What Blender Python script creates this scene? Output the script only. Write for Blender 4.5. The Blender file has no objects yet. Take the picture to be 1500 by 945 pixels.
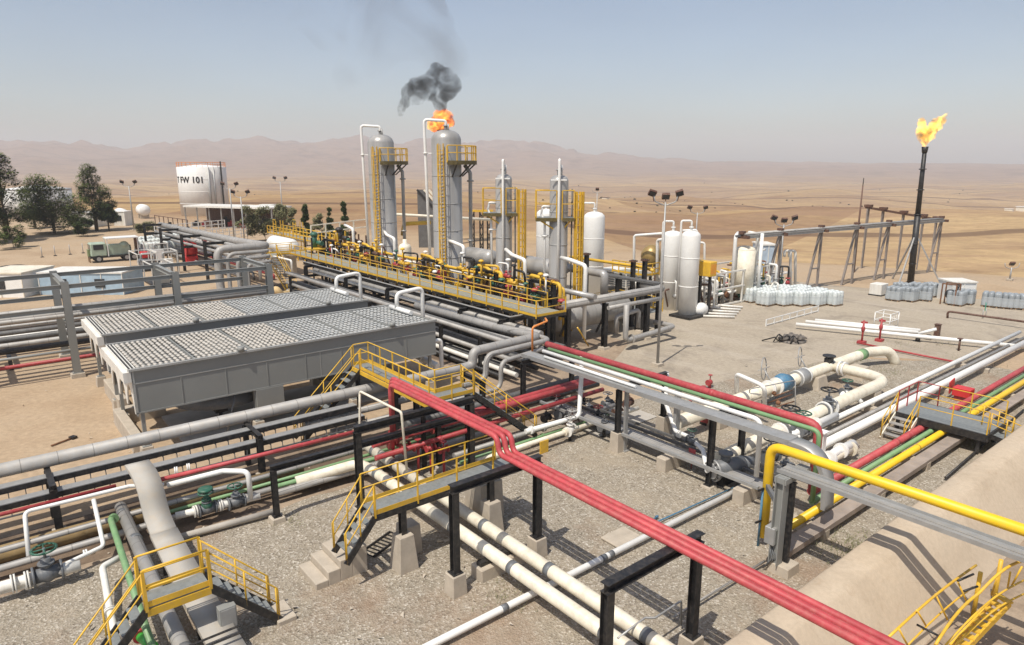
import bpy, bmesh, math, random
from mathutils import Vector, Matrix, noise
R=math.radians; rnd=random.Random(7)
SC=bpy.context.scene; COL=SC.collection
# ---------------------------------------------------------------- camera model: 13 m up, 24 mm lens, 13 deg down
CH=13.0; CT=R(13); FX=1000.0; _c,_s=math.cos(CT),math.sin(CT)
TH=R(-51); _ca,_sa=math.cos(TH),math.sin(TH)      # plant grid: a runs to lower right, b to upper right
def w2(a,b): return (a*_ca-b*_sa, a*_sa+b*_ca)
def W(a,b,z=0): x,y=w2(a,b); return Vector((x,y,z))
def ray(x,y):
    u=(x-750)/FX; v=(y-472.5)/FX
    return Vector((u,_c-v*_s,-(v*_c+_s)))
def p(x,y,z=0.0):
    """plant coordinates of the spot seen at photo pixel x,y at height z"""
    d=ray(x,y); t=(z-CH)/d.z; X,Y=d.x*t,d.y*t
    return (X*_ca+Y*_sa, -X*_sa+Y*_ca, z)
def pd(x,y,dist):
    d=ray(x,y); t=dist/d.y; X,Y=d.x*t,d.y*t
    return (X*_ca+Y*_sa, -X*_sa+Y*_ca, CH+d.z*t)
def at(q,z): return (q[0],q[1],z)
def V(q): return Vector(q)
def cam_dist(q): x,y=w2(q[0],q[1]); return math.hypot(x,y)
# ---------------------------------------------------------------- materials
MATS={}
ORD=('first','second','third','fourth','fifth','sixth','seventh','eighth','ninth','tenth','eleventh','twelfth')
def lin(c): return tuple((v/12.92 if v<=.04045 else ((v+.055)/1.055)**2.4) for v in c)
def mat(name,col,rough=.6,metal=0,var=.12,scale=1.5,dust=0,dustcol=(.42,.33,.23),bump=0,bscale=20,spec=.5,streak=0,seam=0):
    m=bpy.data.materials.new(name); m.use_nodes=True; nt=m.node_tree; N=nt.nodes; L=nt.links
    b=N['Principled BSDF']; b.inputs['Roughness'].default_value=rough; b.inputs['Metallic'].default_value=metal
    b.inputs['Specular IOR Level'].default_value=spec
    tc=N.new('ShaderNodeTexCoord'); n1=N.new('ShaderNodeTexNoise'); n1.inputs['Scale'].default_value=scale; n1.inputs['Detail'].default_value=6
    oi=N.new('ShaderNodeObjectInfo'); add=N.new('ShaderNodeVectorMath'); add.operation='ADD'
    cmb=N.new('ShaderNodeMath'); cmb.operation='MULTIPLY'; cmb.inputs[1].default_value=50; L.new(oi.outputs['Random'],cmb.inputs[0])
    L.new(tc.outputs['Object'],add.inputs[0]); L.new(cmb.outputs[0],add.inputs[1])
    src=add
    if streak:
        mp=N.new('ShaderNodeMapping'); mp.inputs['Scale'].default_value=(1,1,.12); L.new(add.outputs[0],mp.inputs[0]); src=mp
    L.new(src.outputs[0],n1.inputs['Vector'])
    cr=N.new('ShaderNodeValToRGB'); e=cr.color_ramp.elements
    e[0].position=.3; e[1].position=.7
    e[0].color=(*[max(0,c*(1-var)) for c in col],1); e[1].color=(*[min(1,c*(1+var)) for c in col],1)
    L.new(n1.outputs[0],cr.inputs[0]); out=cr.outputs[0]
    if dust:
        n2=N.new('ShaderNodeTexNoise'); n2.inputs['Scale'].default_value=scale*4.3; n2.inputs['Detail'].default_value=8; n2.inputs['Roughness'].default_value=.65
        L.new(src.outputs[0],n2.inputs['Vector'])
        c2=N.new('ShaderNodeValToRGB'); c2.color_ramp.elements[0].position=.45; c2.color_ramp.elements[1].position=.75
        c2.color_ramp.elements[0].color=(0,0,0,1); c2.color_ramp.elements[1].color=(dust,dust,dust,1); L.new(n2.outputs[0],c2.inputs[0])
        mx=N.new('ShaderNodeMixRGB'); L.new(c2.outputs[0],mx.inputs[0]); L.new(out,mx.inputs[1]); mx.inputs[2].default_value=(*dustcol,1); out=mx.outputs[0]
    if seam:
        sx=N.new('ShaderNodeSeparateXYZ'); L.new(tc.outputs['Object'],sx.inputs[0]); last=None
        for ax in ((0,1) if seam>0 else (2,)):
            d=N.new('ShaderNodeMath'); d.operation='DIVIDE'; d.inputs[1].default_value=abs(seam); L.new(sx.outputs[ax],d.inputs[0])
            f=N.new('ShaderNodeMath'); f.operation='FRACT'; L.new(d.outputs[0],f.inputs[0])
            g=N.new('ShaderNodeMath'); g.operation='LESS_THAN'; g.inputs[1].default_value=.028/abs(seam); L.new(f.outputs[0],g.inputs[0])
            if last is None: last=g
            else:
                h=N.new('ShaderNodeMath'); h.operation='MAXIMUM'; L.new(last.outputs[0],h.inputs[0]); L.new(g.outputs[0],h.inputs[1]); last=h
        sc=N.new('ShaderNodeMath'); sc.operation='MULTIPLY'; sc.inputs[1].default_value=.55; L.new(last.outputs[0],sc.inputs[0])
        mx=N.new('ShaderNodeMixRGB'); L.new(sc.outputs[0],mx.inputs[0]); L.new(out,mx.inputs[1]); mx.inputs[2].default_value=(.06,.055,.05,1); out=mx.outputs[0]
    L.new(out,b.inputs['Base Color'])
    if bump:
        n3=N.new('ShaderNodeTexNoise'); n3.inputs['Scale'].default_value=bscale; n3.inputs['Detail'].default_value=5
        L.new(tc.outputs['Object'],n3.inputs['Vector']); bp=N.new('ShaderNodeBump'); bp.inputs['Strength'].default_value=bump; bp.inputs['Distance'].default_value=.02
        L.new(n3.outputs[0],bp.inputs['Height']); L.new(bp.outputs[0],b.inputs['Normal'])
    MATS[name]=m; return m
RED=mat('red_paint',(.44,.056,.064),.55,var=.22,scale=1.3,dust=.5,dustcol=(.50,.19,.15))
REDD=mat('dark_red_paint',(.36,.035,.04),.5,dust=.35,dustcol=(.4,.22,.16))
YEL=mat('yellow_paint',(.70,.42,.03),.5,var=.16,dust=.5,dustcol=(.5,.33,.12))
YELB=mat('bright_yellow_paint',(.82,.52,.012),.42,var=.1,scale=.9,dust=.4,dustcol=(.6,.4,.1))
WHT=mat('white_paint',(.80,.79,.75),.45,var=.04,dust=.14,dustcol=(.5,.43,.33))
CRM=mat('cream_paint',(.78,.72,.58),.5,var=.1,scale=.8,dust=.55,dustcol=(.45,.36,.25))
WST=mat('white_stained_paint',(.74,.72,.66),.5,var=.08,dust=.4,dustcol=(.42,.33,.24),streak=1)
GRN=mat('green_paint',(.17,.31,.14),.5,var=.12,dust=.3,dustcol=(.38,.38,.25))
DGRN=mat('dark_green_paint',(.02,.11,.07),.5,dust=.2)
BLK=mat('black_steel',(.014,.014,.015),.5,var=.3,dust=.45,dustcol=(.13,.11,.09))
GRY=mat('grey_painted_steel',(.25,.253,.237),.5,var=.06,scale=.5,dust=.12,dustcol=(.36,.33,.28))
GRYD=mat('dark_grey_paint',(.13,.14,.15),.5,dust=.2)
GAL=mat('galvanised_steel',(.36,.36,.35),.5,metal=.35,var=.12,scale=3,dust=.3,dustcol=(.4,.35,.28))
ALU=mat('aluminium_cladding',(.37,.36,.34),.34,metal=.2,var=.22,scale=1.2,dust=.25,dustcol=(.36,.33,.3),streak=1)
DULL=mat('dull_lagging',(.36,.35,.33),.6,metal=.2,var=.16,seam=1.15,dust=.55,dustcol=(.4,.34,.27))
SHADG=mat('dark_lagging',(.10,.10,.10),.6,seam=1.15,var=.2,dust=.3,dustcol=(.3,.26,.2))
GRATE=mat('steel_grating',(.22,.24,.24),.6,metal=.2,var=.15,scale=8,dust=.2)
CON=mat('concrete',(.45,.39,.31),.9,var=.12,scale=2.5,dust=.3,dustcol=(.36,.29,.21),bump=.3,bscale=25)
CONG=mat('grey_concrete',(.42,.39,.34),.9,var=.1,scale=2,dust=.3,bump=.3)
RUST=mat('rusty_steel',(.17,.075,.035),.85,var=.35,scale=4,dust=.4,dustcol=(.33,.2,.11))
OCHR=mat('dirty_ochre_pipe',(.26,.18,.08),.85,var=.3,scale=2,dust=.5,dustcol=(.38,.29,.18))
BLUE=mat('blue_paint',(.07,.2,.32),.5,dust=.25)
RUB=mat('black_rubber',(.012,.012,.012),.7)
BROWN=mat('brown_paint',(.10,.045,.03),.6,dust=.3)
DRUM=mat('pale_blue_plastic',(.56,.60,.59),.3,var=.15,scale=3,dust=.15,dustcol=(.45,.43,.38))
WOOD=mat('pallet_wood',(.30,.2,.12),.9)
GLASS=mat('dark_glass',(.03,.035,.04),.15)
ORNG=mat('orange_paint',(.75,.25,.05),.5,dust=.3)
# ---------------------------------------------------------------- mesh builder in plant coordinates
class MB:
    def __init__(s): s.v=[]; s.f=[]; s.sm=[]
    def add(s,vs,fs,sm=False):
        o=len(s.v); s.v+= [tuple(x) for x in vs]; s.f+=[tuple(i+o for i in f) for f in fs]
        s.sm+= ([sm]*len(fs) if isinstance(sm,bool) else sm)
        return s
    def obox(s,c,ax,ay,az):
        c=V(c); vs=[c+ax*i+ay*j+az*k for k in(-1,1) for j in(-1,1) for i in(-1,1)]
        return s.add(vs,[(0,2,3,1),(4,5,7,6),(0,1,5,4),(2,6,7,3),(0,4,6,2),(1,3,7,5)])
    def box(s,c,size,rz=0,tilt=0):
        r=Matrix.Rotation(rz,3,'Z')@Matrix.Rotation(tilt,3,'X')
        return s.obox(c,r@Vector((size[0]/2,0,0)),r@Vector((0,size[1]/2,0)),r@Vector((0,0,size[2]/2)))
    def mm(s,a0,a1,b0,b1,z0,z1): return s.box(((a0+a1)/2,(b0+b1)/2,(z0+z1)/2),(abs(a1-a0),abs(b1-b0),abs(z1-z0)))
    def beam(s,p0,q0,w,h,off=0):
        p0,q0=V(p0),V(q0); d=(q0-p0); l=d.length; d.normalize()
        up=Vector((0,0,1)) if abs(d.z)<.95 else Vector((1,0,0))
        sx=d.cross(up).normalized(); uy=sx.cross(d).normalized()
        return s.obox((p0+q0)/2+sx*off,d*l/2,sx*w/2,uy*h/2)
    def ibeam(s,p0,q0,w,h,t=.02):
        p0,q0=V(p0),V(q0); d=(q0-p0); l=d.length; d.normalize()
        up=Vector((0,0,1)) if abs(d.z)<.95 else Vector((1,0,0))
        sx=d.cross(up).normalized(); uy=sx.cross(d).normalized(); c=(p0+q0)/2
        s.obox(c+uy*(h/2-t/2),d*l/2,sx*w/2,uy*t/2); s.obox(c-uy*(h/2-t/2),d*l/2,sx*w/2,uy*t/2)
        return s.obox(c,d*l/2,sx*t/2,uy*(h/2-t))
    def tube(s,path,r,bend=None,seg=12,cap=True,n=5):
        P=[V(q) for q in path]
        if bend is None: bend=r*3
        pts=[P[0]]
        for i in range(1,len(P)-1):
            a,b,c=P[i-1],P[i],P[i+1]; u=(a-b); v=(c-b); lu,lv=u.length,v.length
            if lu<1e-6 or lv<1e-6: continue
            u/=lu; v/=lv; ang=u.angle(v)
            if ang>3.08: pts.append(b); continue
            t=min(bend/math.tan(ang/2),lu*.48,lv*.48)
            p0,p1=b+u*t,b+v*t
            for k in range(n+1):
                q=k/n; pts.append(p0*(1-q)**2+b*2*q*(1-q)+p1*q*q)
        pts.append(P[-1])
        T=[]
        for i in range(len(pts)):
            a=pts[max(0,i-1)]; b=pts[min(len(pts)-1,i+1)]; T.append((b-a).normalized())
        up=Vector((0,0,1)) if abs(T[0].z)<.9 else Vector((1,0,0))
        nrm=(up-T[0]*up.dot(T[0])).normalized(); vs=[]; fs=[]; sm=[]
        rr=r if isinstance(r,(list,tuple)) else None
        for i,q in enumerate(pts):
            nrm=(nrm-T[i]*nrm.dot(T[i])).normalized(); bi=T[i].cross(nrm)
            ri=rr[0]+(rr[1]-rr[0])*i/(len(pts)-1) if rr else r
            for k in range(seg):
                a=2*math.pi*k/seg; vs.append(q+nrm*(ri*math.cos(a))+bi*(ri*math.sin(a)))
        for i in range(len(pts)-1):
            for k in range(seg):
                k2=(k+1)%seg; fs.append((i*seg+k,i*seg+k2,(i+1)*seg+k2,(i+1)*seg+k)); sm.append(True)
        if cap:
            fs.append(tuple(range(seg))[::-1]); sm.append(False)
            fs.append(tuple((len(pts)-1)*seg+k for k in range(seg))); sm.append(False)
        return s.add(vs,fs,sm)
    def cyl(s,p0,q0,r,r2=None,seg=16):
        return s.tube([p0,q0],r if r2 is None else (r,r2),seg=seg)
    def disc(s,c,axis,r,t,seg=16):
        a=V(axis).normalized(); return s.cyl(V(c)-a*t/2,V(c)+a*t/2,r,seg=seg)
    def lathe(s,c,prof,seg=24,axis='z'):
        c=V(c); vs=[]; fs=[]
        for (r,h) in prof:
            for k in range(seg):
                a=2*math.pi*k/seg; q=(r*math.cos(a),r*math.sin(a),h)
                if axis=='a': q=(h,q[0],q[1])
                elif axis=='b': q=(q[0],h,q[1])
                vs.append(c+Vector(q))
        n=len(prof)
        for i in range(n-1):
            for k in range(seg):
                k2=(k+1)%seg; f=(i*seg+k,i*seg+k2,(i+1)*seg+k2,(i+1)*seg+k)
                fs.append(f if axis!='b' else f[::-1])
        sm=[True]*len(fs)
        fs.append(tuple(range(seg))[::-1]); fs.append(tuple((n-1)*seg+k for k in range(seg))); sm+=[False,False]
        return s.add(vs,fs,sm)
    def ell(s,c,rx,ry,rz,seg=12,rings=8):
        return s.lathe(c,[(1e-3,-1)],seg) if 0 else s._ell(c,rx,ry,rz,seg,rings)
    def _ell(s,c,rx,ry,rz,seg,rings):
        c=V(c); vs=[c+Vector((0,0,-rz))]; fs=[]
        for i in range(1,rings):
            t=math.pi*i/rings-math.pi/2
            for k in range(seg):
                a=2*math.pi*k/seg; vs.append(c+Vector((rx*math.cos(t)*math.cos(a),ry*math.cos(t)*math.sin(a),rz*math.sin(t))))
        vs.append(c+Vector((0,0,rz)))
        for k in range(seg): fs.append((0,1+(k+1)%seg,1+k))
        for i in range(rings-2):
            for k in range(seg):
                k2=(k+1)%seg; o=1+i*seg; fs.append((o+k,o+k2,o+seg+k2,o+seg+k))
        o=1+(rings-2)*seg
        for k in range(seg): fs.append((o+k,o+(k+1)%seg,len(vs)-1))
        return s.add(vs,fs,True)
    def prism(s,pts,ext):
        """polygon pts (3d) extruded by vector ext"""
        n=len(pts); e=V(ext); vs=[V(q) for q in pts]+[V(q)+e for q in pts]
        return s.add(vs,[tuple(range(n))[::-1],tuple(range(n,2*n))]+[(i,(i+1)%n,n+(i+1)%n,n+i) for i in range(n)])
    def build(s,name,m,parent=None,origin=None,label=None,cat=None,group=None,kind=None,rot=True,bev=0):
        if parent is not None: org=Vector(parent['_o'])
        else:
            if origin is None:
                xs=[v[0] for v in s.v]; ys=[v[1] for v in s.v]; zs=[v[2] for v in s.v]
                origin=((min(xs)+max(xs))/2,(min(ys)+max(ys))/2,min(zs))
            org=Vector(origin)
        me=bpy.data.meshes.new(name); me.from_pydata([tuple(Vector(v)-org) for v in s.v],[],s.f)
        me.polygons.foreach_set('use_smooth',s.sm); me.materials.append(m)
        bm=bmesh.new(); bm.from_mesh(me); bmesh.ops.recalc_face_normals(bm,faces=bm.faces)
        if bev:
            es=[e for e in bm.edges if len(e.link_faces)==2 and e.calc_face_angle(0)>.7]
            bmesh.ops.bevel(bm,geom=es,offset=bev,segments=1,affect='EDGES')
        bm.to_mesh(me); bm.free(); me.update()
        o=bpy.data.objects.new(name,me); COL.objects.link(o); o['_o']=tuple(org)
        if parent is not None: o.parent=parent
        else:
            o.location=W(*org)
            if rot: o.rotation_euler=(0,0,TH)
        tag(o,label,cat,group,kind); return o
def tag(o,label=None,cat=None,group=None,kind=None):
    if label: o['label']=label
    if cat: o['category']=cat
    if group: o['group']=group
    if kind: o['kind']=kind
    return o
def thing(name,label,cat,base,group=None):
    o=bpy.data.objects.new(name,None); COL.objects.link(o); o.empty_display_size=.3
    o['_o']=tuple(base); o.location=W(*base); o.rotation_euler=(0,0,TH); tag(o,label,cat,group); return o
def dup(root,base,rz=0,label=None,sc=None):
    r=root.copy(); COL.objects.link(r); r.location=W(*base); r.rotation_euler=(0,0,TH+rz)
    if sc: r.scale=sc
    if label: r['label']=label
    for ch in root.children:
        c=ch.copy(); COL.objects.link(c); c.parent=r
        for g in ch.children:
            d=g.copy(); COL.objects.link(d); d.parent=c
    return r
# ---------------------------------------------------------------- common builders
def pipe(label,path,r,m,cat='pipe',name='pipe',group=None,bend=None,bands=(),bandm=None,flanges=(),flm=None,seg=12,valves=()):
    """bands/flanges: (point, axis); a plain pipe is one mesh"""
    b=MB().tube(path,r,bend,seg)
    if not bands and not flanges and not valves: return b.build(name,m,label=label,cat=cat,group=group)
    zs=min(q[2] for q in path); base=(path[0][0],path[0][1],zs-r)
    t=thing(name,label,cat,base,group); b.build('pipe_run',m,t)
    for c,ax in bands:
        a=V(ax).normalized(); MB().cyl(V(c)-a*.11,V(c)+a*.11,r*1.05,seg=16).build('clamp_band',bandm or GRYD,t)
    for c,ax in flanges:
        a=V(ax).normalized(); MB().disc(V(c)-a*.035,a,r*1.65,.05).disc(V(c)+a*.035,a,r*1.65,.05).build('flange',flm or m,t)
    for c,ax in valves: valve(t,c,ax,r)
    return t
def valve(t,c,ax,r,up=(0,0,1),body=None,wheel=None):
    """gate valve part: body with bonnet, handwheel as sub-part"""
    body=body or GRYD; wheel=wheel or DGRN; c=V(c); a=V(ax).normalized(); u=V(up)
    b=MB().cyl(c-a*r*2.2,c+a*r*2.2,r*1.3).disc(c-a*r*2.2,a,r*1.9,r*.4).disc(c+a*r*2.2,a,r*1.9,r*.4)
    b._ell(c,r*1.6,r*1.6,r*1.6,12,8); b.cyl(c,c+u*r*3.2,r*.8).disc(c+u*r*2.2,u,r*1.4,r*.35).cyl(c+u*r*3,c+u*r*5.2,r*.25,seg=8)
    o=b.build('valve_body',body,t)
    h=MB(); h.tube(ringpts(c+u*r*5,u,r*2),r*.22,bend=.01,seg=6)
    for k in range(2):
        d=perp(u) if k==0 else u.cross(perp(u)); h.cyl(c+u*r*5-d*r*2,c+u*r*5+d*r*2,r*.15,seg=6)
    h.build('hand_wheel',wheel,o); return o
def perp(u):
    u=V(u); x=Vector((1,0,0)) if abs(u.x)<.9 else Vector((0,1,0)); return (x-u*x.dot(u)).normalized()
def ringpts(c,u,r,n=14):
    d=perp(u); e=V(u).cross(d); return [V(c)+d*r*math.cos(2*math.pi*k/n)+e*r*math.sin(2*math.pi*k/n) for k in range(n+1)]
def railing(t,path,h=1.05,step=1.5,m=None,toe=True,toedrop=0,rr=.024,pw=.05):
    """guard rail along deck-level points; posts are sub-parts"""
    m=m or YEL; P=[V(q) for q in path]; up=Vector((0,0,1))
    g=MB().tube([q+up*h for q in P],rr,bend=.05,seg=8,n=2).tube([q+up*h*.52 for q in P],rr*.85,bend=.05,seg=8,n=2)
    o=g.build('guard_rail',m,t)
    for i in range(len(P)-1):
        l=(P[i+1]-P[i]).length; n=max(1,round(l/step))
        for k in range(n+(1 if i==len(P)-2 else 0)):
            q=P[i].lerp(P[i+1],k/n); MB().box(q+up*(h/2-.06),(pw,pw,h+.1)).build('post',m,o)
    if toe:
        b=MB()
        for i in range(len(P)-1): b.beam(P[i]+up*.08,P[i+1]+up*.08,.012,.16)
        b.build('toe_board',m,t)
def stair(t,top,d,width,run,drop,n,rails=(1,1),m=None,treadm=None,rail_h=1.0):
    """flight from top going along unit d; width vector; treads are parts"""
    top=V(top); d=V(d); wv=V(width); bot=top+d*run-Vector((0,0,drop)); m=m or BLK
    for s in(0,1):
        MB().beam(top+wv*s+Vector((0,0,-.08)),bot+wv*s+Vector((0,0,-.02)),.05,.22).build('stringer',m,t)
    for k in range(1,n):
        c=top.lerp(bot,k/n)+wv*.5; l=wv.length-.06
        MB().beam(c-wv.normalized()*l/2,c+wv.normalized()*l/2,run/n*1.0,.035).build('tread',treadm or GRATE,t)
    for s in(0,1):
        if not rails[s]: continue
        up=Vector((0,0,rail_h)); a=top+wv*s; b=bot+wv*s
        g=MB().tube([a+up,b+up,b+up*.12],.024,bend=.12,seg=8).tube([a+up*.52,b+up*.52],.02,seg=8)
        o=g.build('stair_rail',YEL,t)
        for f in (.02,.5,.97): MB().cyl(a.lerp(b,f)-Vector((0,0,.08)),a.lerp(b,f)+up,.026,seg=8).build('post',YEL,o)
def footing(t,c,w=.55,h=.7,top=None,m=None,name='concrete_footing'):
    a,b=c[0],c[1]; x=w/2; y=(top or w*.86)/2
    MB().add([(a-x,b-x,-.05),(a+x,b-x,-.05),(a+x,b+x,-.05),(a-x,b+x,-.05),(a-y,b-y,h),(a+y,b-y,h),(a+y,b+y,h),(a-y,b+y,h)],
        [(3,2,1,0),(4,5,6,7),(0,1,5,4),(1,2,6,5),(2,3,7,6),(3,0,4,7)]).build(name,m or CON,t,bev=.02)
def goalpost(label,q0,q1,z,w=.26,m=None,foot=.7,group=None,low=None,name='pipe_support',cat='pipe support',over=0):
    """steel portal: two posts on concrete footings and a cross beam"""
    m=m or BLK; t=thing(name,label,cat,(q0[0],q0[1],0),group)
    for q in (q0,q1):
        if foot: footing(t,q,h=foot)
        MB().ibeam((q[0],q[1],foot),(q[0],q[1],z-w),w*.9,w*.9).box((q[0],q[1],foot+.02),(w*1.4,w*1.4,.03)).build('post',m,t)
    d=(V((q1[0],q1[1],0))-V((q0[0],q0[1],0))).normalized()*(w*.5+over)
    a=V((q0[0],q0[1],z-w/2))-d; b=V((q1[0],q1[1],z-w/2))+d
    MB().ibeam(a,b,w,w).build('cross_beam',m,t)
    for zl in (low or ()): MB().ibeam(V(at(q0,zl)),V(at(q1,zl)),w*.8,w*.8).build('cross_beam',m,t)
    return t
# ================================================================ world, sun, camera
SUNV=Vector((.297,.459,-1.0)).normalized()          # light travels along this
EL=math.asin(-SUNV.z); AZ=math.atan2(-SUNV.x,-SUNV.y)
wd=bpy.data.worlds.new('World'); SC.world=wd; wd.use_nodes=True
nt=wd.node_tree; bg=nt.nodes['Background']; sk=nt.nodes.new('ShaderNodeTexSky'); sk.sky_type='NISHITA'; sk.sun_disc=False
sk.sun_elevation=EL; sk.sun_rotation=AZ; sk.air_density=1.0; sk.dust_density=2.2; sk.ozone_density=1.0; sk.altitude=400
hs=nt.nodes.new('ShaderNodeHueSaturation'); hs.inputs['Saturation'].default_value=.82; nt.links.new(sk.outputs[0],hs.inputs['Color']); tcw=nt.nodes.new('ShaderNodeTexCoord'); mpw=nt.nodes.new('ShaderNodeMapping'); mpw.inputs['Scale'].default_value=(1,1,3.5); nt.links.new(tcw.outputs['Generated'],mpw.inputs[0]); nzw=nt.nodes.new('ShaderNodeTexNoise'); nzw.inputs['Scale'].default_value=2.2; nzw.inputs['Detail'].default_value=5; nt.links.new(mpw.outputs[0],nzw.inputs['Vector']); mrw=nt.nodes.new('ShaderNodeMapRange'); mrw.inputs[1].default_value=.3; mrw.inputs[2].default_value=.7; mrw.inputs[3].default_value=.96; mrw.inputs[4].default_value=1.06; nt.links.new(nzw.outputs[0],mrw.inputs[0]); nt.links.new(mrw.outputs[0],hs.inputs['Value']); nt.links.new(hs.outputs[0],bg.inputs[0]); bg.inputs[1].default_value=.128
sl=bpy.data.lights.new('sun','SUN'); sl.energy=4.5; sl.angle=R(.5); sl.color=(1,.94,.85)
so=bpy.data.objects.new('sun',sl); COL.objects.link(so); so.rotation_euler=SUNV.to_track_quat('-Z','Y').to_euler()
cd=bpy.data.cameras.new('camera'); co=bpy.data.objects.new('camera',cd); COL.objects.link(co); SC.camera=co
co.location=(0,0,CH); co.rotation_euler=(R(90)-CT,0,0); cd.lens=24; cd.sensor_width=36; cd.clip_start=.1; cd.clip_end=20000
vs=SC.view_settings; vs.view_transform='Standard'; vs.look='None'; vs.exposure=.0; vs.gamma=1; vs.use_curve_mapping=False
SC.cycles.max_bounces=8; SC.cycles.volume_bounces=1; SC.cycles.transparent_max_bounces=16; SC.cycles.volume_step_rate=1.0; SC.cycles.sample_clamp_indirect=6
# ================================================================ terrain
SKY=[(-900,24),(-400,27),(0,29),(60,30),(110,27),(180,22),(230,24),(290,29),(345,27),(400,34),(450,33),(520,35),(600,33),(660,34),(720,32),(780,30),(840,22),(900,14),(960,8),(1100,4),(1500,1),(2200,3)]
def interp(T,x):
    if x<=T[0][0]: return T[0][1]
    for (a,b),(c,d) in zip(T,T[1:]):
        if x<=c: return b+(d-b)*(x-a)/(c-a)
    return T[-1][1]
def sst(a,b,x):
    t=max(0,min(1,(x-a)/(b-a))); return t*t*(3-2*t)
def tz(x,y):
    r=math.hypot(x,y); az=math.degrees(math.atan2(x,y))
    if r<60: return 0
    r0=230+(96-230)*sst(-9,14,az) if -100<az<140 else 120
    if y<0: r0=max(r0,110)
    z=0
    if r>r0:
        k=sst(r0,r0+60,r)
        z-=9*k*sst(-12,12,az) + 34*sst(r0+30,r0+1100,r)
        nz=noise.fractal(Vector((x/420,y/420,3.1)),1,2,4)
        z+=nz*15*sst(r0,r0+500,r)
        nz=noise.fractal(Vector((x/130,y/130,7.1)),1,2,4)
        z+=nz*4.5*sst(r0,r0+250,r)
    if r>2000 and y>0:
        px=750+1000*math.tan(math.atan2(x,y)) if abs(az)<75 else 2200*(1 if az>0 else -1)
        h=interp(SKY,px)*r/1000*1.0+13
        ridge=1-abs(noise.fractal(Vector((x/520,y/520,1.7)),1,2.1,5))
        k=sst(2600,5000,r); tgt=h*(.62+.38*ridge) if r<4950 else h
        if r>5000: tgt=h*max(.2,1-(r-5000)/1100)
        z=z*(1-k)+tgt*k
        z+=noise.fractal(Vector((x/190,y/190,5.7)),1,2,6)*48*k*min(1,h/130)
    return z
rs=[0,20,45,70,85]; 
while rs[-1]<6000: rs.append(rs[-1]*1.035+1.5)
azs=[]; a=-180
while a<180:
    azs.append(a); a+= .4 if -46<=a<46 else 3
tv=[(0,0,0)]; tf=[]; na=len(azs)
for r in rs[1:]:
    for a in azs:
        x,y=r*math.sin(R(a)),r*math.cos(R(a)); tv.append((x,y,tz(x,y)))
for k in range(na): tf.append((0,1+(k+1)%na,1+k))
for i in range(len(rs)-2):
    for k in range(na):
        k2=(k+1)%na; o=1+i*na; tf.append((o+k,o+k2,o+na+k2,o+na+k))
def node_mat(name):
    m=bpy.data.materials.new(name); m.use_nodes=True; return m,m.node_tree.nodes,m.node_tree.links,m.node_tree.nodes['Principled BSDF']
def nz(N,L,vec,scale,detail=5,rough=.55,dist=0):
    n=N.new('ShaderNodeTexNoise'); n.inputs['Scale'].default_value=scale; n.inputs['Detail'].default_value=detail; n.inputs['Roughness'].default_value=rough; n.inputs['Distortion'].default_value=dist
    L.new(vec,n.inputs['Vector']); return n.outputs[0]
def ramp(N,L,fac,stops,interp='LINEAR'):
    c=N.new('ShaderNodeValToRGB'); c.color_ramp.interpolation=interp; e=c.color_ramp.elements
    while len(e)<len(stops): e.new(.5)
    for q,(ps,cl) in zip(e,stops): q.position=ps; q.color=(*cl,1) if len(cl)==3 else cl
    L.new(fac,c.inputs[0]); return c.outputs[0]
def mix(N,L,fac,a,b,mode='MIX'):
    m=N.new('ShaderNodeMixRGB'); m.blend_type=mode
    for i,v in ((0,fac),(1,a),(2,b)):
        if isinstance(v,(int,float)): m.inputs[i].default_value=v
        elif isinstance(v,tuple): m.inputs[i].default_value=(*v,1)
        else: L.new(v,m.inputs[i])
    return m.outputs[0]
def bumpn(N,L,b,h,st,dist):
    bp=N.new('ShaderNodeBump'); bp.inputs['Strength'].default_value=st; bp.inputs['Distance'].default_value=dist; L.new(h,bp.inputs['Height']); L.new(bp.outputs[0],b.inputs['Normal'])
def gr(v): return (v,v,v)
m,N,L,b=node_mat('dry_land'); b.inputs['Roughness'].default_value=.95; b.inputs['Specular IOR Level'].default_value=.1
tc=N.new('ShaderNodeTexCoord').outputs['Object']
mp=N.new('ShaderNodeMapping'); mp.inputs['Rotation'].default_value=(0,0,R(12)); mp.inputs['Scale'].default_value=(.35,1,1); L.new(tc,mp.inputs[0]); st=mp.outputs[0]
vo=N.new('ShaderNodeTexVoronoi'); vo.inputs['Scale'].default_value=.009; vo.inputs['Randomness'].default_value=.9; L.new(st,vo.inputs['Vector'])
sep=N.new('ShaderNodeSeparateColor'); L.new(vo.outputs['Color'],sep.inputs[0])
fld=ramp(N,L,sep.outputs[0],[(.0,(.37,.25,.125)),(.25,(.46,.335,.19)),(.45,(.29,.185,.105)),(.6,(.42,.295,.155)),(.78,(.23,.14,.085)),(.9,(.39,.265,.13))],'CONSTANT')
fld2=ramp(N,L,nz(N,L,st,.011,7,.6,.6),[(.33,(.20,.105,.055)),(.45,(.33,.205,.10)),(.56,(.40,.27,.135)),(.66,(.29,.175,.075))])
c=mix(N,L,.55,fld,fld2)
c=mix(N,L,ramp(N,L,nz(N,L,st,.05,8,.7),[(.52,gr(0)),(.66,gr(.6))]),c,(.23,.14,.085))
c=mix(N,L,.6,c,ramp(N,L,nz(N,L,tc,.16,10,.75),[(.3,gr(.28)),(.7,gr(.7))]),'OVERLAY')
c=mix(N,L,ramp(N,L,nz(N,L,tc,.45,6,.7),[(.60,gr(0)),(.68,gr(.55))]),c,(.15,.095,.05))
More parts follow.
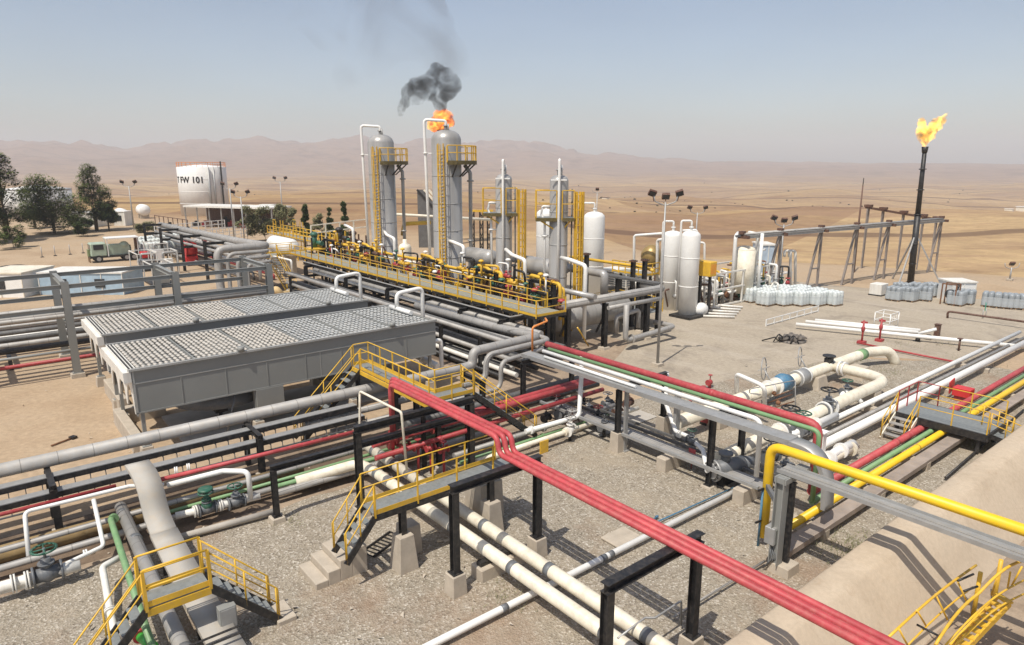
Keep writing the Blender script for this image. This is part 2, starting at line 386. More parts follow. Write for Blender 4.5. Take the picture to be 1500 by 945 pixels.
c=mix(N,L,ramp(N,L,nz(N,L,st,.022,6,.65,.8),[(.50,gr(0)),(.60,gr(.55))]),c,(.28,.175,.11))
geo=N.new('ShaderNodeSeparateXYZ'); L.new(tc,geo.inputs[0])
ln=N.new('ShaderNodeVectorMath'); ln.operation='LENGTH'; L.new(tc,ln.inputs[0])
nearf=N.new('ShaderNodeMapRange'); nearf.inputs[1].default_value=97; nearf.inputs[2].default_value=128
mx_=N.new('ShaderNodeMath'); mx_.operation='MINIMUM'; mx_.inputs[1].default_value=0; L.new(geo.outputs[0],mx_.inputs[0])
sc_=N.new('ShaderNodeMath'); sc_.operation='MULTIPLY_ADD'; sc_.inputs[1].default_value=.95; L.new(mx_.outputs[0],sc_.inputs[0]); L.new(ln.outputs['Value'],sc_.inputs[2]); L.new(sc_.outputs[0],nearf.inputs[0])
sand=ramp(N,L,nz(N,L,tc,.12,9,.62),[(.3,(.33,.235,.15)),(.5,(.42,.315,.21)),(.7,(.38,.295,.21))])
sand=mix(N,L,.45,sand,ramp(N,L,nz(N,L,tc,3.5,8,.7),[(.3,gr(.3)),(.7,gr(.68))]),'OVERLAY')
c=mix(N,L,nearf.outputs[0],sand,c)
farf=N.new('ShaderNodeMapRange'); farf.inputs[1].default_value=2300; farf.inputs[2].default_value=3600; L.new(ln.outputs['Value'],farf.inputs[0])
rock=ramp(N,L,nz(N,L,tc,.006,10,.72),[(.38,(.12,.065,.04)),(.52,(.25,.155,.105)),(.62,(.17,.10,.065))])
c=mix(N,L,farf.outputs[0],c,rock)
wvv=N.new('ShaderNodeTexWave'); wvv.wave_type='BANDS'; wvv.bands_direction='Y'; wvv.inputs['Scale'].default_value=.0021; wvv.inputs['Distortion'].default_value=1.2; wvv.inputs['Detail'].default_value=2; wvv.inputs['Detail Scale'].default_value=.4; L.new(st,wvv.inputs['Vector'])
trk=N.new('ShaderNodeMath'); trk.operation='MULTIPLY'; L.new(ramp(N,L,wvv.outputs[0],[(.978,gr(0)),(.99,gr(.75))]),trk.inputs[0]); L.new(nearf.outputs[0],trk.inputs[1])
c=mix(N,L,trk.outputs[0],c,(.12,.07,.045))
L.new(c,b.inputs['Base Color']); bumpn(N,L,b,nz(N,L,tc,2.2,8,.7),.5,.06)
me=bpy.data.meshes.new('terrain'); me.from_pydata(tv,[],tf); me.polygons.foreach_set('use_smooth',[True]*len(tf)); me.materials.append(m); me.update()
bm=bmesh.new(); bm.from_mesh(me); bmesh.ops.recalc_face_normals(bm,faces=bm.faces)
if bm.faces[0].normal.z<0: bmesh.ops.reverse_faces(bm,faces=bm.faces)
bm.to_mesh(me); bm.free()
o=bpy.data.objects.new('terrain',me); COL.objects.link(o); o['kind']='structure'
# ---------------------------------------------------------------- haze: one closed box of thin even air
mh=bpy.data.materials.new('haze_air'); mh.use_nodes=True; N=mh.node_tree.nodes; N.remove(N['Principled BSDF'])
pv=N.new('ShaderNodeVolumePrincipled'); pv.inputs['Density'].default_value=.00024; pv.inputs['Color'].default_value=(.83,.855,.895,1); pv.inputs['Anisotropy'].default_value=.0
mh.node_tree.links.new(pv.outputs[0],N['Material Output'].inputs['Volume'])
zmin=min(v[2] for v in tv)-1; zmax=max(v[2] for v in tv)+6
hb=MB().box((0,0,(zmin+zmax)/2),(12600,12600,zmax-zmin)).build('haze',mh,origin=(0,0,0),kind='stuff',rot=False)
# ---------------------------------------------------------------- ground sheets (each a few mm above the one below)
def sheet(name,pts,z,m,n=None):
    b=MB(); b.add([(x,y,z) for x,y in pts],[tuple(range(len(pts)))]); o=b.build(name,m,origin=(0,0,0)); o['kind']='structure'; return o
def wob(p0,q0,n,amp,seed):
    r=random.Random(seed); return [(p0[0]+(q0[0]-p0[0])*k/n+r.uniform(-amp,amp),p0[1]+(q0[1]-p0[1])*k/n+r.uniform(-amp,amp)) for k in range(n)]
def blob(cs,amp,seed,n=8):
    out=[]
    for i in range(len(cs)): out+=wob(cs[i],cs[(i+1)%len(cs)],n,amp,seed+i)
    return out
m,N,L,b=node_mat('gravel'); b.inputs['Roughness'].default_value=.95; b.inputs['Specular IOR Level'].default_value=.15
tc=N.new('ShaderNodeTexCoord').outputs['Object']
v1=N.new('ShaderNodeTexVoronoi'); v1.inputs['Scale'].default_value=17; L.new(tc,v1.inputs['Vector'])
v2=N.new('ShaderNodeTexVoronoi'); v2.inputs['Scale'].default_value=33; L.new(tc,v2.inputs['Vector'])
s1=N.new('ShaderNodeSeparateColor'); L.new(v1.outputs['Color'],s1.inputs[0])
peb=ramp(N,L,s1.outputs[0],[(0,(.19,.165,.125)),(.25,(.31,.275,.21)),(.5,(.39,.345,.27)),(.75,(.335,.295,.235)),(1,(.62,.575,.49))])
c=mix(N,L,ramp(N,L,v2.outputs[0],[(.3,gr(0)),(.75,gr(.55))]),peb,(.2,.155,.115))
big=nz(N,L,tc,.33,7,.65)
c=mix(N,L,ramp(N,L,big,[(.5,gr(0)),(.68,gr(.7))]),c,(.37,.31,.23))
c=mix(N,L,ramp(N,L,nz(N,L,tc,.18,6,.6),[(.53,gr(0)),(.66,gr(.7))]),c,(.29,.20,.135))
c=mix(N,L,.5,c,ramp(N,L,nz(N,L,tc,1.1,7,.7),[(.3,gr(.36)),(.7,gr(.64))]),'OVERLAY')
L.new(c,b.inputs['Base Color']); bumpn(N,L,b,v1.outputs[0],.9,.03)
GRAV=m
m,N,L,b=node_mat('compacted_yard'); b.inputs['Roughness'].default_value=.95; b.inputs['Specular IOR Level'].default_value=.15
tc=N.new('ShaderNodeTexCoord').outputs['Object']
c=ramp(N,L,nz(N,L,tc,.09,8,.62,.4),[(.3,(.30,.25,.19)),(.5,(.385,.33,.255)),(.7,(.345,.295,.235))])
c=mix(N,L,ramp(N,L,nz(N,L,tc,.22,8,.7,1.2),[(.52,gr(0)),(.66,gr(.65))]),c,(.23,.195,.155))
c=mix(N,L,.55,c,ramp(N,L,nz(N,L,tc,4,9,.75),[(.3,gr(.32)),(.7,gr(.68))]),'OVERLAY')
mp=N.new('ShaderNodeMapping'); mp.inputs['Scale'].default_value=(.07,1.1,1); mp.inputs['Rotation'].default_value=(0,0,R(20)); L.new(tc,mp.inputs[0])
c=mix(N,L,ramp(N,L,nz(N,L,mp.outputs[0],.5,4,.6),[(.55,gr(0)),(.7,gr(.3))]),c,(.52,.46,.385))
L.new(c,b.inputs['Base Color']); bumpn(N,L,b,nz(N,L,tc,6,8,.75),.5,.03)
YARD=m
m,N,L,b=node_mat('stained_soil'); b.inputs['Roughness'].default_value=.95
tc=N.new('ShaderNodeTexCoord').outputs['Object']
c=ramp(N,L,nz(N,L,tc,.5,8,.65),[(.3,(.20,.145,.10)),(.5,(.31,.235,.165)),(.7,(.40,.31,.22))])
c=mix(N,L,.5,c,ramp(N,L,nz(N,L,tc,5,8,.75),[(.3,gr(.3)),(.7,gr(.7))]),'OVERLAY')
L.new(c,b.inputs['Base Color']); bumpn(N,L,b,nz(N,L,tc,6,8,.7),.6,.03); SOIL=m
DSOIL=SOIL.copy(); DSOIL.name='dark_shade_soil'  # darker soil copy: brown trench earth, and painted shade below the rack
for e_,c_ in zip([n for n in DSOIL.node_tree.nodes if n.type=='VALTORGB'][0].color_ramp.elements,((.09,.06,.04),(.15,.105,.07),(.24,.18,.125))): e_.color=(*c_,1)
sheet('yard',blob([(-75,33),(-62,62),(-40,74),(-14,80),(-14,52),(-20.5,48),(-21,33),(-33,29)],.5,5),.004,YARD)
sheet('plant_soil',blob([(-75,23.5),(-75,38),(-33,38),(-24,22),(-24,-12),(-28.2,-12),(-30.5,23)],.15,15),.008,SOIL)
sheet('gravel_yard',blob([(-24.6,-14),(-24.4,8),(-25,20),(-24,30),(-21,46),(-15,52),(-4,52),(-4,-14)],.16,25,14),.012,GRAV)
sheet('rack_shade_soil',blob([(-75,24.2),(-75,31),(-33,31),(-33,24.2)],.1,85),.012,DSOIL)  # shade under the rack put into the ground colour as a dark sheet
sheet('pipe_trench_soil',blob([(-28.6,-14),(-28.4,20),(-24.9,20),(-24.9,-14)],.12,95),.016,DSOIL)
sheet('pump_slab',[(-24.3,22.9),(-24.3,27.4),(-21.6,27.4),(-21.6,22.9)],.05,CONG)
# bund: earth wall round the tank area at the lower right
m,N,L,b=node_mat('bund_earth'); b.inputs['Roughness'].default_value=.9; b.inputs['Specular IOR Level'].default_value=.15
tc=N.new('ShaderNodeTexCoord').outputs['Object']
c=ramp(N,L,nz(N,L,tc,.35,7,.6,.5),[(.3,(.43,.345,.25)),(.5,(.51,.415,.305)),(.7,(.47,.39,.295))])
c=mix(N,L,ramp(N,L,nz(N,L,tc,1.3,9,.75,1.5),[(.56,gr(0)),(.66,gr(.35))]),c,(.38,.275,.18))
wv=N.new('ShaderNodeTexVoronoi'); wv.feature='DISTANCE_TO_EDGE'; wv.inputs['Scale'].default_value=.45; L.new(mix(N,L,.12,tc,nz(N,L,tc,1.5,5)),wv.inputs['Vector'])
c=mix(N,L,ramp(N,L,wv.outputs[0],[(0,gr(.16)),(.006,gr(0))]),c,(.3,.21,.14))
c=mix(N,L,.35,c,ramp(N,L,nz(N,L,tc,7,8,.75),[(.3,gr(.36)),(.7,gr(.64))]),'OVERLAY')
L.new(c,b.inputs['Base Color']); bumpn(N,L,b,nz(N,L,tc,3,8,.7),.3,.02)
prof=[(-8.35,-.05),(-8.1,.95),(-7.84,1.82),(-7.74,1.9),(-7.06,1.92),(-6.93,1.86),(-6.3,.98),(-5.6,.03),(-5.5,-.1)]
vsb=[]; fsb=[]; nb=90
for i in range(nb+1):
    bb=-16+i*(80/nb)
    for j,(aa,zz) in enumerate(prof):
        q=noise.noise(Vector((aa*.8,bb*.5,2)))*.02*(1 if 0<j<8 else 0); vsb.append((aa+q,bb,zz+q*.6))
n=len(prof)
for i in range(nb):
    for j in range(n-1): fsb.append((i*n+j,i*n+j+1,(i+1)*n+j+1,(i+1)*n+j))
MB().add(vsb,fsb,True).build('earth_bund',m,origin=(0,0,0),label='tan sloped earth bund wall along the lower right edge of the plant',cat='bund wall')
sheet('tank_yard',[(-5.6,-16),(-5.6,64),(12,64),(12,-16)],.016,SOIL)
# ================================================================ triple red pipes across the foreground
UP=(0,0,1)
GP='red pipes running side by side over the gravel'
for k,(nm,db) in enumerate((('nearest of the three red pipes crossing the foreground gravel',-.235),('middle one of the three red pipes crossing the foreground gravel',0),('farthest of the three red pipes crossing the foreground gravel',.235))):
    d=db; ax=-24.1-db*1.6
    path=[(ax,13.06+d,1.5),(ax,13.06+d,4.3),(-16.55+db*.3,13.06+d,4.3),(-16.42+db*.3,13.06+db,3.73),(3,13.06+db,3.73)]
    pipe(nm,path,.095,RED,group=GP,bend=.3)
F=goalpost('black steel portal in the foreground carrying three red pipes, beside the yellow crossover steps',(-15.75,10.5),(-15.75,13.85),3.66)
F=goalpost('nearest black steel portal under the red pipes, cut by the bottom edge of the picture',(-9.45,10.5),(-9.45,13.9),3.66,foot=.6)
F=goalpost('black steel portal under the upper red pipes with the cream pipe loop in front',(-22.0,10.45),(-22.0,15.6),3.62,low=(2.85,),foot=.35)
F=goalpost('low black steel portal with a long beam left of the white twin pipes',(-23.6,7.8),(-23.6,15.0),2.25,foot=.2,w=.22)
# ---- white twin pipes
GW='thick white twin pipes under the yellow crossover'
a0=[(-25.2,9.2,.55),(-24.7,11.75,.8),(-23.5,11.86,.8),(-3,12.05,.8)]
bd=[((x,11.86+(x+23.5)*.0093,.8),(1,0,0)) for x in (-23.3,-21.0,-17.9,-14.7,-10.8,-8)]
pipe('nearer thick white pipe of the pair with grey clamp bands, bent at its far end',a0,.215,CRM,group=GW,bands=bd,bend=.6,seg=18)
a1=[(-26.2,12.85,.8),(-3,12.68,.8)]
bd=[((x,12.85-(x+26.2)*.00733,.8),(1,0,0)) for x in (-25.4,-23.6,-20.9,-17.3,-13.9,-10.0)]
pipe('farther cream pipe of the thick pair with grey clamp bands',a1,.215,CRM,group=GW,bands=bd,seg=18)
for k,(a,lb) in enumerate(((-21.3,'wide concrete sleeper under the thick pipes behind the crossover'),(-15.9,'wide concrete sleeper under the thick pipes by the nearest portal footing'),(-10.2,'wide concrete sleeper under the thick pipes at the bottom of the picture'))):
    t=thing('pipe_sleeper',lb,'pipe support',(a,12.3,0)); MB().mm(a-.3,a+.3,11.4,13.2,-.05,.45).build('concrete_block',CON,t,bev=.03); MB().mm(a-.12,a+.12,11.5,13.1,.45,.585).build('saddle_beam',BLK,t)
for k,(a,b_,lb) in enumerate(((-17.95,9.95,'tapered concrete plinth with black post under the near side of the yellow crossover'),(-17.95,13.55,'tapered concrete plinth with black post under the right end of the yellow crossover'),(-18.75,10.6,'concrete block behind the plinth under the yellow crossover'),(-19.1,14.1,'large shaded concrete block behind the right end of the yellow crossover'))):
    t=thing('concrete_plinth',lb,'plinth',(a,b_,0))
    if k<2:
        footing(t,(a,b_),.72,1.25,.52); MB().ibeam((a,b_,1.25),(a,b_,2.16),.2,.2).build('post',BLK,t)
    else: footing(t,(a,b_),.7 if k==2 else 1.1,1.05 if k==2 else 1.5,.6 if k==2 else 1.0)
# ---- yellow crossover with concrete steps
t=thing('crossover_walkway','yellow railed crossover above the thick white pipes, in front of the concrete steps','walkway',(-18.4,11.5,2.3))
MB().mm(-18.75,-17.9,8.95,14.9,2.24,2.285).build('deck',GRATE,t)
MB().beam((-17.88,8.95,2.16),(-17.88,14.9,2.16),.07,.18).beam((-18.77,8.95,2.16),(-18.77,14.9,2.16),.07,.18).build('edge_beam',BLK,t)
railing(t,[(-17.86,8.95,2.29),(-17.86,13.6,2.29)]); railing(t,[(-18.79,8.95,2.29),(-18.79,14.4,2.29)])
stair(t,(-17.88,8.95,2.29),(0,-1,0),(-.89,0,0),1.05,1.3,5)
t=thing('concrete_steps','flight of four pale concrete steps at the foot of the yellow crossover','steps',(-19.2,8,0))
b=MB()
for k in range(4): b.mm(-19.95,-18.55,7.15+.42*k,7.15+.42*(k+1)+(0 if k<3 else .1),-.02,.24*(k+1))
b.build('step_block',CON,t,bev=.02)
# black ground ladder lying in the gravel
t=thing('lying_ladder','short black ladder lying on the gravel beside the concrete steps','ladder',p(560,800))
q0,q1=V(p(538,812,.06)),V(p(580,782,.06)); d=(q1-q0); n_=d.cross(Vector(UP)).normalized()*.28
MB().beam(q0+n_,q1+n_,.05,.07).beam(q0-n_,q1-n_,.05,.07).build('side_rail',BLK,t)
b=MB()
for k in range(9): c=q0.lerp(q1,k/8); b.beam(c-n_,c+n_,.03,.03)
b.build('rung',BLK,t)
# ---- thin white drain line with blue conduit
DR=[(-14.0,-4,.24),(-13.9,26.5,.24)]
pipe('thin white pipe crossing the gravel under the red pipes, with two grey clamps',DR,.11,WHT,bands=[((-13.937,15.2,.24),(0,1,0)),((-13.936,15.55,.24),(0,1,0)),((-13.951,11.0,.24),(0,1,0))])
pipe('thin blue conduit lying beside the thin white pipe',[p(962,757,.12),(-14.5,18.0,.12),(-14.2,25.2,.12)],.03,BLUE,cat='conduit',name='conduit',flanges=[(p(962,757,.12),(0,1,0))])
for k,(x,y) in enumerate(((1013,800),(910,790))):
    q=p(x,y); t=thing('pipe_block',('small pale concrete block under the thin white pipe','flat tan slab on the gravel beside the thin white pipe')[k],'block',q)
    MB().box((q[0],q[1],.07 if k else .1),((.4,.9,.14) if k==0 else (.9,1.2,.1))).build('concrete_block',CON,t,bev=.03)
# grey cable ladder by nearest portal
pipe('bent grey handrail pipe near the foot of the nearest portal',[p(905,935,1.0),p(945,905,1.0),p(960,905,1.0),p(998,880,1.0),p(998,915,.2)],.03,GAL,cat='pipe')
pipe('thin grey ground pipe running from the nearest portal to the grey column',[p(985,905,.2),p(1120,822,.2)],.04,DULL)
# ---- tall yellow pipe with grey column and cable tray
YP=[(-11.25,20.4,.35),(-11.25,20.4,3.75),(2,20.5,3.75)]
pipe('thick bright yellow pipe rising from the gravel and running off to the right edge',YP,.16,YELB,bend=.42,seg=20,name='yellow_pipe')
t=thing('tray_column','tall grey steel column beside the upright bright yellow pipe','column',(-10.1,19.2,0)); footing(t,(-9.95,19.5),.75,.35,.7)
MB().ibeam((-10.1,19.2,.35),(-10.1,19.2,3.4),.34,.3,.03).build('post',GRY,t)
MB().mm(-10.3,-9.9,19.05,20.6,3.2,3.38).build('bracket',GRY,t); MB().beam((-10.2,19.3,2.3),(-11.2,20.3,2.3),.12,.18).build('pipe_clamp',GRYD,t)
MB().beam((-9.95,19.5,.4),(-9.95,19.5,3.2),.1,.28).build('cable_riser',BLK,t)
t=thing('cable_tray','galvanised cable tray running below the bright yellow pipe to the right edge','cable tray',(-4,19.6,3.4))
b=MB()
for db in (-.3,.3): b.beam((-10.4,19.65+db,3.47),(2,19.65+db,3.47),.03,.13)
b.build('side_rail',GAL,t)
MB().mm(-10.4,2,19.37,19.63,3.44,3.46).mm(-10.4,2,19.67,19.93,3.44,3.46).build('tray_cover',GAL,t)
t=thing('junction_box','grey switch box with hanging cables on the side of the grey column','junction box',p(1128,790,1.2))
q=p(1132,782,1.3); MB().box(q,(.35,.45,.6)).build('box_body',GAL,t,bev=.02); MB().box((q[0]+.18,q[1],q[2]),(.03,.36,.5)).build('door',GRY,t)
b=MB()
for k in range(5): b.tube([(q[0],q[1]-.15+.07*k,q[2]-.3),(q[0]+.15+.05*k,q[1]-.2+.06*k,q[2]-.75),(q[0]-.1,q[1]+.1*k-.25,.1)],.02,bend=.2,seg=6)
b.build('cable',GRYD,t)
t=thing('pipe_clip_stand','blue post with black clips holding the bright yellow upright pipe','pipe support',p(1110,785))
q=p(1110,800); MB().cyl((q[0],q[1],0),(q[0],q[1],2.2),.04).build('post',BLUE,t)
for z in (1.0,2.2): MB().beam((q[0],q[1]-.3,z),(-11.25,20.55,z),.05,.06).build('clip_bar',BLK,t)
# ---- left crossover platform over the grey lines
t=thing('crossover_platform','yellow railed crossover at the lower left with black stairs over the grey duct','walkway',(-18.1,3.1,2))
MB().mm(-18.5,-17.75,2.4,3.95,1.95,2.0).build('deck',GRATE,t)
MB().beam((-17.73,2.4,1.86),(-17.73,3.95,1.86),.06,.2).beam((-18.52,2.4,1.86),(-18.52,3.95,1.86),.06,.2).build('edge_beam',YEL,t)
railing(t,[(-17.72,2.4,2.02),(-17.72,3.95,2.02)],step=1.6,pw=.075,rr=.03); railing(t,[(-18.53,2.4,2.02),(-18.53,3.95,2.02)],step=1.6,pw=.075,rr=.03)
stair(t,(-17.74,3.95,2.0),(0,1,0),(-.77,0,0),1.75,1.85,7); stair(t,(-17.74,2.4,2.0),(0,-1,0),(-.77,0,0),1.75,1.95,7)
t=thing('step_slab','small concrete landing slab at the foot of the lower left crossover','slab',(-18.1,5.95,0)); MB().mm(-18.6,-17.6,5.6,6.15,-.02,.16).build('concrete_block',CON,t,bev=.02)
# pipes passing beneath it
pipe('dull grey lagged pipe beside the flat duct, passing under the lower left crossover',[(-26.9,3.25,.75),(-5,2.75,.75)],.2,DULL,bands=[((x,3.2,.75),(1,0,0)) for x in (-26.2,-24.0)]+[((-17.2,3.05,.75),(1,0,0))],seg=18)
pipe('pale green pipe left of the grey lagged pipe under the lower left crossover',[(-25.9,2.9,.9),(-25.6,2.75,.95),(-16.3,2.35,.75)],.1,GRN,flanges=[((-25.7,2.85,.93),(1,0,0))],bend=.1)
pipe('white pipe stub elbow standing left of the pale green pipe',[(-23.2,2.7,.75),(-22.9,2.05,.75),(-20.9,1.9,.35),(-19.3,1.8,.3)],.1,WST,flanges=[((-20.9,1.9,.36),(1,-.05,-.2)),((-19.6,1.82,.3),(1,0,0))],bend=.25)
DUCT=mat('duct_sheet',(.42,.395,.35),.7,spec=.25,var=.12,scale=.8,dust=.5,dustcol=(.46,.37,.26))
# flat duct coming over like a waterfall
def ribbon(path,b0,b1,th):
    P=[V(q) for q in path]; pts=[]
    for i in range(len(P)-1):
        for k in range(6): pts.append(P[i].lerp(P[i+1],k/6))
    pts.append(P[-1])
    for _ in range(6): pts=[pts[0]]+[(pts[i-1]+pts[i]*2+pts[i+1])/4 for i in range(1,len(pts)-1)]+[pts[-1]]
    vs=[];fs=[];sm=[]
    for i,q in enumerate(pts):
        tg=(pts[min(i+1,len(pts)-1)]-pts[max(0,i-1)]).normalized(); nn=tg.cross(Vector((0,1,0))).normalized()
        f=i/(len(pts)-1); c0=b0[0]+(b0[1]-b0[0])*f; c1=b1[0]+(b1[1]-b1[0])*f
        for (bb,o) in ((c0,0),(c1,0),(c1,1),(c0,1)): vs.append((q.x+nn.x*th*o,bb,q.z+nn.z*th*o))
    for i in range(len(pts)-1):
        for k in range(4): fs.append((i*4+k,i*4+(k+1)%4,i*4+4+(k+1)%4,i*4+4+k)); sm.append(k%2==0)
    fs+=[(0,1,2,3),(len(vs)-4,len(vs)-1,len(vs)-2,len(vs)-3)]; sm+=[False,False]
    return MB().add(vs,fs,sm)
t=thing('cable_duct','wide shiny grey cable duct curving down beside the grey lagged pipe at the lower left','cable duct',(-22,3.9,0))
ribbon([(-26.8,0,2.35),(-25.6,0,2.38),(-24.9,0,2.1),(-24.4,0,1.2),(-23.6,0,.95)],(3.55,3.6),(4.35,4.4),-.14).build('duct_bend',DUCT,t)
ribbon([(-23.6,0,.955),(-20,0,.8),(-5,0,.75)],(3.58,3.5),(4.42,4.3),-.14).build('duct_cover',DUCT,t)
b=MB()
for a in (-17.0,-16.7): b.mm(a-.04,a+.04,2.85,4.4,.98,1.0)
b.build('strap',BLK,t)
for a in (-22.5,-18.5,-14.5): MB().mm(a-.08,a+.08,3.65,4.2,0,.62).build('leg',BLK,t)
t=thing('control_box','light grey control cabinet on a post beside the lower left crossover','cabinet',p(338,935,0))
q=p(333,905,.9); MB().box(q,(.3,.45,.8)).build('cabinet_body',GRY,t,bev=.015); MB().box((q[0]+.16,q[1],q[2]),(.02,.38,.7)).build('door',GAL,t); MB().cyl((q[0],q[1],0),(q[0],q[1],q[2]-.3),.06).build('post',BLK,t)
t=thing('green_valve','bright green actuator with red flanged valve at the bottom of the lower left crossover','valve',p(205,960,.2))
q=V(p(213,940,.5)); MB().cyl(q+Vector((-.3,-.05,0)),q+Vector((.5,.1,.1)),.13).build('actuator',mat('vivid_green_paint',(.06,.42,.06),.4),t); MB().disc(q+Vector((-.35,-.05,0)),(1,0,0),.2,.12).disc(q+Vector((-.55,-.05,0)),(1,0,0),.2,.06).build('valve_body',REDD,t); MB()._ell(q+Vector((-.75,-.05,.12)),.12,.12,.1,10,6).build('valve_cap',WHT,t)
# ---- thick grey header and trays along the left
pipe('long thick grey lagged pipe running from the left edge to the three nested elbows',[(-29.2,-7,2.3),(-29.2,20.9,2.3),(-29.2,20.9,3.1),(-29.5,25.9,3.1),(-34,26.3,2.75),(-44,26.3,2.6)],.26,DULL,bend=.62,seg=18,name='lagged_pipe')
pipe('middle one of the nested grey elbows, dropping below the thick grey pipe',[(-28.55,11,1.55),(-28.55,21.3,1.55),(-28.55,21.3,2.95),(-28.9,26.3,2.95),(-40,26.3,2.7)],.16,DULL,bend=.6,name='lagged_pipe')
pipe('innermost of the nested grey elbows, dropping to the maroon pipes',[(-28.0,12,1.1),(-28.0,21.9,1.1),(-28.0,21.9,2.6),(-28.6,25.6,2.6),(-40,25.6,2.3)],.13,DULL,bend=.55,name='lagged_pipe')
for k,(a,z,w_,lb) in enumerate(((-28.5,1.95,.42,'flat grey cable tray just below the long thick grey pipe'),(-27.75,1.65,.42,'second flat grey cable tray with hanging rungs below the long thick grey pipe'))):
    t=thing('cable_tray',lb,'cable tray',(a,6,z))
    MB().mm(a-w_/2,a+w_/2,-7,13.5,z,z+.03).build('tray_cover',GAL,t)
    MB().beam((a+w_/2,-7,z-.1),(a+w_/2,13.5,z-.1),.04,.2).beam((a-w_/2,-7,z-.1),(a-w_/2,13.5,z-.1),.04,.2).build('side_rail',BLK,t)
    b=MB()
    for i in range(42): b.beam((a-w_/2,-6.9+.5*i,z-.25),(a+w_/2,-6.9+.5*i,z-.25),.03,.05); b.beam((a+w_/2,-6.9+.5*i,z-.45),(a+w_/2,-6.9+.5*i,z-.1),.03,.03)
    b.build('rung',GRYD,t)
    MB().beam((a+w_/2,-7,z-.47),(a+w_/2,13.5,z-.47),.06,.05).build('lower_rail',GRYD,t)
for b_,lb in ((1.35,'black post under the grey header at the far left beside the white pipe loop'),(8.6,'black post under the grey header in front of the long cooler'),(16.2,'black post under the grey header beside the red risers'),(20.2,'black post below the nested grey elbows')):
    t=thing('rack_post',lb,'pipe support',(-27.9,b_,0)); footing(t,(-27.4,b_),.5,.3)
    MB().ibeam((-27.4,b_,.3),(-27.4,b_,2.0),.24,.24).build('post',BLK,t); MB().ibeam((-29.3,b_,1.96),(-27.2,b_,1.96),.2,.2).build('bracket',BLK,t); MB().ibeam((-29.2,b_,0),(-29.2,b_,1.86),.2,.2).build('rear_post',BLK,t)
# ---- red thin line and valve trains on the left
pipe('thin pinkish red pipe running in front of the grey cable trays',[(-26.3,4.5,1.65),(-26.0,13.5,1.65)],.085,RED)
pipe('thin bright red pipe at the left edge behind the white loop',[(-27.0,-4,1.6),(-26.9,3.2,1.6)],.07,REDD)
pipe('white pipe loop with two downcomers at the left edge',[p(42,815,.45),p(36,750,1.6),p(190,712,1.65),(-26.0,4.6,1.55)],.07,WHT,bend=.2)
pipe('white branch dropping from the white pipe loop at the left edge',[p(137,732,1.62),p(152,800,.55),p(105,822,.5),p(60,845,.5)],.07,WHT,bend=.18,flanges=[(p(125,810,.52),(0,1,0))])
def train(lb,path,r,vals,m=None,seg=12):
    t=thing('valve_train',lb,'pipe',(path[0][0],path[0][1],path[0][2]-r)); MB().tube(path,r,None,seg).build('pipe_run',m or WST,t)
    for (c,ax,kind) in vals:
        a=V(ax).normalized()
        if kind=='f': MB().disc(V(c)-a*.04,a,r*1.7,.05).disc(V(c)+a*.04,a,r*1.7,.05).build('flange',m or WST,t)
        else: valve(t,c,ax,r)
    return t
B_=(0,1,0); A_=(1,0,0)
train('white valve line with green handwheel at the lower left corner',[p(-25,868,.5),p(60,843,.5),p(118,828,.5)],.17,[(p(20,855,.5),B_,'f'),(p(40,850,.5),B_,'f'),(p(70,840,.5),B_,'v')])
train('thin white line below the valve line at the lower left corner',[p(-10,870,.3),p(55,855,.3),p(95,838,.35)],.07,[(p(40,858,.3),B_,'f')])
train('white valve line with a tall green handwheel between the duct and the low portal',[(-25.15,4.7,.62),(-24.75,7.6,.62)],.13,[((-25.0,5.75,.62),B_,'v'),((-25.06,5.35,.62),B_,'f'),((-24.95,6.2,.62),B_,'f'),((-24.85,6.75,.62),B_,'v')])
pipe('white swan neck pipe rising from the green valve line beside the low portal',[(-24.75,7.25,.62),(-24.75,7.25,1.75),(-25.6,6.6,1.65),(-26.0,4.7,1.5)],.1,WHT,bend=.25,flanges=[(p(258,690,1.55),(0.2,1,0)),(p(276,685,1.55),(.2,1,0))])
t=thing('tall_valve','dark green gate valve with a broad handwheel standing above the white valve line','valve',(-25.0,5.75,.6))
MB().cyl((-25,5.75,.7),(-25,5.75,1.35),.1).disc((-25,5.75,1.0),UP,.17,.06)._ell((-25,5.75,.75),.2,.2,.22,12,8).build('valve_body',DGRN,t); MB().lathe((-25,5.75,1.35),[(.02,-.02),(.26,0),(.27,.05),(.24,.09),(.02,.06)],18).build('hand_wheel',DGRN,t)
pipe('thick dirty ochre pipe lying along the soil behind the valve lines',[(-26.6,-6,.35),(-26.6,10,.35)],.3,OCHR,seg=16)
for k,(a,z,m_,r_,lb) in enumerate(((-25.75,.55,GRN,.07,'thin green pipe just behind the white valve lines'),(-26.05,.75,DULL,.1,'dull grey pipe just behind the thin green pipe'),(-25.5,.4,DULL,.12,'low dusty pipe on the soil below the white valve lines'))):
    pipe(lb,[(a,-5 if k else 4.4,z),(a,19.5,z)],r_,m_)
pipe('dusty grey channel kerb on the gravel edge below the white valve lines',[(-24.35,4.0,.2),(-24.0,8.0,.2)],.12,CONG,cat='kerb',name='kerb_pipe')
pipe('lower dull pipe along the soil edge under the low portal',[(-24.9,8.2,.45),(-24.7,19,.45)],.14,DULL)
pipe('pale green pipe along the soil under the low portal',[(-25.2,8.2,.6),(-25,19.4,.6)],.09,GRN)
pipe('cream pipe along the soil under the red risers',[(-25.4,9.0,.35),(-25.2,19.6,.35)],.16,CRM)
pipe('cream goalpost shaped thin pipe loop in front of the red risers',[p(527,660,1.6),p(527,573,3.9),p(588,604,3.9),p(596,690,1.5)],.05,CRM,bend=.12)
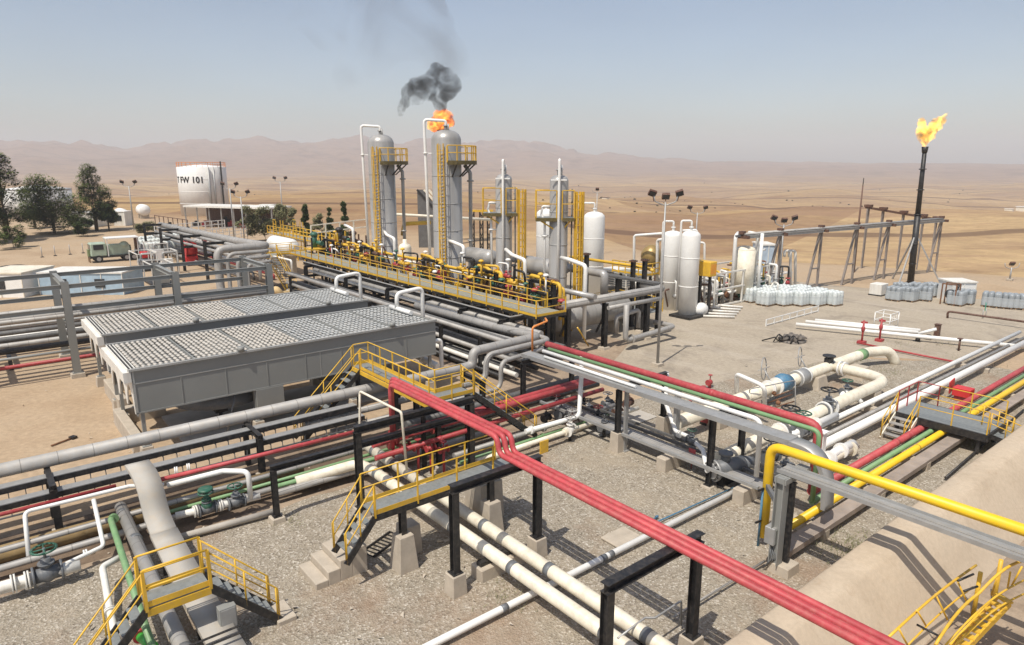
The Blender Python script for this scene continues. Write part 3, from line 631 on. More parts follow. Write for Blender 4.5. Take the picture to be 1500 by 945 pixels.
# ---- red riser headers and wide red pipes running right
for k,(a,z) in enumerate(((-24.45,1.75),(-24.1,1.74),(-23.5,1.4))):
    pipe(('upper','middle','lower')[k]+' of the three maroon red header pipes running right from the red risers',[(a,12.3-.2*k,z),(a+.25,24.9,z+.25)],.15 if k<2 else .11,RED if k<2 else REDD,group='red header pipes behind the crossover stairs',flanges=[((a,13.2,z),B_),((a+.05,15,z),B_)],flm=REDD)
for k in range(5):
    q=(-24.4+.45*k,13.2+.35*k,1.35)
    t=thing('red_valve',('leftmost','second','third','fourth','rightmost')[k]+' small red valve in the row at the foot of the red risers','valve',q,'small red valves under the red risers')
    MB()._ell(q,.13,.13,.13,10,6).disc(V(q)+Vector((0,.2,0)),B_,.16,.05).disc(V(q)-Vector((0,.2,0)),B_,.16,.05).cyl(V(q)-Vector((0,.2,0)),V(q)+Vector((0,.2,0)),.08).cyl(q,(q[0],q[1],.2),.06).build('valve_body',REDD,t); MB().cyl(q,(q[0],q[1],1.7),.035,seg=8).disc((q[0],q[1],1.7),UP,.14,.03).build('hand_wheel',REDD,t)
# ---- yellow crossover in the middle (over the thick grey pipe)
t=thing('crossover_walkway','long yellow railed crossover with stairs at both ends, in front of the near cooler','walkway',(-27,14.8,3.3))
MB().mm(-30.3,-23.2,14.35,15.2,3.24,3.29).mm(-24.1,-23.2,15.2,16.6,3.24,3.29).build('deck',GRATE,t)
MB().beam((-30.3,14.3,3.15),(-23.2,14.3,3.15),.06,.2).beam((-30.3,15.25,3.15),(-24.1,15.25,3.15),.06,.2).build('edge_beam',YEL,t)
railing(t,[(-29.35,14.33,3.3),(-23.18,14.33,3.3),(-23.18,16.6,3.3)],step=1.3); railing(t,[(-30.28,14.4,3.3),(-30.28,15.22,3.3),(-24.12,15.22,3.3),(-24.12,16.6,3.3)],step=1.3)
stair(t,(-30.26,14.35,3.3),(0,-1,0),(.85,0,0),3.2,3.0,11); stair(t,(-23.2,16.6,3.3),(0,1,0),(-.88,0,0),3.7,3.0,11)
for q in ((-30.1,14.5),(-27.4,15.1),(-24.0,14.5),(-23.4,16.4)): MB().ibeam((q[0],q[1],0),(q[0],q[1],3.15),.16,.16).build('leg',BLK,t)
t=thing('sign','small yellow sign panel leaning at the foot of the long crossover stairs','sign',p(798,665)); q=p(797,655,.3); MB().box((q[0],q[1],.32),(.05,.5,.6)).build('panel',YEL,t)
pipe('white pipe along the ground rising beside the black post right of the long crossover',[p(770,632,.9),p(848,610,.9),p(852,545,2.9),p(851,520,3.2)],.115,WHT,bend=.35,flanges=[(p(778,630,.9),B_)])
# ================================================================ pipe rack running to the lower right
t=thing('cable_tray','wide grey cable tray bending down at its near end, beside the long green pipe','cable tray',(-19,22.5,3.3))
MB().mm(-26.6,-11.6,22.2,22.85,3.28,3.31).build('tray_cover',GAL,t)
MB().beam((-26.6,22.2,3.24),(-11.6,22.2,3.24),.04,.2).beam((-26.6,22.85,3.24),(-11.6,22.85,3.24),.04,.2).build('side_rail',GAL,t)
ribbon([(-11.6,0,3.3),(-10.9,0,3.28),(-10.4,0,2.95),(-10.1,0,2.2),(-10.05,0,1.2)],(22.2,22.2),(22.85,22.85),-.16).build('tray_bend',GAL,t)
pipe('bright white channel lying on the wide grey cable tray',[(-25.2,22.55,3.4),(-19.0,22.45,3.4)],.08,WHT,seg=4,name='channel',cat='channel')
pipe('long white pipe beside the wide grey cable tray, turning down before the yellow pipe',[(-26.2,23.35,3.35),(-13.3,23.2,3.35),(-13.3,23.2,1.0)],.1,WHT,bend=.35)
pipe('long green pipe beside the wide grey cable tray, turning down at its near end',[(-26.2,23.75,3.4),(-11.25,23.75,3.4),(-11.25,23.75,.55)],.09,GRN,bend=.3)
pipe('long thick red pipe at the back of the right hand rack',[(-27.3,24.6,3.3),(-11.7,24.6,3.3),(-11.7,24.6,.55)],.17,RED,bend=.45,bands=[((-16.5,24.6,3.3),A_)],bandm=RED,seg=16)
pipe('short orange yellow pipe bending over at the start of the thick red pipe',[(-28.3,24.4,2.3),(-28.3,24.4,4.1),(-28.3,25.5,4.3),(-28.9,25.9,4.3)],.06,ORNG,bend=.2)
for k,(a,b0,b1,lb) in enumerate(((-26.0,21.8,25.3,'black portal carrying the right hand rack next to the nested elbows'),(-20.0,22.5,25.8,'black portal carrying the right hand rack, on a concrete plinth in the middle'),(-15.1,22.7,24.9,'black portal carrying the right hand rack beside the grey strainer'))):
    goalpost(lb,(a,b0),(a,b1),3.2,w=.24,foot=.95 if k<2 else .1)
t=thing('rack_post','grey steel post hugging the black portal on the concrete plinth','post',(-19.75,22.9,0)); MB().box((-19.75,22.75,1.6),(.12,.2,3.1)).box((-19.75,22.75,.03),(.3,.3,.06)).build('post',GAL,t)
t=thing('rack_post','grey steel post standing beside the white swan neck under the right hand rack','post',(-18.3,24.6,0)); MB().box((-18.3,24.6,1.6),(.16,.3,3.1)).box((-18.3,24.6,.03),(.35,.45,.06)).build('post',GAL,t)
# low channel on plinths
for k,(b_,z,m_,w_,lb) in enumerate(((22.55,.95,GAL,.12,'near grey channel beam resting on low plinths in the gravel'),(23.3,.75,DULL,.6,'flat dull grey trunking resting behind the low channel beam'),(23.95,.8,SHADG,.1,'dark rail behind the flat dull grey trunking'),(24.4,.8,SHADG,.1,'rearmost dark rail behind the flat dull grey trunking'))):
    t=MB().mm(-25.5,-12.8,b_-w_/2,b_+w_/2,z-.12,z).build('channel_beam',m_,label=lb,cat='beam')
for k,a in enumerate((-23.0,-17.3,-13.5)):
    t=thing('concrete_plinth',('leftmost','middle','rightmost')[k]+' of the low concrete plinths under the channel beams','plinth',(a,23.2,0)); MB().mm(a-.25,a+.25,22.3,24.5,-.03,.62).build('concrete_block',CON,t,bev=.03)
# white valve branch
train('white valve branch hanging under the right hand rack with a black handwheel',[p(977,545,3.1),p(975,590,1.9),p(990,632,1.15),p(1010,640,1.1),p(1030,660,.95),p(1036,690,.75)],.1,[(p(995,636,1.13),A_,'f'),(p(1013,645,1.07),A_,'v')],m=WHT)
t=thing('red_tag','small red sign plate fixed to the low channel beam','sign',p(1014,662,.7)); q=p(1014,662,.8); MB().box(q,(.35,.03,.28)).cyl((q[0],q[1],0),(q[0],q[1],.8),.02).build('plate',REDD,t)
# grey strainer / pump
t=thing('strainer','big grey strainer vessel with round bolted end cover beside the black portal','strainer',(-15.3,24,.05))
c=V(p(1062,685,.75)); d=Vector((.25,1,0)).normalized()
MB().cyl(c-d*.55,c+d*.9,.36,seg=20).cyl(c+d*.9,c+d*1.5,.36,.2,seg=20).build('vessel_body',GRYD,t)
MB().disc(c-d*.6,d,.46,.12,20).disc(c-d*.7,d,.34,.08,20).build('end_cover',GAL,t)
MB().cyl(c+Vector((0,0,.3)),c+Vector((0,0,.62)),.2).disc(c+Vector((0,0,.64)),UP,.3,.08).build('top_flange',GRYD,t)
b=MB()
for k in range(12):
    a=2*math.pi*k/12; b.cyl(c-d*.76+perp(d)*.4*math.cos(a)+d.cross(perp(d))*.4*math.sin(a),c-d*.64+perp(d)*.4*math.cos(a)+d.cross(perp(d))*.4*math.sin(a),.03,seg=6)
b.build('bolt_ring',BLK,t); MB().mm(c.x-.15,c.x+.15,c.y-.3,c.y+.6,0,c.z-.3).build('saddle',BLK,t)
for k,(x,y,lb) in enumerate(((1128,668,'second grey valve body right of the big strainer'),(1150,690,'third dark valve body nearest the bright yellow pipe bend'))):
    t=thing('valve',lb,'valve',p(x,y,0)); q=V(p(x,y,.7)); MB().cyl((q.x,q.y,0),(q.x,q.y,.4),.12).build('stand',BLK,t); valve(t,q,(.2,1,0),.16,body=GRYD,wheel=BLK)
for k,(x,y,sx,lb) in enumerate(((1040,655,1,'small red cabinet standing behind the right hand rack'),)):
    q=p(1032,622,0); t=thing('red_box',lb,'cabinet',q); MB().box((q[0],q[1],.45),(.5,.35,.6)).build('cabinet_body',REDD,t,bev=.03); MB().box((q[0],q[1],.07),(.4,.3,.14)).build('base',BLK,t)
q=p(1050,625,0); t=thing('tan_block','tan concrete block next to the small red cabinet','block',q); MB().box((q[0],q[1],.35),(.8,.7,.7)).build('concrete_block',CON,t,bev=.03)
for k,(x,y) in enumerate(((1012,598),(1030,577),(1040,560))):
    q=p(x,y,.35); t=thing('red_pump',('small red valve in front behind the right hand rack','middle red valve behind the right hand rack','farthest red valve stem behind the right hand rack')[k],'valve',at(q,0)); MB()._ell(q,.16,.2,.17,10,6).cyl((q[0],q[1],0),q,.09).disc((q[0],q[1]-.2,q[2]),B_,.18,.05).build('valve_body',REDD,t); MB().cyl(q,(q[0],q[1],.8),.03).disc((q[0],q[1],.8),UP,.13,.03).build('hand_wheel',REDD,t)
# ================================================================ white main pipeline with branch
A0=[(-19.0,25.6,.95),(-19.0,45.6,.95),(-18.3,47.3,.95),(-17.9,47.8,-.3)]
t=thing('main_pipeline','thick white pipeline with blue valve and elbow going underground','pipe',(-19,36,0))
MB().tube(A0,.33,bend=1.2,seg=20).build('pipe_run',CRM,t)
for b_ in (33.6,34.4,36.6,37.5): MB().disc((-19,b_,.95),B_,.48,.12).build('flange',WHT,t)
MB().cyl((-19,34.4,.95),(-19,35.6,.95),.45,seg=20)._ell((-19,35.0,1.05),.5,.55,.5,14,8).build('blue_valve',BLUE,t)
MB().cyl((-19,36.5,.95),(-19,37.6,.95),.46,seg=20).build('sleeve',GAL,t)
MB().cyl((-19,44.3,.95),(-19,45.0,.95),.36,seg=20).build('green_band',GRN,t)
MB().box((-19,40.3,1.35),(.35,.5,.35)).disc((-19,40.3,1.65),UP,.38,.07).cyl((-19,40.3,1.4),(-19,40.3,1.7),.06).build('hand_wheel',BLK,t)
for b_,r_ in ((34.0,.6),(37.9,.55)):
    MB().tube(ringpts((-19.6,b_,1.9),(1,.3,.1),r_,18),.03,bend=.01,seg=6).cyl((-19.6,b_,1.9),(-19.1,b_,1.2),.04).build('hand_wheel',GAL,t)
    MB().cyl((-19.6,b_-r_,1.9),(-19.6,b_+r_,1.9),.02,seg=6).build('wheel_spoke',GAL,t)
t=thing('branch_pipeline','thick white branch looping from the pipeline back towards the camera','pipe',(-16,36,0))
MB().tube([(-18.9,40.6,.95),(-15.5,40.6,.95),(-15.5,36.5,.95),(-15.3,23.6,.9)],.31,bend=2.0,seg=20,n=9).build('pipe_run',CRM,t)
for q,ax in (((-18.4,40.6,.95),A_),((-18.15,40.6,.95),A_),((-15.45,33.5,.95),B_),((-15.4,32.7,.95),B_),((-15.35,30,.95),B_),((-15.3,28.4,.9),B_)): MB().disc(q,ax,.45,.1).build('flange',WHT,t)
valve(t,(-15.4,33.1,.95),B_,.2,wheel=BLK); valve(t,(-15.3,29.2,.9),B_,.2,wheel=BLK)
for k,(q,w_) in enumerate((((-19,38.7,0),1.3),((-18.2,42.6,0),1.2),((-15.6,38.5,0),1.0),((-19,32.0,0),.9))):
    t=thing('pipeline_plinth',('tan concrete plinth under the pipeline left of the branch','tan concrete plinth under the pipeline right of the branch','tan concrete plinth inside the loop of the branch','tan concrete plinth under the near end of the pipeline')[k],'plinth',q); footing(t,q,w_,.75,w_*.75)
pipe('white goalpost shaped bypass pipe over the thick white pipeline',[p(1079,590,.5),p(1079,548,2.3),p(1120,566,2.3),p(1120,606,.5)],.11,WHT,bend=.3)
t=thing('meter_frame','thin grey pipe frame with small gauges beside the blue valve','frame',p(1130,590)); b=MB()
b.tube([p(1098,593,.1),p(1098,570,1.5),p(1165,557,1.5),p(1165,600,.1)],.03,bend=.1,seg=8); b.build('frame_tube',GAL,t)
b=MB(); b.tube([p(1125,590,.5),p(1140,585,.9),p(1160,578,.9)],.035,seg=8).tube([p(1128,600,.4),p(1150,592,.5),p(1163,588,.5)],.035,seg=8).tube([p(1135,580,1.0),p(1160,572,1.0)],.03,seg=8); b.build('impulse_pipe',RUST,t)
for k,(x,y) in enumerate(((1134,576),(1140,590))): MB()._ell(p(x,y,.9),.13,.13,.13,10,6).build('gauge',RUST,t)
# parallel pipe pair going right
for k,(a,z,r_,m_,lb) in enumerate(((-14.95,.55,.14,WHT,'far white pipe of the group running to the right edge'),(-14.35,.4,.11,DULL,'dull grey pipe between the white pipes running to the right edge'),(-13.65,.6,.2,WHT,'near thicker white pipe of the group running to the right edge'))):
    pipe(lb,[(a,28.5,z),(a+1.2*k*0,62,z)],r_,m_,seg=14,group='pipes running to the right edge')
for k,b_ in enumerate((31.5,37,43.5,50)):
    t=thing('pipe_sleeper',('nearest','second','third','farthest')[k]+' low concrete sleeper under the white pipes running right','pipe support',(-15.2,b_,0)); MB().mm(-15.3,-13.3,b_-.2,b_+.2,-.03,.3).build('concrete_block',CON,t,bev=.02)
train('short white pipe end with flange left of the red and green pipes',[(-12.75,27.6,.5),(-12.75,30.5,.5)],.2,[((-12.75,28.0,.5),B_,'f'),((-12.75,30.0,.5),B_,'f')],m=CRM)
train('white elbow with white handwheel standing beside the pipes on the right',[p(1235,600,.3),p(1232,578,1.0),p(1245,572,1.1),p(1262,590,.6)],.13,[(p(1240,574,1.05),(.4,1,0),'v')],m=WHT)
train('white valve assembly between the branch pipeline and the yellow bend',[p(1150,640,.7),p(1180,628,.75),p(1225,608,.75)],.17,[(p(1175,630,.75),B_,'v'),(p(1195,620,.75),B_,'f')],m=WHT)
train('second white valve assembly near the end of the grey tray',[p(1200,680,.6),p(1225,662,.65),p(1250,650,.65)],.2,[(p(1215,672,.65),B_,'f'),(p(1232,660,.65),B_,'f')],m=WHT)
t=thing('white_post','short white post standing under the near end of the green pipe','post',p(1198,672)); q=p(1200,690,0); MB().box((q[0],q[1],.9),(.2,.3,1.8)).box((q[0],q[1],1.82),(.35,.45,.05)).build('post',WHT,t)
# red green yellow trio and walkway plank
for k,(a,z,r_,m_,lb) in enumerate(((-11.7,.55,.16,RED,'red pipe of the low trio running to the right edge'),(-11.25,.55,.11,GRN,'green pipe of the low trio running to the right edge'),(-10.82,.58,.15,YELB,'yellow pipe of the low trio running to the right edge'))):
    pipe(lb,[(a,(24.5,23.7,21.0)[k],z),(a,66,z)],r_,m_,bands=[((a,b_,z),B_) for b_ in ((32.2,39.6) if k!=1 else (35,))],bandm=m_,seg=14,group='low trio of coloured pipes')
DUSTY=mat('dusty_trunking',(.30,.25,.21),.8,var=.2,dust=.6,dustcol=(.36,.27,.19))
t=thing('trunking','flat dusty grey trunking beside the low yellow pipe','cable duct',(-9.4,30,.5)); MB().mm(-10.55,-10.05,19.8,36,.42,.5).build('duct_cover',DUSTY,t); MB().beam((-10.03,19.8,.4),(-10.03,36,.4),.04,.2).build('side_rail',DUSTY,t)
t=MB().mm(-10.5,-10.0,36.6,64,.42,.5).build('trunking_end',DUSTY,label='far length of flat trunking beyond the black crossover on the right',cat='cable duct')
for k,b_ in enumerate((22.5,27,31.5,39.5,45,52)):
    t=thing('pipe_sleeper',('first','second','third','fourth','fifth','sixth')[k]+' sleeper from the yellow bend under the low coloured trio','pipe support',(-11,b_,0)); MB().mm(-12.1,-10.0,b_-.2,b_+.2,-.03,.38).build('concrete_block',CON,t,bev=.02)
# crossover on the right
t=thing('crossover_walkway','black decked crossover with yellow rails and wooden stairs over the low coloured trio','walkway',(-10.5,35,1.3))
MB().mm(-12.9,-9.0,35.0,37.4,1.02,1.08).build('deck',GRATE,t)
MB().beam((-12.9,34.95,.9),(-9.0,34.95,.9),.08,.34).beam((-12.9,37.45,.9),(-9.0,37.45,.9),.08,.34).beam((-8.96,34.95,.9),(-8.96,37.45,.9),.08,.34).build('edge_beam',BLK,t)
railing(t,[(-11.9,34.98,1.09),(-9.0,34.98,1.09)],toe=False); railing(t,[(-11.9,37.4,1.09),(-9.0,37.4,1.09)],toe=False)
railing(t,[(-12.9,35.1,1.09),(-12.9,37.4,1.09),(-11.9,37.4,1.09)],toe=False,m=REDD)
stair(t,(-12.9,35.0,1.06),(0,-1,0),(1.0,0,0),1.5,1.0,5,treadm=DULL,m=CRM)
stair(t,(-9.0,35.2,1.06),(.85,.53,0),(-.6,1.0,0),1.3,.5,3)
for q in ((-12.8,35.1),(-12.8,37.3),(-9.3,35.1),(-9.3,37.3)): MB().box((q[0],q[1],.5),(.14,.14,1.0)).build('leg',BLK,t)
t=thing('red_cart','red metal box with open lid behind the right hand crossover','box',p(1405,585))
q=p(1410,580,.3); MB().box((q[0],q[1],.55),(.9,.7,.5)).build('box_body',mat('bright_red_paint',(.55,.03,.03),.4),t,bev=.03); MB().box((q[0]-.6,q[1],.75),(.05,.7,.7),tilt=.2).build('lid',MATS['bright_red_paint'],t); MB().box((q[0],q[1],.15),(.7,.5,.3)).build('stand',REDD,t)
pipe('black beam lying across the soil below the right hand crossover',[p(1085*1.0+300,700,.15),p(1500,600,.15)],.06,BLK,cat='beam',name='beam',seg=4)
# ---- yard pipes at far right
for k,(q0,q1,r_,lb) in enumerate(((p(1170,476,.45),p(1240,483,.45),.16,''),)): pass
GY='white pipes across the far yard'
pipe('long white pipe in front crossing the far yard to the right edge',[p(1166,475,.4),p(1520,510,.4)],.15,WHT,group=GY)
pipe('middle white pipe crossing the far yard beside the red stands',[p(1180,471,.4),p(1345,487,.4)],.14,WHT,group=GY)
pipe('rear white pipe crossing the far yard beside the red stands',[p(1194,469,.4),p(1348,484,.4)],.13,WHT,group=GY)
pipe('white elbow pipe joining the yard pipes under a short wooden post',[p(1345,489,.4),p(1372,482,.9)],.12,WHT)
for k,(x,y) in enumerate(((1262,503),(1288,500))):
    q=p(x,y,0); t=thing('red_stand',('left','right')[k]+' of the two red stands astride the white yard pipes','stand',q)
    MB().cyl(q,(q[0],q[1],1.75),.07).build('post',REDD,t); MB().beam((q[0]-.15,q[1]-.1,1.6),(q[0]+.2,q[1]+.15,1.6),.12,.14).box((q[0],q[1],.1),(.5,.5,.2)).build('cross_bar',REDD,t); MB()._ell((q[0],q[1],1.1),.15,.15,.25,8,6).build('valve_body',REDD,t)
pipe('thin dark red pipe on the gravel running from the red stands',[p(1255,502,.15),p(1408,532,.15)],.07,REDD)
t=thing('white_cage','white wire cage frame standing behind the red stands','cage',p(1296,478)); b=MB(); q=p(1297,480,0)
for i in (-1,1):
    for j in (-1,1): b.cyl((q[0]+i*.6,q[1]+j*.8,0),(q[0]+i*.6,q[1]+j*.8,1.3),.04,seg=6)
for z in (.1,.7,1.3): b.tube([(q[0]-.6,q[1]-.8,z),(q[0]+.6,q[1]-.8,z),(q[0]+.6,q[1]+.8,z),(q[0]-.6,q[1]+.8,z),(q[0]-.6,q[1]-.8,z)],.03,bend=.01,seg=6)
for k in range(5): b.cyl((q[0]+.6,q[1]-.64+.32*k,.1),(q[0]+.6,q[1]-.64+.32*k,1.3),.015,seg=6)
b.build('cage_frame',WHT,t)
for k,(x,y) in enumerate(((1344,500),(1360,497))):
    q=p(x,y,0); t=thing('pipe_stand',('left','right')[k]+' dark stub support under the junction of the yard pipes','pipe support',q); MB().cyl(q,(q[0],q[1],.35),.16).box((q[0],q[1],.02),(.5,.5,.04)).build('post',BLK,t)
t=thing('pipe_stand','brown post under the white yard pipe nearest the right edge','pipe support',p(1404,517)); q=p(1404,514,0); MB().cyl(q,(q[0],q[1],.9),.07).box((q[0],q[1],.9),(.3,.3,.06)).build('post',BROWN,t)
t=thing('brown_post','short thick brown post beside the white elbow pipe','post',p(1372,493)); q=p(1372,492,0); MB().box((q[0],q[1],.45),(.35,.35,.9)).box((q[0],q[1],.92),(.42,.42,.05)).build('post',BROWN,t)
pipe('brown pipe with a turned down end along the soil at the far right',[p(1388,466,0),p(1388,456,.6),p(1520,474,.6)],.09,BROWN,bend=.35)
t=thing('green_sign','small green sign on posts in front of the brown pipe','sign',p(1441,466)); q=p(1441,466,0); MB().box((q[0],q[1],1.0),(.05,1.0,.6),.3).build('sign_panel',mat('green_sign_paint',(.05,.35,.22),.5),t)
for s in (-.4,.4): MB().cyl((q[0],q[1]+s,0),(q[0],q[1]+s,.8),.03).build('post',GAL,t)
RUBB=mat('dark_rubble',(.16,.14,.12),.9,var=.4,scale=3)
# scrap heap
t=thing('scrap_heap','heap of dark broken rubble and bent metal on the yard','scrap heap',p(1160,505)); rr=random.Random(3); c=p(1162,500,0); b=MB()
for k in range(46):
    x,y=rr.uniform(-.62,.62),rr.uniform(-.8,.8); s_=rr.uniform(.12,.38); b.box((c[0]+x,c[1]+y,max(.05,.4-.25*math.hypot(x,y))+rr.uniform(0,.1)),(s_*1.6,s_,s_*.5),rr.uniform(0,6),rr.uniform(-.7,.7))
b._ell((c[0],c[1],0),.9,1.1,.25,14,6); b.build('rubble',RUBB,t); b=MB()
for k in range(16):
    q=(c[0]+rr.gauss(-.2,.5),c[1]+rr.gauss(-.5,.5),.15); b.tube([q,(q[0]+rr.uniform(-.5,.5),q[1]+rr.uniform(-.6,.6),rr.uniform(.2,.7)),(q[0]+rr.uniform(-.9,.9),q[1]+rr.uniform(-.9,.9),.06)],.05,bend=.1,seg=6)
b.build('bent_metal',BLK,t)
# white kerb fence on the yard
t=thing('low_rail_fence','long low white railing lying along the yard edge','fence',p(1160,470)); q0,q1=V(p(1122,478)),V(p(1198,457))
b=MB()
for z in (.1,.55,): b.beam(q0+Vector((0,0,z)),q1+Vector((0,0,z)),.06,.08)
b.build('rail',WHT,t)
for k in range(8): q=q0.lerp(q1,k/7); MB().box((q.x,q.y,.3),(.08,.08,.6)).build('post',WHT,t)
# ---------------- yellow caged ladder in the lower right corner
t=thing('caged_ladder','yellow hooped stairway with curved hand rails at the lower right corner, shadowed on the bund','ladder',(-4.6,20,0))
def arc(p0,p1,bul,n=10):
    p0,p1=V(p0),V(p1); return [p0.lerp(p1,k/n)+Vector((0,0,bul*math.sin(math.pi*k/n))) for k in range(n+1)]
L0=p(1300,935,1.6); L1=p(1430,828,1.9)
b=MB().tube(arc(L0,L1,.12),.034,seg=8); b.build('hand_rail',YEL,t)
b=MB().tube(arc(p(1330,945,1.0),p(1425,860,1.3),.1),.025,seg=8); b.build('hand_rail',YEL,t)
b=MB().tube(arc(p(1370,945,2.4),p(1420,880,2.6),.12,6)+arc(p(1435,868,2.7),p(1505,820,3.1),.2,8),.036,seg=8); b.build('hand_rail',YEL,t)
b=MB().tube(arc(p(1385,945,1.6),p(1500,850,2.2),.25),.025,seg=8).tube(arc(p(1400,945,1.1),p(1500,870,1.7),.2),.025,seg=8); b.build('hand_rail',YEL,t)
for (x0,y0,x1,y1) in ((1317,922,1332,950),(1343,894,1356,916),(1370,870,1388,908),(1402,850,1418,886),(1460,848,1452,872),(1480,838,1476,862),(1497,830,1482,858)):
    MB().tube([p(x0,y0,1.9),p(x1,y1,1.2)],.025,seg=8).build('rail_post',YEL,t)
for k in range(9):
    f=k/8; a=V(p(1392,948,.9)).lerp(V(p(1462,872,1.6)),f); e=V(p(1412,955,.9)).lerp(V(p(1480,884,1.6)),f); MB().beam(a,e,.2,.05).build('tread',YEL,t)
MB().beam(p(1392,948,.85),p(1462,872,1.55),.05,.2).beam(p(1412,955,.85),p(1480,884,1.55),.05,.2).build('stringer',YEL,t)
for q,e in ((p(1343,915,1.2),p(1374,931,1.2)),(p(1403,851,2.0),p(1426,841,2.0)),(p(1412,866,1.8),p(1432,859,1.8))): MB().tube([q,e],.03,seg=8).build('peg',BLK,t)
for q in (p(1425,905,0),p(1455,885,0)): MB().cyl(q,(q[0],q[1],1.5),.06).build('leg',YEL,t)

# dark valve clutter under the start of the right hand rack
rv=random.Random(41)
for k in range(12):
    x,y=(800,822,838,862,876,890,905,815,850,885,920,835)[k],(612,606,618,600,612,592,604,592,586,625,590,630)[k]
    q=p(x,y,.55); t=thing('gate_valve',ORD[k]+' dark gate valve of the cluster under the start of the right hand rack','valve',at(q,0),'dark valves under the right hand rack')
    MB().cyl((q[0],q[1],0),(q[0],q[1],.4),.08).build('stand',BLK,t); valve(t,q,(rv.uniform(-.4,.4),1,0),rv.uniform(.09,.14),body=(BLK,GRYD,BROWN,WST)[k%4],wheel=(BLK,REDD,GAL)[k%3])
for k,(b0_,b1_,a_,z_,m_,r_,lb) in enumerate(((15.5,26,-23.2,.6,DULL,.12,'grey ground pipe below the crossover stairs beside the dark valves'),(15.5,25,-22.7,.45,GRN,.08,'green ground pipe below the crossover stairs beside the dark valves'),(16,26.5,-22.2,.55,CRM,.11,'cream ground pipe below the crossover stairs beside the dark valves'),(15,27,-25.6,.9,BLK,.14,'black ground pipe below the maroon red headers'),(15,27,-26.4,1.2,SHADG,.18,'dark lagged pipe behind the maroon red headers'),(15,27,-27.0,.6,DULL,.16,'dull low pipe behind the maroon red headers'))):
    pipe(lb,[(a_,b0_,z_),(a_,b1_,z_)],r_,m_,flanges=[((a_,(b0_+b1_)/2,z_),B_)])
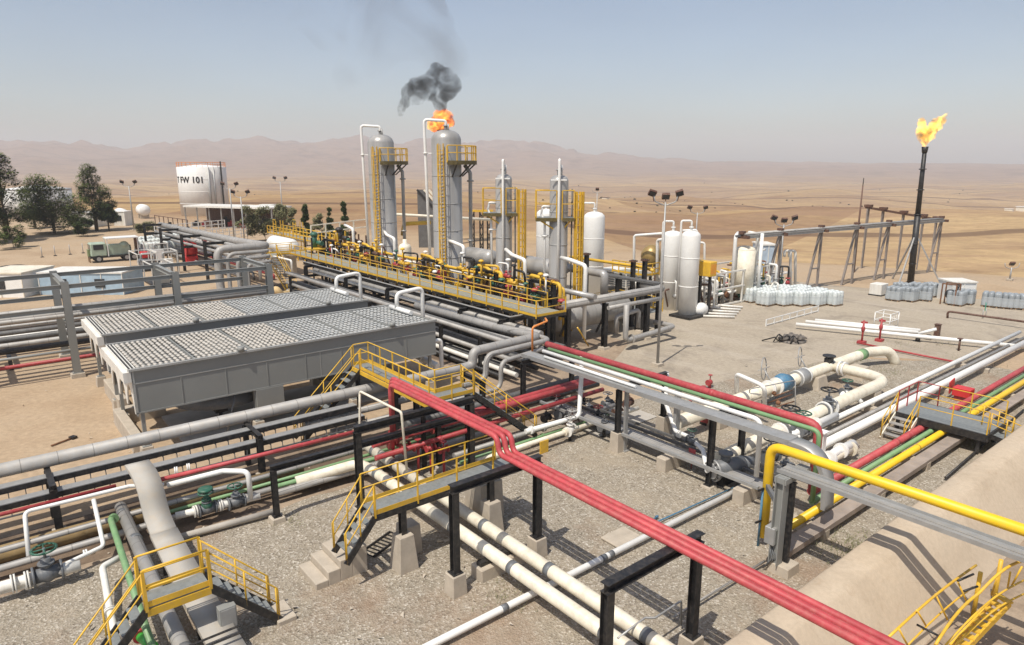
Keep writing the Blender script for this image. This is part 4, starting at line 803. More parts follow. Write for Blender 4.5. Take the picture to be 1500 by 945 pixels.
# ================================================================ air coolers
RIM=mat('pale_grey_rim',(.36,.36,.34),.5,dust=.3)
def cooler(a0,a1,b0,b1,zt,zb,lbl,near):
    t=thing('air_cooler',lbl,'air cooler',((a0+a1)/2,(b0+b1)/2,0))
    c=MB()
    c.mm(a1-.06,a1,b0,b1,zb,zt).mm(a0,a0+.06,b0,b1,zb,zt).mm(a0+.06,a1-.06,b1-.06,b1,zb,zt)
    c.mm(a0+.06,a1-.06,b0+.06,b1-.06,zt-.75,zt-.35)
    c.build('side_panel',GRY,t)
    s=MB().mm(a1,a1+.03,b0,b1,zt-.62,zt-.58).mm(a1,a1+.012,b0+(b1-b0)*.55,b0+(b1-b0)*.55+.03,zb,zt-.62).mm(a1-.02,a1+.12,b0-.1,b1+.05,zt,zt+.1).mm(a0-.12,a0+.02,b0-.1,b1+.05,zt,zt+.1).mm(a1,a1+.03,b0+.02,b0+.1,zb-.1,zt)
    s.build('top_rim',RIM,t)
    b=MB()
    for k in range(1,8):
        y=b0+(b1-b0)*k/8; b.mm(a1,a1+.022,y-.02,y+.02,zb+.02,zt-.64)
    b.mm(a1,a1+.03,b0,b1,zb,zb+.07); b.build('stiffener',GRY,t)
    # end header box at the low-b end with rounded cut-outs between stiffeners
    e=MB().mm(a0-.05,a1+.05,b0-.32,b0-.02,zt-.5,zt-.03); e.build('header_box',WST,t)
    n=3; w_=(a1-a0)/n
    pl=MB()
    for k in range(n):
        x0=a0+k*w_; pts=[(x0,zt-.5),(x0+w_,zt-.5),(x0+w_,zb)]+[(x0+w_-.12-(w_-.24)*i/8*1.0,zb+ (zt-.85-zb)*math.sin(math.pi*i/8)**.6) for i in range(9)]+[(x0,zb)]
        pl.prism([(x,b0-.02,z) for x,z in pts],(0,.06,0))
    pl.build('end_panel',WST,t)
    # louvre banks
    nb=6; L=(b1-b0-.3)/nb
    rr=random.Random(int(a0*10))
    for i in range(nb):
        f=MB(); s0=b0+.15+i*L
        opn=i<3; na=12; wa=(a1-a0-.2)/na
        nbl=int(L/.235)
        for k in range(nbl):
            y=s0+.12+k*(L-.2)/nbl
            for j in range(na):
                x=a0+.1+wa*(j+.5)
                if opn: f._ell((x+rr.uniform(-.02,.02),y+.06,zt+.06+rr.uniform(-.015,.015)),wa*.43,.095,.07,7,5)
                else: f._ell((x,y+.06,zt+.03+rr.uniform(-.012,.012)),wa*.45,.1,.04,7,5)
        f.build('louvre_bank',mat('louvre_white_%d%s'%(i,near),(.47,.44,.39) if opn else (.39,.40,.39),.5,var=.1,dust=.4),t)
        MB().mm(a0+.05,a1-.05,s0+L-.06,s0+L+.0,zt-.02,zt+.05).build('divider',GRY,t)
    for k in range(5):
        MB().mm(a0+.1,a1-.1,b0-.12+.07*k,b0-.1+.07*k+.02,zt-.0,zt+.09).build('header_slat',BLK if k%2 else WST,t)
    for f_ in (.3,.82):
        MB().cyl((a1+.06,b0+(b1-b0)*f_,zt+.1),(a1+.06,b0+(b1-b0)*f_,zt+.34),.16,seg=14).build('lifting_lug',GRY,t)
    # fan rings, motors, legs
    for f_ in (.27,.73):
        q=((a0+a1)/2,b0+(b1-b0)*f_,zb)
        MB().lathe((q[0],q[1],zb-.8),[(2.2,0),(2.05,.25),(2.05,.8)],32).build('fan_ring',GRYD,t)
        MB().cyl((q[0],q[1],0),(q[0],q[1],zb),.09).box((q[0],q[1],1.0),(.6,.6,.8)).build('motor',BLK,t)
        b=MB()
        for k in range(4): b.box((q[0],q[1],zb-.4),(3.7,.25,.04),k*math.pi/4)
        b.build('fan_blades',GRYD,t)
    for f_ in (.01,.33,.66,.97):
        for x in (a0+.12,a1-.12):
            bb=b0+(b1-b0)*f_+.1
            MB().box((x,bb,zb/2+.3),(.16,.16,zb-.55)).box((x,bb,.62),(.35,.35,.04)).build('leg',GRY,t)
            footing(t,(x,bb),.55,.6)
    MB().mm(a1-.05,a1+.05,b0+(b1-b0)*.335,b0+(b1-b0)*.335+1.35,.75,zb).mm(a1-.55,a1-.05,b0+(b1-b0)*.335,b0+(b1-b0)*.335+1.35,.75,zb-.01).build('cable_housing',GRY,t)
    b=MB()
    for f_ in (.05,.12): b.tube([(a1-.3,b0+(b1-b0)*f_+3,.2),(a1-.25,b0+(b1-b0)*f_+3.6,zb)],.04,seg=6)
    b.build('brace',GRYD,t)
    # header nozzle and goalpost pipe at the far end
    MB().cyl((a0+1.1,b1-.5,zt+.22),(a0+3.6,b1-.5,zt+.22),.13).build('outlet_header',WHT,t)
    MB().tube([(a0+1.9,b1-.5,zt+.22),(a0+1.9,b1-.45,zt+1.15),(a0+1.9,b1+1.35,zt+1.3),(a0+1.9,b1+1.35,.5)],.13,bend=.35,seg=14).build('riser_pipe',WHT,t)
    MB().tube([(a1-1.0,b1,zt-1.5),(a1-1.0,b1+1.0,zt-1.5),(a1-1.0,b1+1.0,zt-3.4),(a1-1.0,b1+.3,zt-3.4)],.13,bend=.25,seg=14).build('return_pipe',WHT,t)
    MB().cyl((a1-2.4,b1-.1,zt-2.5),(a1-.4,b1+.35,zt-2.9),.2).disc((a1-1.6,b1+.1,zt-2.65),(1,.2,-.2),.3,.1).build('inlet_header',WHT,t)
    return t
cooler(-38.2,-32.75,5.05,20.8,4.2,2.2,'nearer long grey air cooler with white louvres on top',1)
cooler(-46.3,-40.75,5.25,20.6,4.2,2.2,'farther long grey air cooler with white louvres, behind the nearer one',2)
for k,(a,b_,lb) in enumerate(((-38.5,4.9,'tall pale concrete wall under the left end of the nearer cooler'),(-44.5,5.4,'pale concrete wall under the left end of the farther cooler'))):
    t=MB().mm(a,a+4.6,b_,b_+.45,-.03,.85).mm(a-.3,a+.3,b_+.45,b_+2.4,-.03,.8).build('concrete_wall',CON,label=lb,cat='wall',bev=.03)
MB().mm(-38,-33.5,7,19.5,.0,.1).build('cooler_slab',CONG,label='concrete slab below the nearer cooler',cat='slab')
# ---- grey pipe bridge frame at the left
t=thing('pipe_gantry','large grey steel gantry with long beams at the left behind the coolers','gantry',(-51.8,12,0))
PB=(-1.6,4.65,10.9,17.15)
for b_ in PB:
    for a in (-49.2,-54.75):
        footing(t,(a,b_),.8,.28,.75)
        MB().ibeam((a,b_,.28),(a,b_,6.05),.42,.42,.03).box((a,b_,.3),(.55,.55,.04)).build('column',GRY,t)
    MB().ibeam((-54.4,b_,5.8),(-49.15,b_,5.8),.26,.3).build('cross_beam',GRY,t); MB().ibeam((-54.4,b_,3.4),(-49.15,b_,3.4),.24,.3).build('cross_beam',GRY,t)
for a,zs in ((-49.2,(5.75,4.35,)),(-54.75,(5.8,4.3))):
    for z in zs: MB().ibeam((a+.02,-6,z),(a+.02,17.2,z),.16,.26).build('long_beam',GRY,t)
MB().cyl((-49.2,-4,1.75),(-49.2,9.3,1.75),.09).build('stiffener_pipe',GRY,t)
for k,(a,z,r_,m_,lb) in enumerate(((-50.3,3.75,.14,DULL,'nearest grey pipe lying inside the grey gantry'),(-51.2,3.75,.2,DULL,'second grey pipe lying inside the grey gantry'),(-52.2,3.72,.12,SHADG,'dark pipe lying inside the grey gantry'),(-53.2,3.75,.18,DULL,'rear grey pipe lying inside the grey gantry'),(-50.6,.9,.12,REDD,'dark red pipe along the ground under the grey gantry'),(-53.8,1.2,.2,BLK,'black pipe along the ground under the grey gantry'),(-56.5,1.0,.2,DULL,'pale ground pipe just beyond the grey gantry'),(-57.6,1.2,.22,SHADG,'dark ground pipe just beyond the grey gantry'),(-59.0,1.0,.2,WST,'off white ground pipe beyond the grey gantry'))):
    pipe(lb,[(a,-5,z),(a,17.8 if k<4 else 22,z)],r_,m_)
for k,b_ in enumerate((1.5,9.5,17.5)):
    t=thing('pipe_sleeper',('nearest','middle','farthest')[k]+' low black sleeper frame behind the grey gantry','pipe support',(-57.5,b_,0)); MB().ibeam((-59.4,b_,.75),(-53.4,b_,.75),.22,.22).build('cross_beam',BLK,t)
    for a in (-59.2,-53.6): MB().box((a,b_,.32),(.22,.22,.64)).build('post',BLK,t)
# white containers beyond the gantry
def shed(lb,x0,x1,yb,h,dep,m,roof=None,name='container',cat='container',win=0):
    q0,q1=p(x0,yb),p(x1,yb); u=(V(q1)-V(q0)); l=u.length; u.normalize(); v=Vector((-u.y,u.x,0))
    if v.dot(Vector((q0[0],q0[1],0)))<0: v=-v
    t=thing(name,lb,cat,q0); c=(V(q0)+V(q1))/2+v*dep/2
    MB().obox(c+Vector((0,0,h/2)),u*l/2,v*dep/2,Vector((0,0,h/2))).build('wall',m,t)
    MB().obox(c+Vector((0,0,h+.07)),u*(l/2+.1),v*(dep/2+.1),Vector((0,0,.07))).build('roof',roof or WST,t)
    n=max(2,int(l/1.8))
    for k in range(n+1): MB().obox(V(q0)+u*l*k/n-v*.03+Vector((0,0,h/2)),u*.04,v*.03,Vector((0,0,h/2-.05))).build('wall_rib',roof or WST,t)
    for k in range(win): MB().obox(V(q0)+u*l*(k+.6)/(win+.2)-v*.03+Vector((0,0,h*.55)),u*min(.5,l/win*.3),v*.05,Vector((0,0,h*.2))).build('window',GLASS,t)
    return t
shed('white container at the left edge behind the grey gantry',-30,36,436,2.4,5,WHT,CRM,win=1)
shed('long pale blue and white container roof seen through the grey gantry',60,182,432,2.2,4,mat('pale_blue_paint',(.35,.48,.58),.5,dust=.3),WST,win=2)
for k in range(6):
    a_=-61+-1.05*k; pipe(ORD[k]+' extra ground pipe behind the grey gantry, counted away from it',[(a_,-4,.5+.28*(k%4)),(a_,17.5,.5+.28*(k%4))],(.14,.2,.12,.18,.15,.2)[k],(WST,SHADG,DULL,REDD,SHADG,DULL)[k],group='ground pipes behind the grey gantry')
# ---- curved bundle of grey pipes dropping at the corner
for k in range(4):
    a_=-69.5+.7*k; b_=19.4+.7*k; z_=5.0-.45*k
    pipe(('outermost thick','second','third','innermost thin')[k]+' grey pipe of the bundle bending down behind the grey gantry',[(a_-46,24.3-.5*k,z_-.9),(a_-9,24.3-.4*k,z_-.3),(a_,24.3-.1*k,z_),(a_,b_,z_),(a_,b_,.7),(a_+2.5,b_,.6)],(.40,.2,.2,.17)[k],DULL,bend=.8,group='grey pipe bundle bending down')
for k,a_ in enumerate((-82,-92,-103,-113)):
    t=thing('pipe_support',('nearest','second','third','farthest')[k]+' black frame under the grey pipe bundle receding towards the big white tank','pipe support',(a_,23.5,0))
    for b_ in (21.6,25.2): MB().ibeam((a_,b_,0),(a_,b_,4.6),.3,.3).build('post',BLK,t)
    for z_ in (3.0,4.3): MB().ibeam((a_,21.5,z_),(a_,25.3,z_),.26,.3).build('cross_beam',BLK,t)
for k in range(8):
    b_=26.2+.75*k; pipe(ORD[k]+' receding pipe between the pipe bundle and the loading platform, from the left',[(-118,b_-3,.6+.5*(k%4)),(-78,b_-1.5,.6+.5*(k%4)),(-78,b_-1.5,.2)],(.18,.14,.2,.12)[k%4],(DULL,SHADG,WST,BLK,REDD,DULL,SHADG,WHT)[k],group='receding pipes left of the loading platform')
for k,(a_,b_,w_,h_,m_) in enumerate(((-84,17,2.2,1.6,GRY),(-90,19,1.6,2.2,WST),(-97,18,2.6,1.4,GRYD),(-88,29.5,1.8,2.0,YEL),(-104,21,2.0,1.8,WHT),(-110,29,1.8,1.7,REDD))):
    t=thing('pump_skid',ORD[k]+' '+('grey','white','dark','yellow','tall white','dark red')[k]+' pump skid between the grey gantry and the big white tank','skid',(a_,b_,0))
    MB().mm(a_-w_,a_+w_,b_-1.2,b_+1.2,0,.2).build('base_frame',BLK,t); MB().cyl((a_-w_*.7,b_,h_*.55),(a_+w_*.3,b_,h_*.55),.45).box((a_+w_*.65,b_,h_*.5+.1),(w_*.5,1.2,h_*.8)).build('pump_body',m_,t)
    b=MB()
    for i in (-1,1):
        for j in (-1,1): b.beam((a_+i*w_*.95,b_+j*1.1,.2),(a_+i*w_*.95,b_+j*1.1,h_+.8),.1,.1)
    for j in (-1,1): b.beam((a_-w_*.95,b_+j*1.1,h_+.8),(a_+w_*.95,b_+j*1.1,h_+.8),.1,.1)
    for i in (-1,1): b.beam((a_+i*w_*.95,b_-1.1,h_+.8),(a_+i*w_*.95,b_+1.1,h_+.8),.1,.1)
    b.build('skid_frame',WST,t); MB().tube([(a_-w_*.5,b_,h_*.5),(a_-w_*.5,b_,h_+.4),(a_-w_*.5,b_+1.6,h_+.4),(a_-w_*.5,b_+1.6,.1)],.14,bend=.25).build('riser_pipe',GAL,t)
# ================================================================ main rack under the walkway
t=thing('pipe_rack','long black steel rack below the yellow walkway','pipe rack',(-52,26.5,0))
for a in (-33.7,-38.2,-43,-48.5,-56,-65):
    for b_ in (26.3,30.4):
        MB().ibeam((a,b_,0),(a,b_,3.2),.26,.26).build('column',BLK,t)
    for z in (3.2,2.25,1.25): MB().ibeam((a,24.6 if z<3 else 26.2,z),(a,30.5,z),.2,.24).build('cross_beam',BLK,t)
    MB().ibeam((a,24.7,0),(a,24.7,2.4),.22,.22).build('column',BLK,t)
MB().ibeam((-67,26.95,3.3),(-33.5,26.95,3.3),.24,.28).ibeam((-76,30.6,3.24),(-32.2,30.6,3.24),.2,.26).build('long_beam',BLK,t)
MB().mm(-67,-33.4,26.84,27.06,3.445,3.46).mm(-33.6,-33.4,26.95,28.0,3.445,3.462).build('beam_top',GAL,t)
RP2=[(24.7+.48*k,.35+.5*(k%3),.15) for k in range(12)]  # black pipes added to make the open underside of the rack dark
for k,(b_,z,r_) in enumerate(RP2): pipe(ORD[k]+' low dark filler pipe added for shade at the bottom of the black rack',[(-66,b_,z),(-31.5,b_,z)],r_,(BLK,SHADG)[k%2],group='dark filler pipes low in the black rack')
RP=[(24.95,2.52,.16),(25.45,2.5,.1),(27.3,2.52,.14),(27.9,2.55,.2),(24.9,1.55,.15),(25.5,1.52,.18),(26.0,1.52,.1),(26.9,1.5,.15),(24.9,.7,.15),(25.6,.7,.15)]
for k,(b_,z,r_) in enumerate(RP):
    pipe(ORD[k]+' dull pipe in the black rack below the yellow walkway, top tray first',[(-66.5,b_,z),(-31.5+.6*(k%3),b_,z)],r_,(DULL,SHADG,WST,DULL,DULL,SHADG)[k%6],group='pipes in the black rack')
# ---- main walkway
t=thing('main_walkway','long yellow railed walkway in front of the four silver columns','walkway',(-50,29.4,3.5))
MB().mm(-70,-32.2,28.1,30.6,3.44,3.5).build('deck',mat('walkway_grating',(.27,.27,.22),.7,metal=.1,var=.2,scale=5,dust=.3),t)
MB().beam((-70,28.06,3.4),(-32.2,28.06,3.4),.06,.2).beam((-32.16,28.06,3.4),(-32.16,30.65,3.4),.06,.2).build('edge_beam',BLK,t)
railing(t,[(-67.5,28.06,3.5),(-32.18,28.06,3.5),(-32.18,30.62,3.5)],step=1.75,pw=.075,rr=.032)
railing(t,[(-66,30.64,3.5),(-34.0,30.64,3.5)],step=2.2,pw=.06,toe=False)
stair(t,(-73.4,25.5,3.5),(1,0,0),(0,1.1,0),5.4,3.4,16,m=YEL)
MB().mm(-75,-73.4,25.5,28.1,3.44,3.5).mm(-75,-70,28.1,30.6,3.44,3.5).build('deck',MATS['walkway_grating'],t)
railing(t,[(-75,30.6,3.5),(-75,25.5,3.5),(-73.5,25.5,3.5)],toe=True,pw=.075,rr=.032)
railing(t,[(-73.4,26.7,3.5),(-73.3,28.06,3.5),(-67.5,28.06,3.5)],toe=True,pw=.075,rr=.032)
pipe('orange hose bundle on the ground at the foot of the walkway stairs',[p(395,428,.4),p(405,424,1.2),p(412,432,.6),p(425,430,.5),p(432,420,1.0)],.35,mat('tan_lagging',(.55,.4,.2),.8),bend=.5,name='hose')
# ================================================================ silver columns
OLIVE=mat('dark_yellow_steel',(.10,.075,.02),.6,dust=.2)
def tower(lb,a,b_,r,h,big,gp):
    t=thing('column_vessel',lb,'column vessel',(a,b_,0),gp)
    body=MB().lathe((a,b_,0),[(r*1.02,0),(r*1.02,1.5),(r,1.52),(r,h-r*.62),(r*.97,h-r*.5),(r*.85,h-r*.28),(r*.6,h-r*.1),(r*.3,h-.02),(.01,h)],36); body.build('shell',ALU,t)
    b=MB()
    for k in range(1,int(h/2.4)): b.lathe((a,b_,2.4*k),[(r+.004,0),(r+.018,.02),(r+.018,.07),(r+.004,.09)],36)
    b.build('cladding_band',GAL,t)
    b=MB().cyl((a,b_,h-.1),(a,b_,h+.35),.16).disc((a,b_,h+.35),UP,.26,.1).cyl((a+.3*r,b_,h-.2),(a+.3*r,b_,h+.5),.07)
    b.build('top_nozzle',GAL,t)
    # direction of camera-left in plan: (-a,-b)/..., camera-right: (+a,+b)
    lx,ly=-_ca,_sa   # world -X in plant coords
    fx,fy=-_sa,-_ca  # world -Y (towards the camera)
    if big:
        q=lambda d,e,z:(a+lx*d+fx*e,b_+ly*d+fy*e,z)
        MB().tube([(a,b_,h+.3),(a,b_,h+.75),q(r+.55,.2,h+.85),q(r+.5,.2,h-3.0),q(r+.25,.3,0.5)],.13,bend=.3,seg=12).build('overhead_pipe',WHT,t)
        MB().disc(q(r+.5,.2,h-2.0),UP,.22,.1).beam(q(r+.5,.2,h-2.0),q(r-.2,.2,h-2.0),.1,.1).build('pipe_bracket',WHT,t)
        # ladder with cage on the camera side
        b=MB()
        for s_ in (-.22,.22): b.beam(q(.35+s_,r+.15,1.5),q(.35+s_,r+.15,h-1.2),.07,.07)
        n=int((h-3)/.3)
        for k in range(n): b.beam(q(.35-.22,r+.15,1.6+.3*k),q(.35+.22,r+.15,1.6+.3*k),.04,.04)
        b.build('ladder_frame',YEL,t)
        b=MB()
        for k in range(int((h-5)/.9)):
            z=4+.9*k; b.tube([q(.35+.36*math.cos(u),r+.2+.62*math.sin(u),z) for u in [math.pi*i/8 for i in range(9)]],.022,bend=.01,seg=5)
        for u in (.25,.5,.75): b.beam(q(.35+.36*math.cos(u*math.pi),r+.2+.62*math.sin(u*math.pi),3.5),q(.35+.36*math.cos(u*math.pi),r+.2+.62*math.sin(u*math.pi),h-1.3),.05,.05)
        b.build('ladder_cage',YEL,t)
        # platform on right side
        zp=h-2.7; A0,A1=-.15*math.pi,1.1*math.pi
        A1=.46*math.pi
        def ringp(rad,z,n=12): return [q(-rad*math.cos(u),rad*math.sin(u),z) for u in [A0+(A1-A0)*i/n for i in range(n+1)]]
        o_=ringp(r+1.35,zp); i_=ringp(r+.05,zp)
        MB().prism(o_+i_[::-1],(0,0,.07)).build('platform_deck',GRATE,t)
        b=MB().prism([V(x)-Vector((0,0,.28)) for x in ringp(r+1.37,zp)]+[V(x)-Vector((0,0,.28)) for x in ringp(r+1.27,zp)[::-1]],(0,0,.34)); b.build('platform_edge',OLIVE,t)
        for f in (2,6,10): MB().beam(V(i_[f])-Vector((0,0,1.3)),V(o_[f])-Vector((0,0,.1)),.1,.12).build('bracket',BLK,t)
        P=[q(-(r+1.3)*math.cos(u),(r+1.3)*math.sin(u),zp+.07) for u in [A0+(A1-A0)*i/6 for i in range(7)]]
        P=[i_[0]]+P+[i_[-1]]
        railing(t,P,step=.8,toe=False,h=1.25,rr=.04,pw=.08)
        MB().tube([q(-(r+.25),-.2,zp-.3),q(-(r+.75),-.2,zp-1.0),q(-(r+.75),-.2,zp-2.4),q(-(r+.7),-.2,1)],.17,bend=.3).build('side_pipe',GAL,t)
        MB().disc(q(-(r+.75),-.2,zp-1.7),UP,.3,.15).build('pipe_flange',GAL,t); MB().disc(q(-(r+.7),-.2,zp-7),UP,.26,.12).build('pipe_flange',GAL,t)
        b=MB().tube([q(-.25,r+.35,2.2),q(-.25,r+.3,4),q(-.25,r+.05,4.2)],.08,bend=.2); b.build('instrument_pipe',ALU,t)
        pass
    else:
        q=lambda d,e,z:(a+lx*d+fx*e,b_+ly*d+fy*e,z)
        MB().tube([(a,b_,h+.2),(a,b_,h+1.05),q(.05,r+.12,h+1.05),q(.05,r+.12,h-1),q(.05,r+.1,1.0)],.1,bend=.12).build('overhead_pipe',WHT,t)
        MB().beam(q(-.5,r+.06,h-.35),q(.65,r+.06,h-.35),.08,.1).cyl(q(-.15,.1,h),q(-.15,.1,h+.7),.09).build('pipe_bracket',WHT,t)
        MB().tube([q(r,.1,h-2.3),q(r+.5,.1,h-2.25),q(r+.62,.1,h-2.8),q(r+.35,.2,h-3.4),q(r+.32,.3,1.5)],.09,bend=.15).build('side_pipe',WHT,t)
        MB().disc(q(r+.35,.2,h-4.4),UP,.22,.12).beam(q(r+.4,.2,h-4.4),q(r-.1,.2,h-4.4),.08,.1).build('pipe_flange',WHT,t)
        zp=h-3.1
        for side in (1,-1):
            w0=r*.3; w1=(r+1.0 if side==1 else r+.4)
            MB().prism([q(side*w0,-.7,zp),q(side*w1,-.7,zp),q(side*w1,.75,zp),q(side*w0,.75,zp)],(0,0,.06)).build('platform_deck',GRATE,t)
            MB().beam(q(side*w0,.78,zp-.08),q(side*w1,.78,zp-.08),.06,.26).beam(q(side*w1,-.7,zp-.08),q(side*w1,.78,zp-.08),.06,.26).build('platform_edge',OLIVE,t)
            railing(t,[q(side*w0,.75,zp),q(side*w1,.75,zp),q(side*w1,-.7,zp),q(side*w0,-.7,zp)],step=1.2,h=2.0,toe=False,rr=.03,pw=.06)
            MB().beam(q(side*w0,.5,zp-.9),q(side*(w1-.2),.5,zp-.1),.08,.1).build('bracket',YEL,t)
        b=MB()
        for s_ in (0,.45): b.beam(q(-(r+.5),.1+s_,1.0),q(-(r+.5),.1+s_,h-1.2),.07,.07)
        for k in range(int((h-2.5)/.3)): b.beam(q(-(r+.5),.1,1.2+.3*k),q(-(r+.5),.55,1.2+.3*k),.03,.03)
        b.build('ladder_frame',YEL,t)
        b=MB()
        for k in range(int((h-4)/.55)):
            z=3.2+.55*k; b.tube([q(-(r+.5)-.6*math.sin(u),.32+.4*math.cos(u),z) for u in [math.pi*i/8 for i in range(9)]],.03,bend=.01,seg=5)
        for u in (.05,.2,.35,.5,.65,.8,.95): b.beam(q(-(r+.5)-.6*math.sin(u*math.pi),.32+.4*math.cos(u*math.pi),2.6),q(-(r+.5)-.6*math.sin(u*math.pi),.32+.4*math.cos(u*math.pi),h-1.2),.09,.09)
        b.build('ladder_cage',YEL,t)
        MB().tube([q(-(r+.25),.3,h-1),q(-(r+.28),.3,1.5)],.06).build('cable_riser',SHADG,t)
    return t
def rowpos(px,b_):
    u=(px-750)/1000.0; X0,Y0=w2(0,b_) # find a such that X/Y*cos approx px
    lo,hi=-140,20
    for _ in range(50):
        a=(lo+hi)/2; x,y=w2(a,b_); d=y*_c+ (CH-8)*_s
        if x/d<u: lo=a
        else: hi=a
    return a
TB=34.6
TW=[(562,1.32,16.0,1,'left tall silver column with a round yellow platform and caged ladder'),(656,1.32,16.0,1,'right tall silver column with a round yellow platform, in front of the smoky flare'),(738,.66,12.3,0,'left of the two slender silver columns with a white pipe down its front'),(818,.68,12.3,0,'right of the two slender silver columns, nearest the end of the walkway')]
TP=[]
for px,r_,h_,big,lb in TW:
    a=rowpos(px,TB); TP.append(a); tower(lb,a,TB,r_,h_,big,'silver columns behind the walkway')
# ---------------- manifold pipework at the foot of the columns
rr=random.Random(11)
WHERE=('far left end of the walkway','left tall column','right tall column','left slender column','right slender column')
AX=[TP[0]-9,TP[0],TP[1],TP[2],TP[3]]
for i,ax in enumerate(AX):
    wh=WHERE[i]
    t=thing('pipe_stand','black legged pipe stand in front of the '+wh,'pipe support',(ax+1.6,31.6,0))
    for d in (.3,2.7):
        MB().ibeam((ax+d,31.7,0),(ax+d,31.7,4.9),.28,.28).build('post',BLK,t)
    MB().ibeam((ax+.2,31.7,4.9),(ax+2.9,31.7,4.9),.24,.24).build('cross_beam',BLK,t)
    if i!=0:
        pipe('yellow pipe looping over the stand in front of the '+wh,[(ax-.4,33.6,2),(ax-.4,32.2,5.15),(ax+1.2,31.9,5.15),(ax+1.9,31.9,4.9),(ax+3.4,31.7,5.05),(ax+3.4,31.7,2.5)],.13,YEL,bend=.4,flanges=[((ax+2.5,31.8,4.98),A_)])
        pipe('lower yellow pipe branch beside the foot of the '+wh,[(ax+.2,32.8,1),(ax+.2,32.8,4.5),(ax+2.6,32.8,4.5),(ax+2.6,32.8,1)],.1,YEL,bend=.3,flanges=[((ax+1.2,32.8,4.5),A_)])
    pipe('white pipe gooseneck near the foot of the '+wh,[(ax+4.0,33.5,1),(ax+4.0,33.5,6.2-.3*(i%2)),(ax+2.2,33.7,6.4-.3*(i%2)),(ax+1.0,34.0,6.4)],.15,WHT,bend=.35)
    pipe('grey lagged pipe passing behind the stand at the '+wh,[(ax-2,33.3,4.2),(ax+5.2,33.3,4.2)],.2,ALU)
    for k in range(5):
        q=(ax-1.6+1.35*k+rr.uniform(-.2,.2),31.4+rr.uniform(-.2,.5),4.1+rr.uniform(-.3,.5))
        t=thing('control_valve',('leftmost','second','third','fourth','rightmost')[k]+' of the small valves in front of the '+wh,'valve',at(q,3.2),'valves at the foot of the columns')
        c_=(REDD,BROWN,DGRN,YEL,BLK)[rr.randrange(5)]
        MB().cyl((q[0],q[1],3.0),q,.09).cyl((q[0]-.35,q[1],q[2]-.45),(q[0]+.35,q[1],q[2]-.45),.15).disc((q[0]-.3,q[1],q[2]-.45),A_,.25,.07).disc((q[0]+.3,q[1],q[2]-.45),A_,.25,.07).build('valve_body',c_,t)
        MB().lathe((q[0],q[1],q[2]),[(.05,-.1),(.26,0),(.28,.08),(.2,.18),(.03,.22)],14).build('actuator',(DGRN,BLK,WHT,YEL,REDD)[rr.randrange(5)],t)
        MB().cyl((q[0],q[1],2.9),(q[0],q[1],3.05),.2).build('base_flange',BLK,t)
    t=thing('access_platform','small yellow railed access stand beside the foot of the '+wh,'walkway',(ax-2,33,3.4))
    MB().mm(ax-2.8,ax-1.2,32.4,33.6,3.6,3.66).build('deck',MATS['walkway_grating'],t); railing(t,[(ax-2.8,32.4,3.66),(ax-1.2,32.4,3.66),(ax-1.2,33.6,3.66),(ax-2.8,33.6,3.66)],step=.8,pw=.07,rr=.035)
    for q in ((ax-2.7,32.5),(ax-1.3,32.5)): MB().box((q[0],q[1],1.8),(.14,.14,3.6)).build('leg',BLK,t)
    if i in (2,3):
        t=thing('pressure_drum','silver horizontal drum lying behind the foot of the '+wh,'vessel',(ax+3,36,3)); MB().lathe((ax+1.0,36.2,5.0),[(.01,-.4),(.5,-.25),(.72,0),(.72,3.4),(.5,3.65),(.01,3.8)],24,'a').build('shell',ALU,t)
        for d in (1.7,3.7): MB().box((ax+d,36.2,2.3),(.3,1.0,4.4)).build('saddle',GRYD,t)
rq=random.Random(23)
NX=26; x0_=TP[0]-8; x1_=TP[3]+2.5
for k in range(NX):
    ax=x0_+(x1_-x0_)*k/(NX-1)+rq.uniform(-.3,.3); bb=31.2+rq.uniform(0,1.6); zt=3.9+rq.uniform(.2,1.7); kind=k%5
    side=('near the far end of the walkway','before the left tall column','between the tall columns','left of the slender pair','by the slender columns')[min(4,k*5//NX)]
    lbl=('yellow','white','black','yellow','brown')[kind]+' riser '+('with a bent top ','with a flange ','with two branches ')[k%3]+side+', '+('first','second','third','fourth','fifth','sixth')[k%6]+' along'
    m_=(YEL,WHT,BLK,YEL,BROWN)[kind]; t=thing('piping_riser',lbl,'pipe',(ax,bb,2.8),'piping risers behind the walkway')
    MB().tube([(ax,bb,1.0),(ax,bb,zt),(ax+rq.choice((-1,1))*rq.uniform(.7,1.6),bb+rq.uniform(-.3,.8),zt),(ax+rq.uniform(-1,1),bb+.9,2.5)],rq.uniform(.06,.11),bend=.25,seg=10).build('pipe_run',m_,t)
    MB().disc((ax,bb,zt-.6),UP,.26,.1).build('flange',(REDD,BLK,YEL)[k%3],t)
    MB().cyl((ax-.5,bb-.15,zt-.95),(ax+.5,bb-.15,zt-.95),.14)._ell((ax,bb-.15,zt-.9),.22,.22,.26,10,6).build('valve_body',(BLK,YEL,DGRN,REDD,BROWN)[(k*3)%5],t)
    MB().cyl((ax+.25,bb-.2,zt-.9),(ax+.25,bb-.2,zt+.35),.06).lathe((ax+.25,bb-.2,zt+.3),[(.03,-.03),(.2,0),(.22,.07),(.14,.15),(.02,.18)],12).build('actuator',(YEL,WHT,BLK,DGRN)[k%4],t)
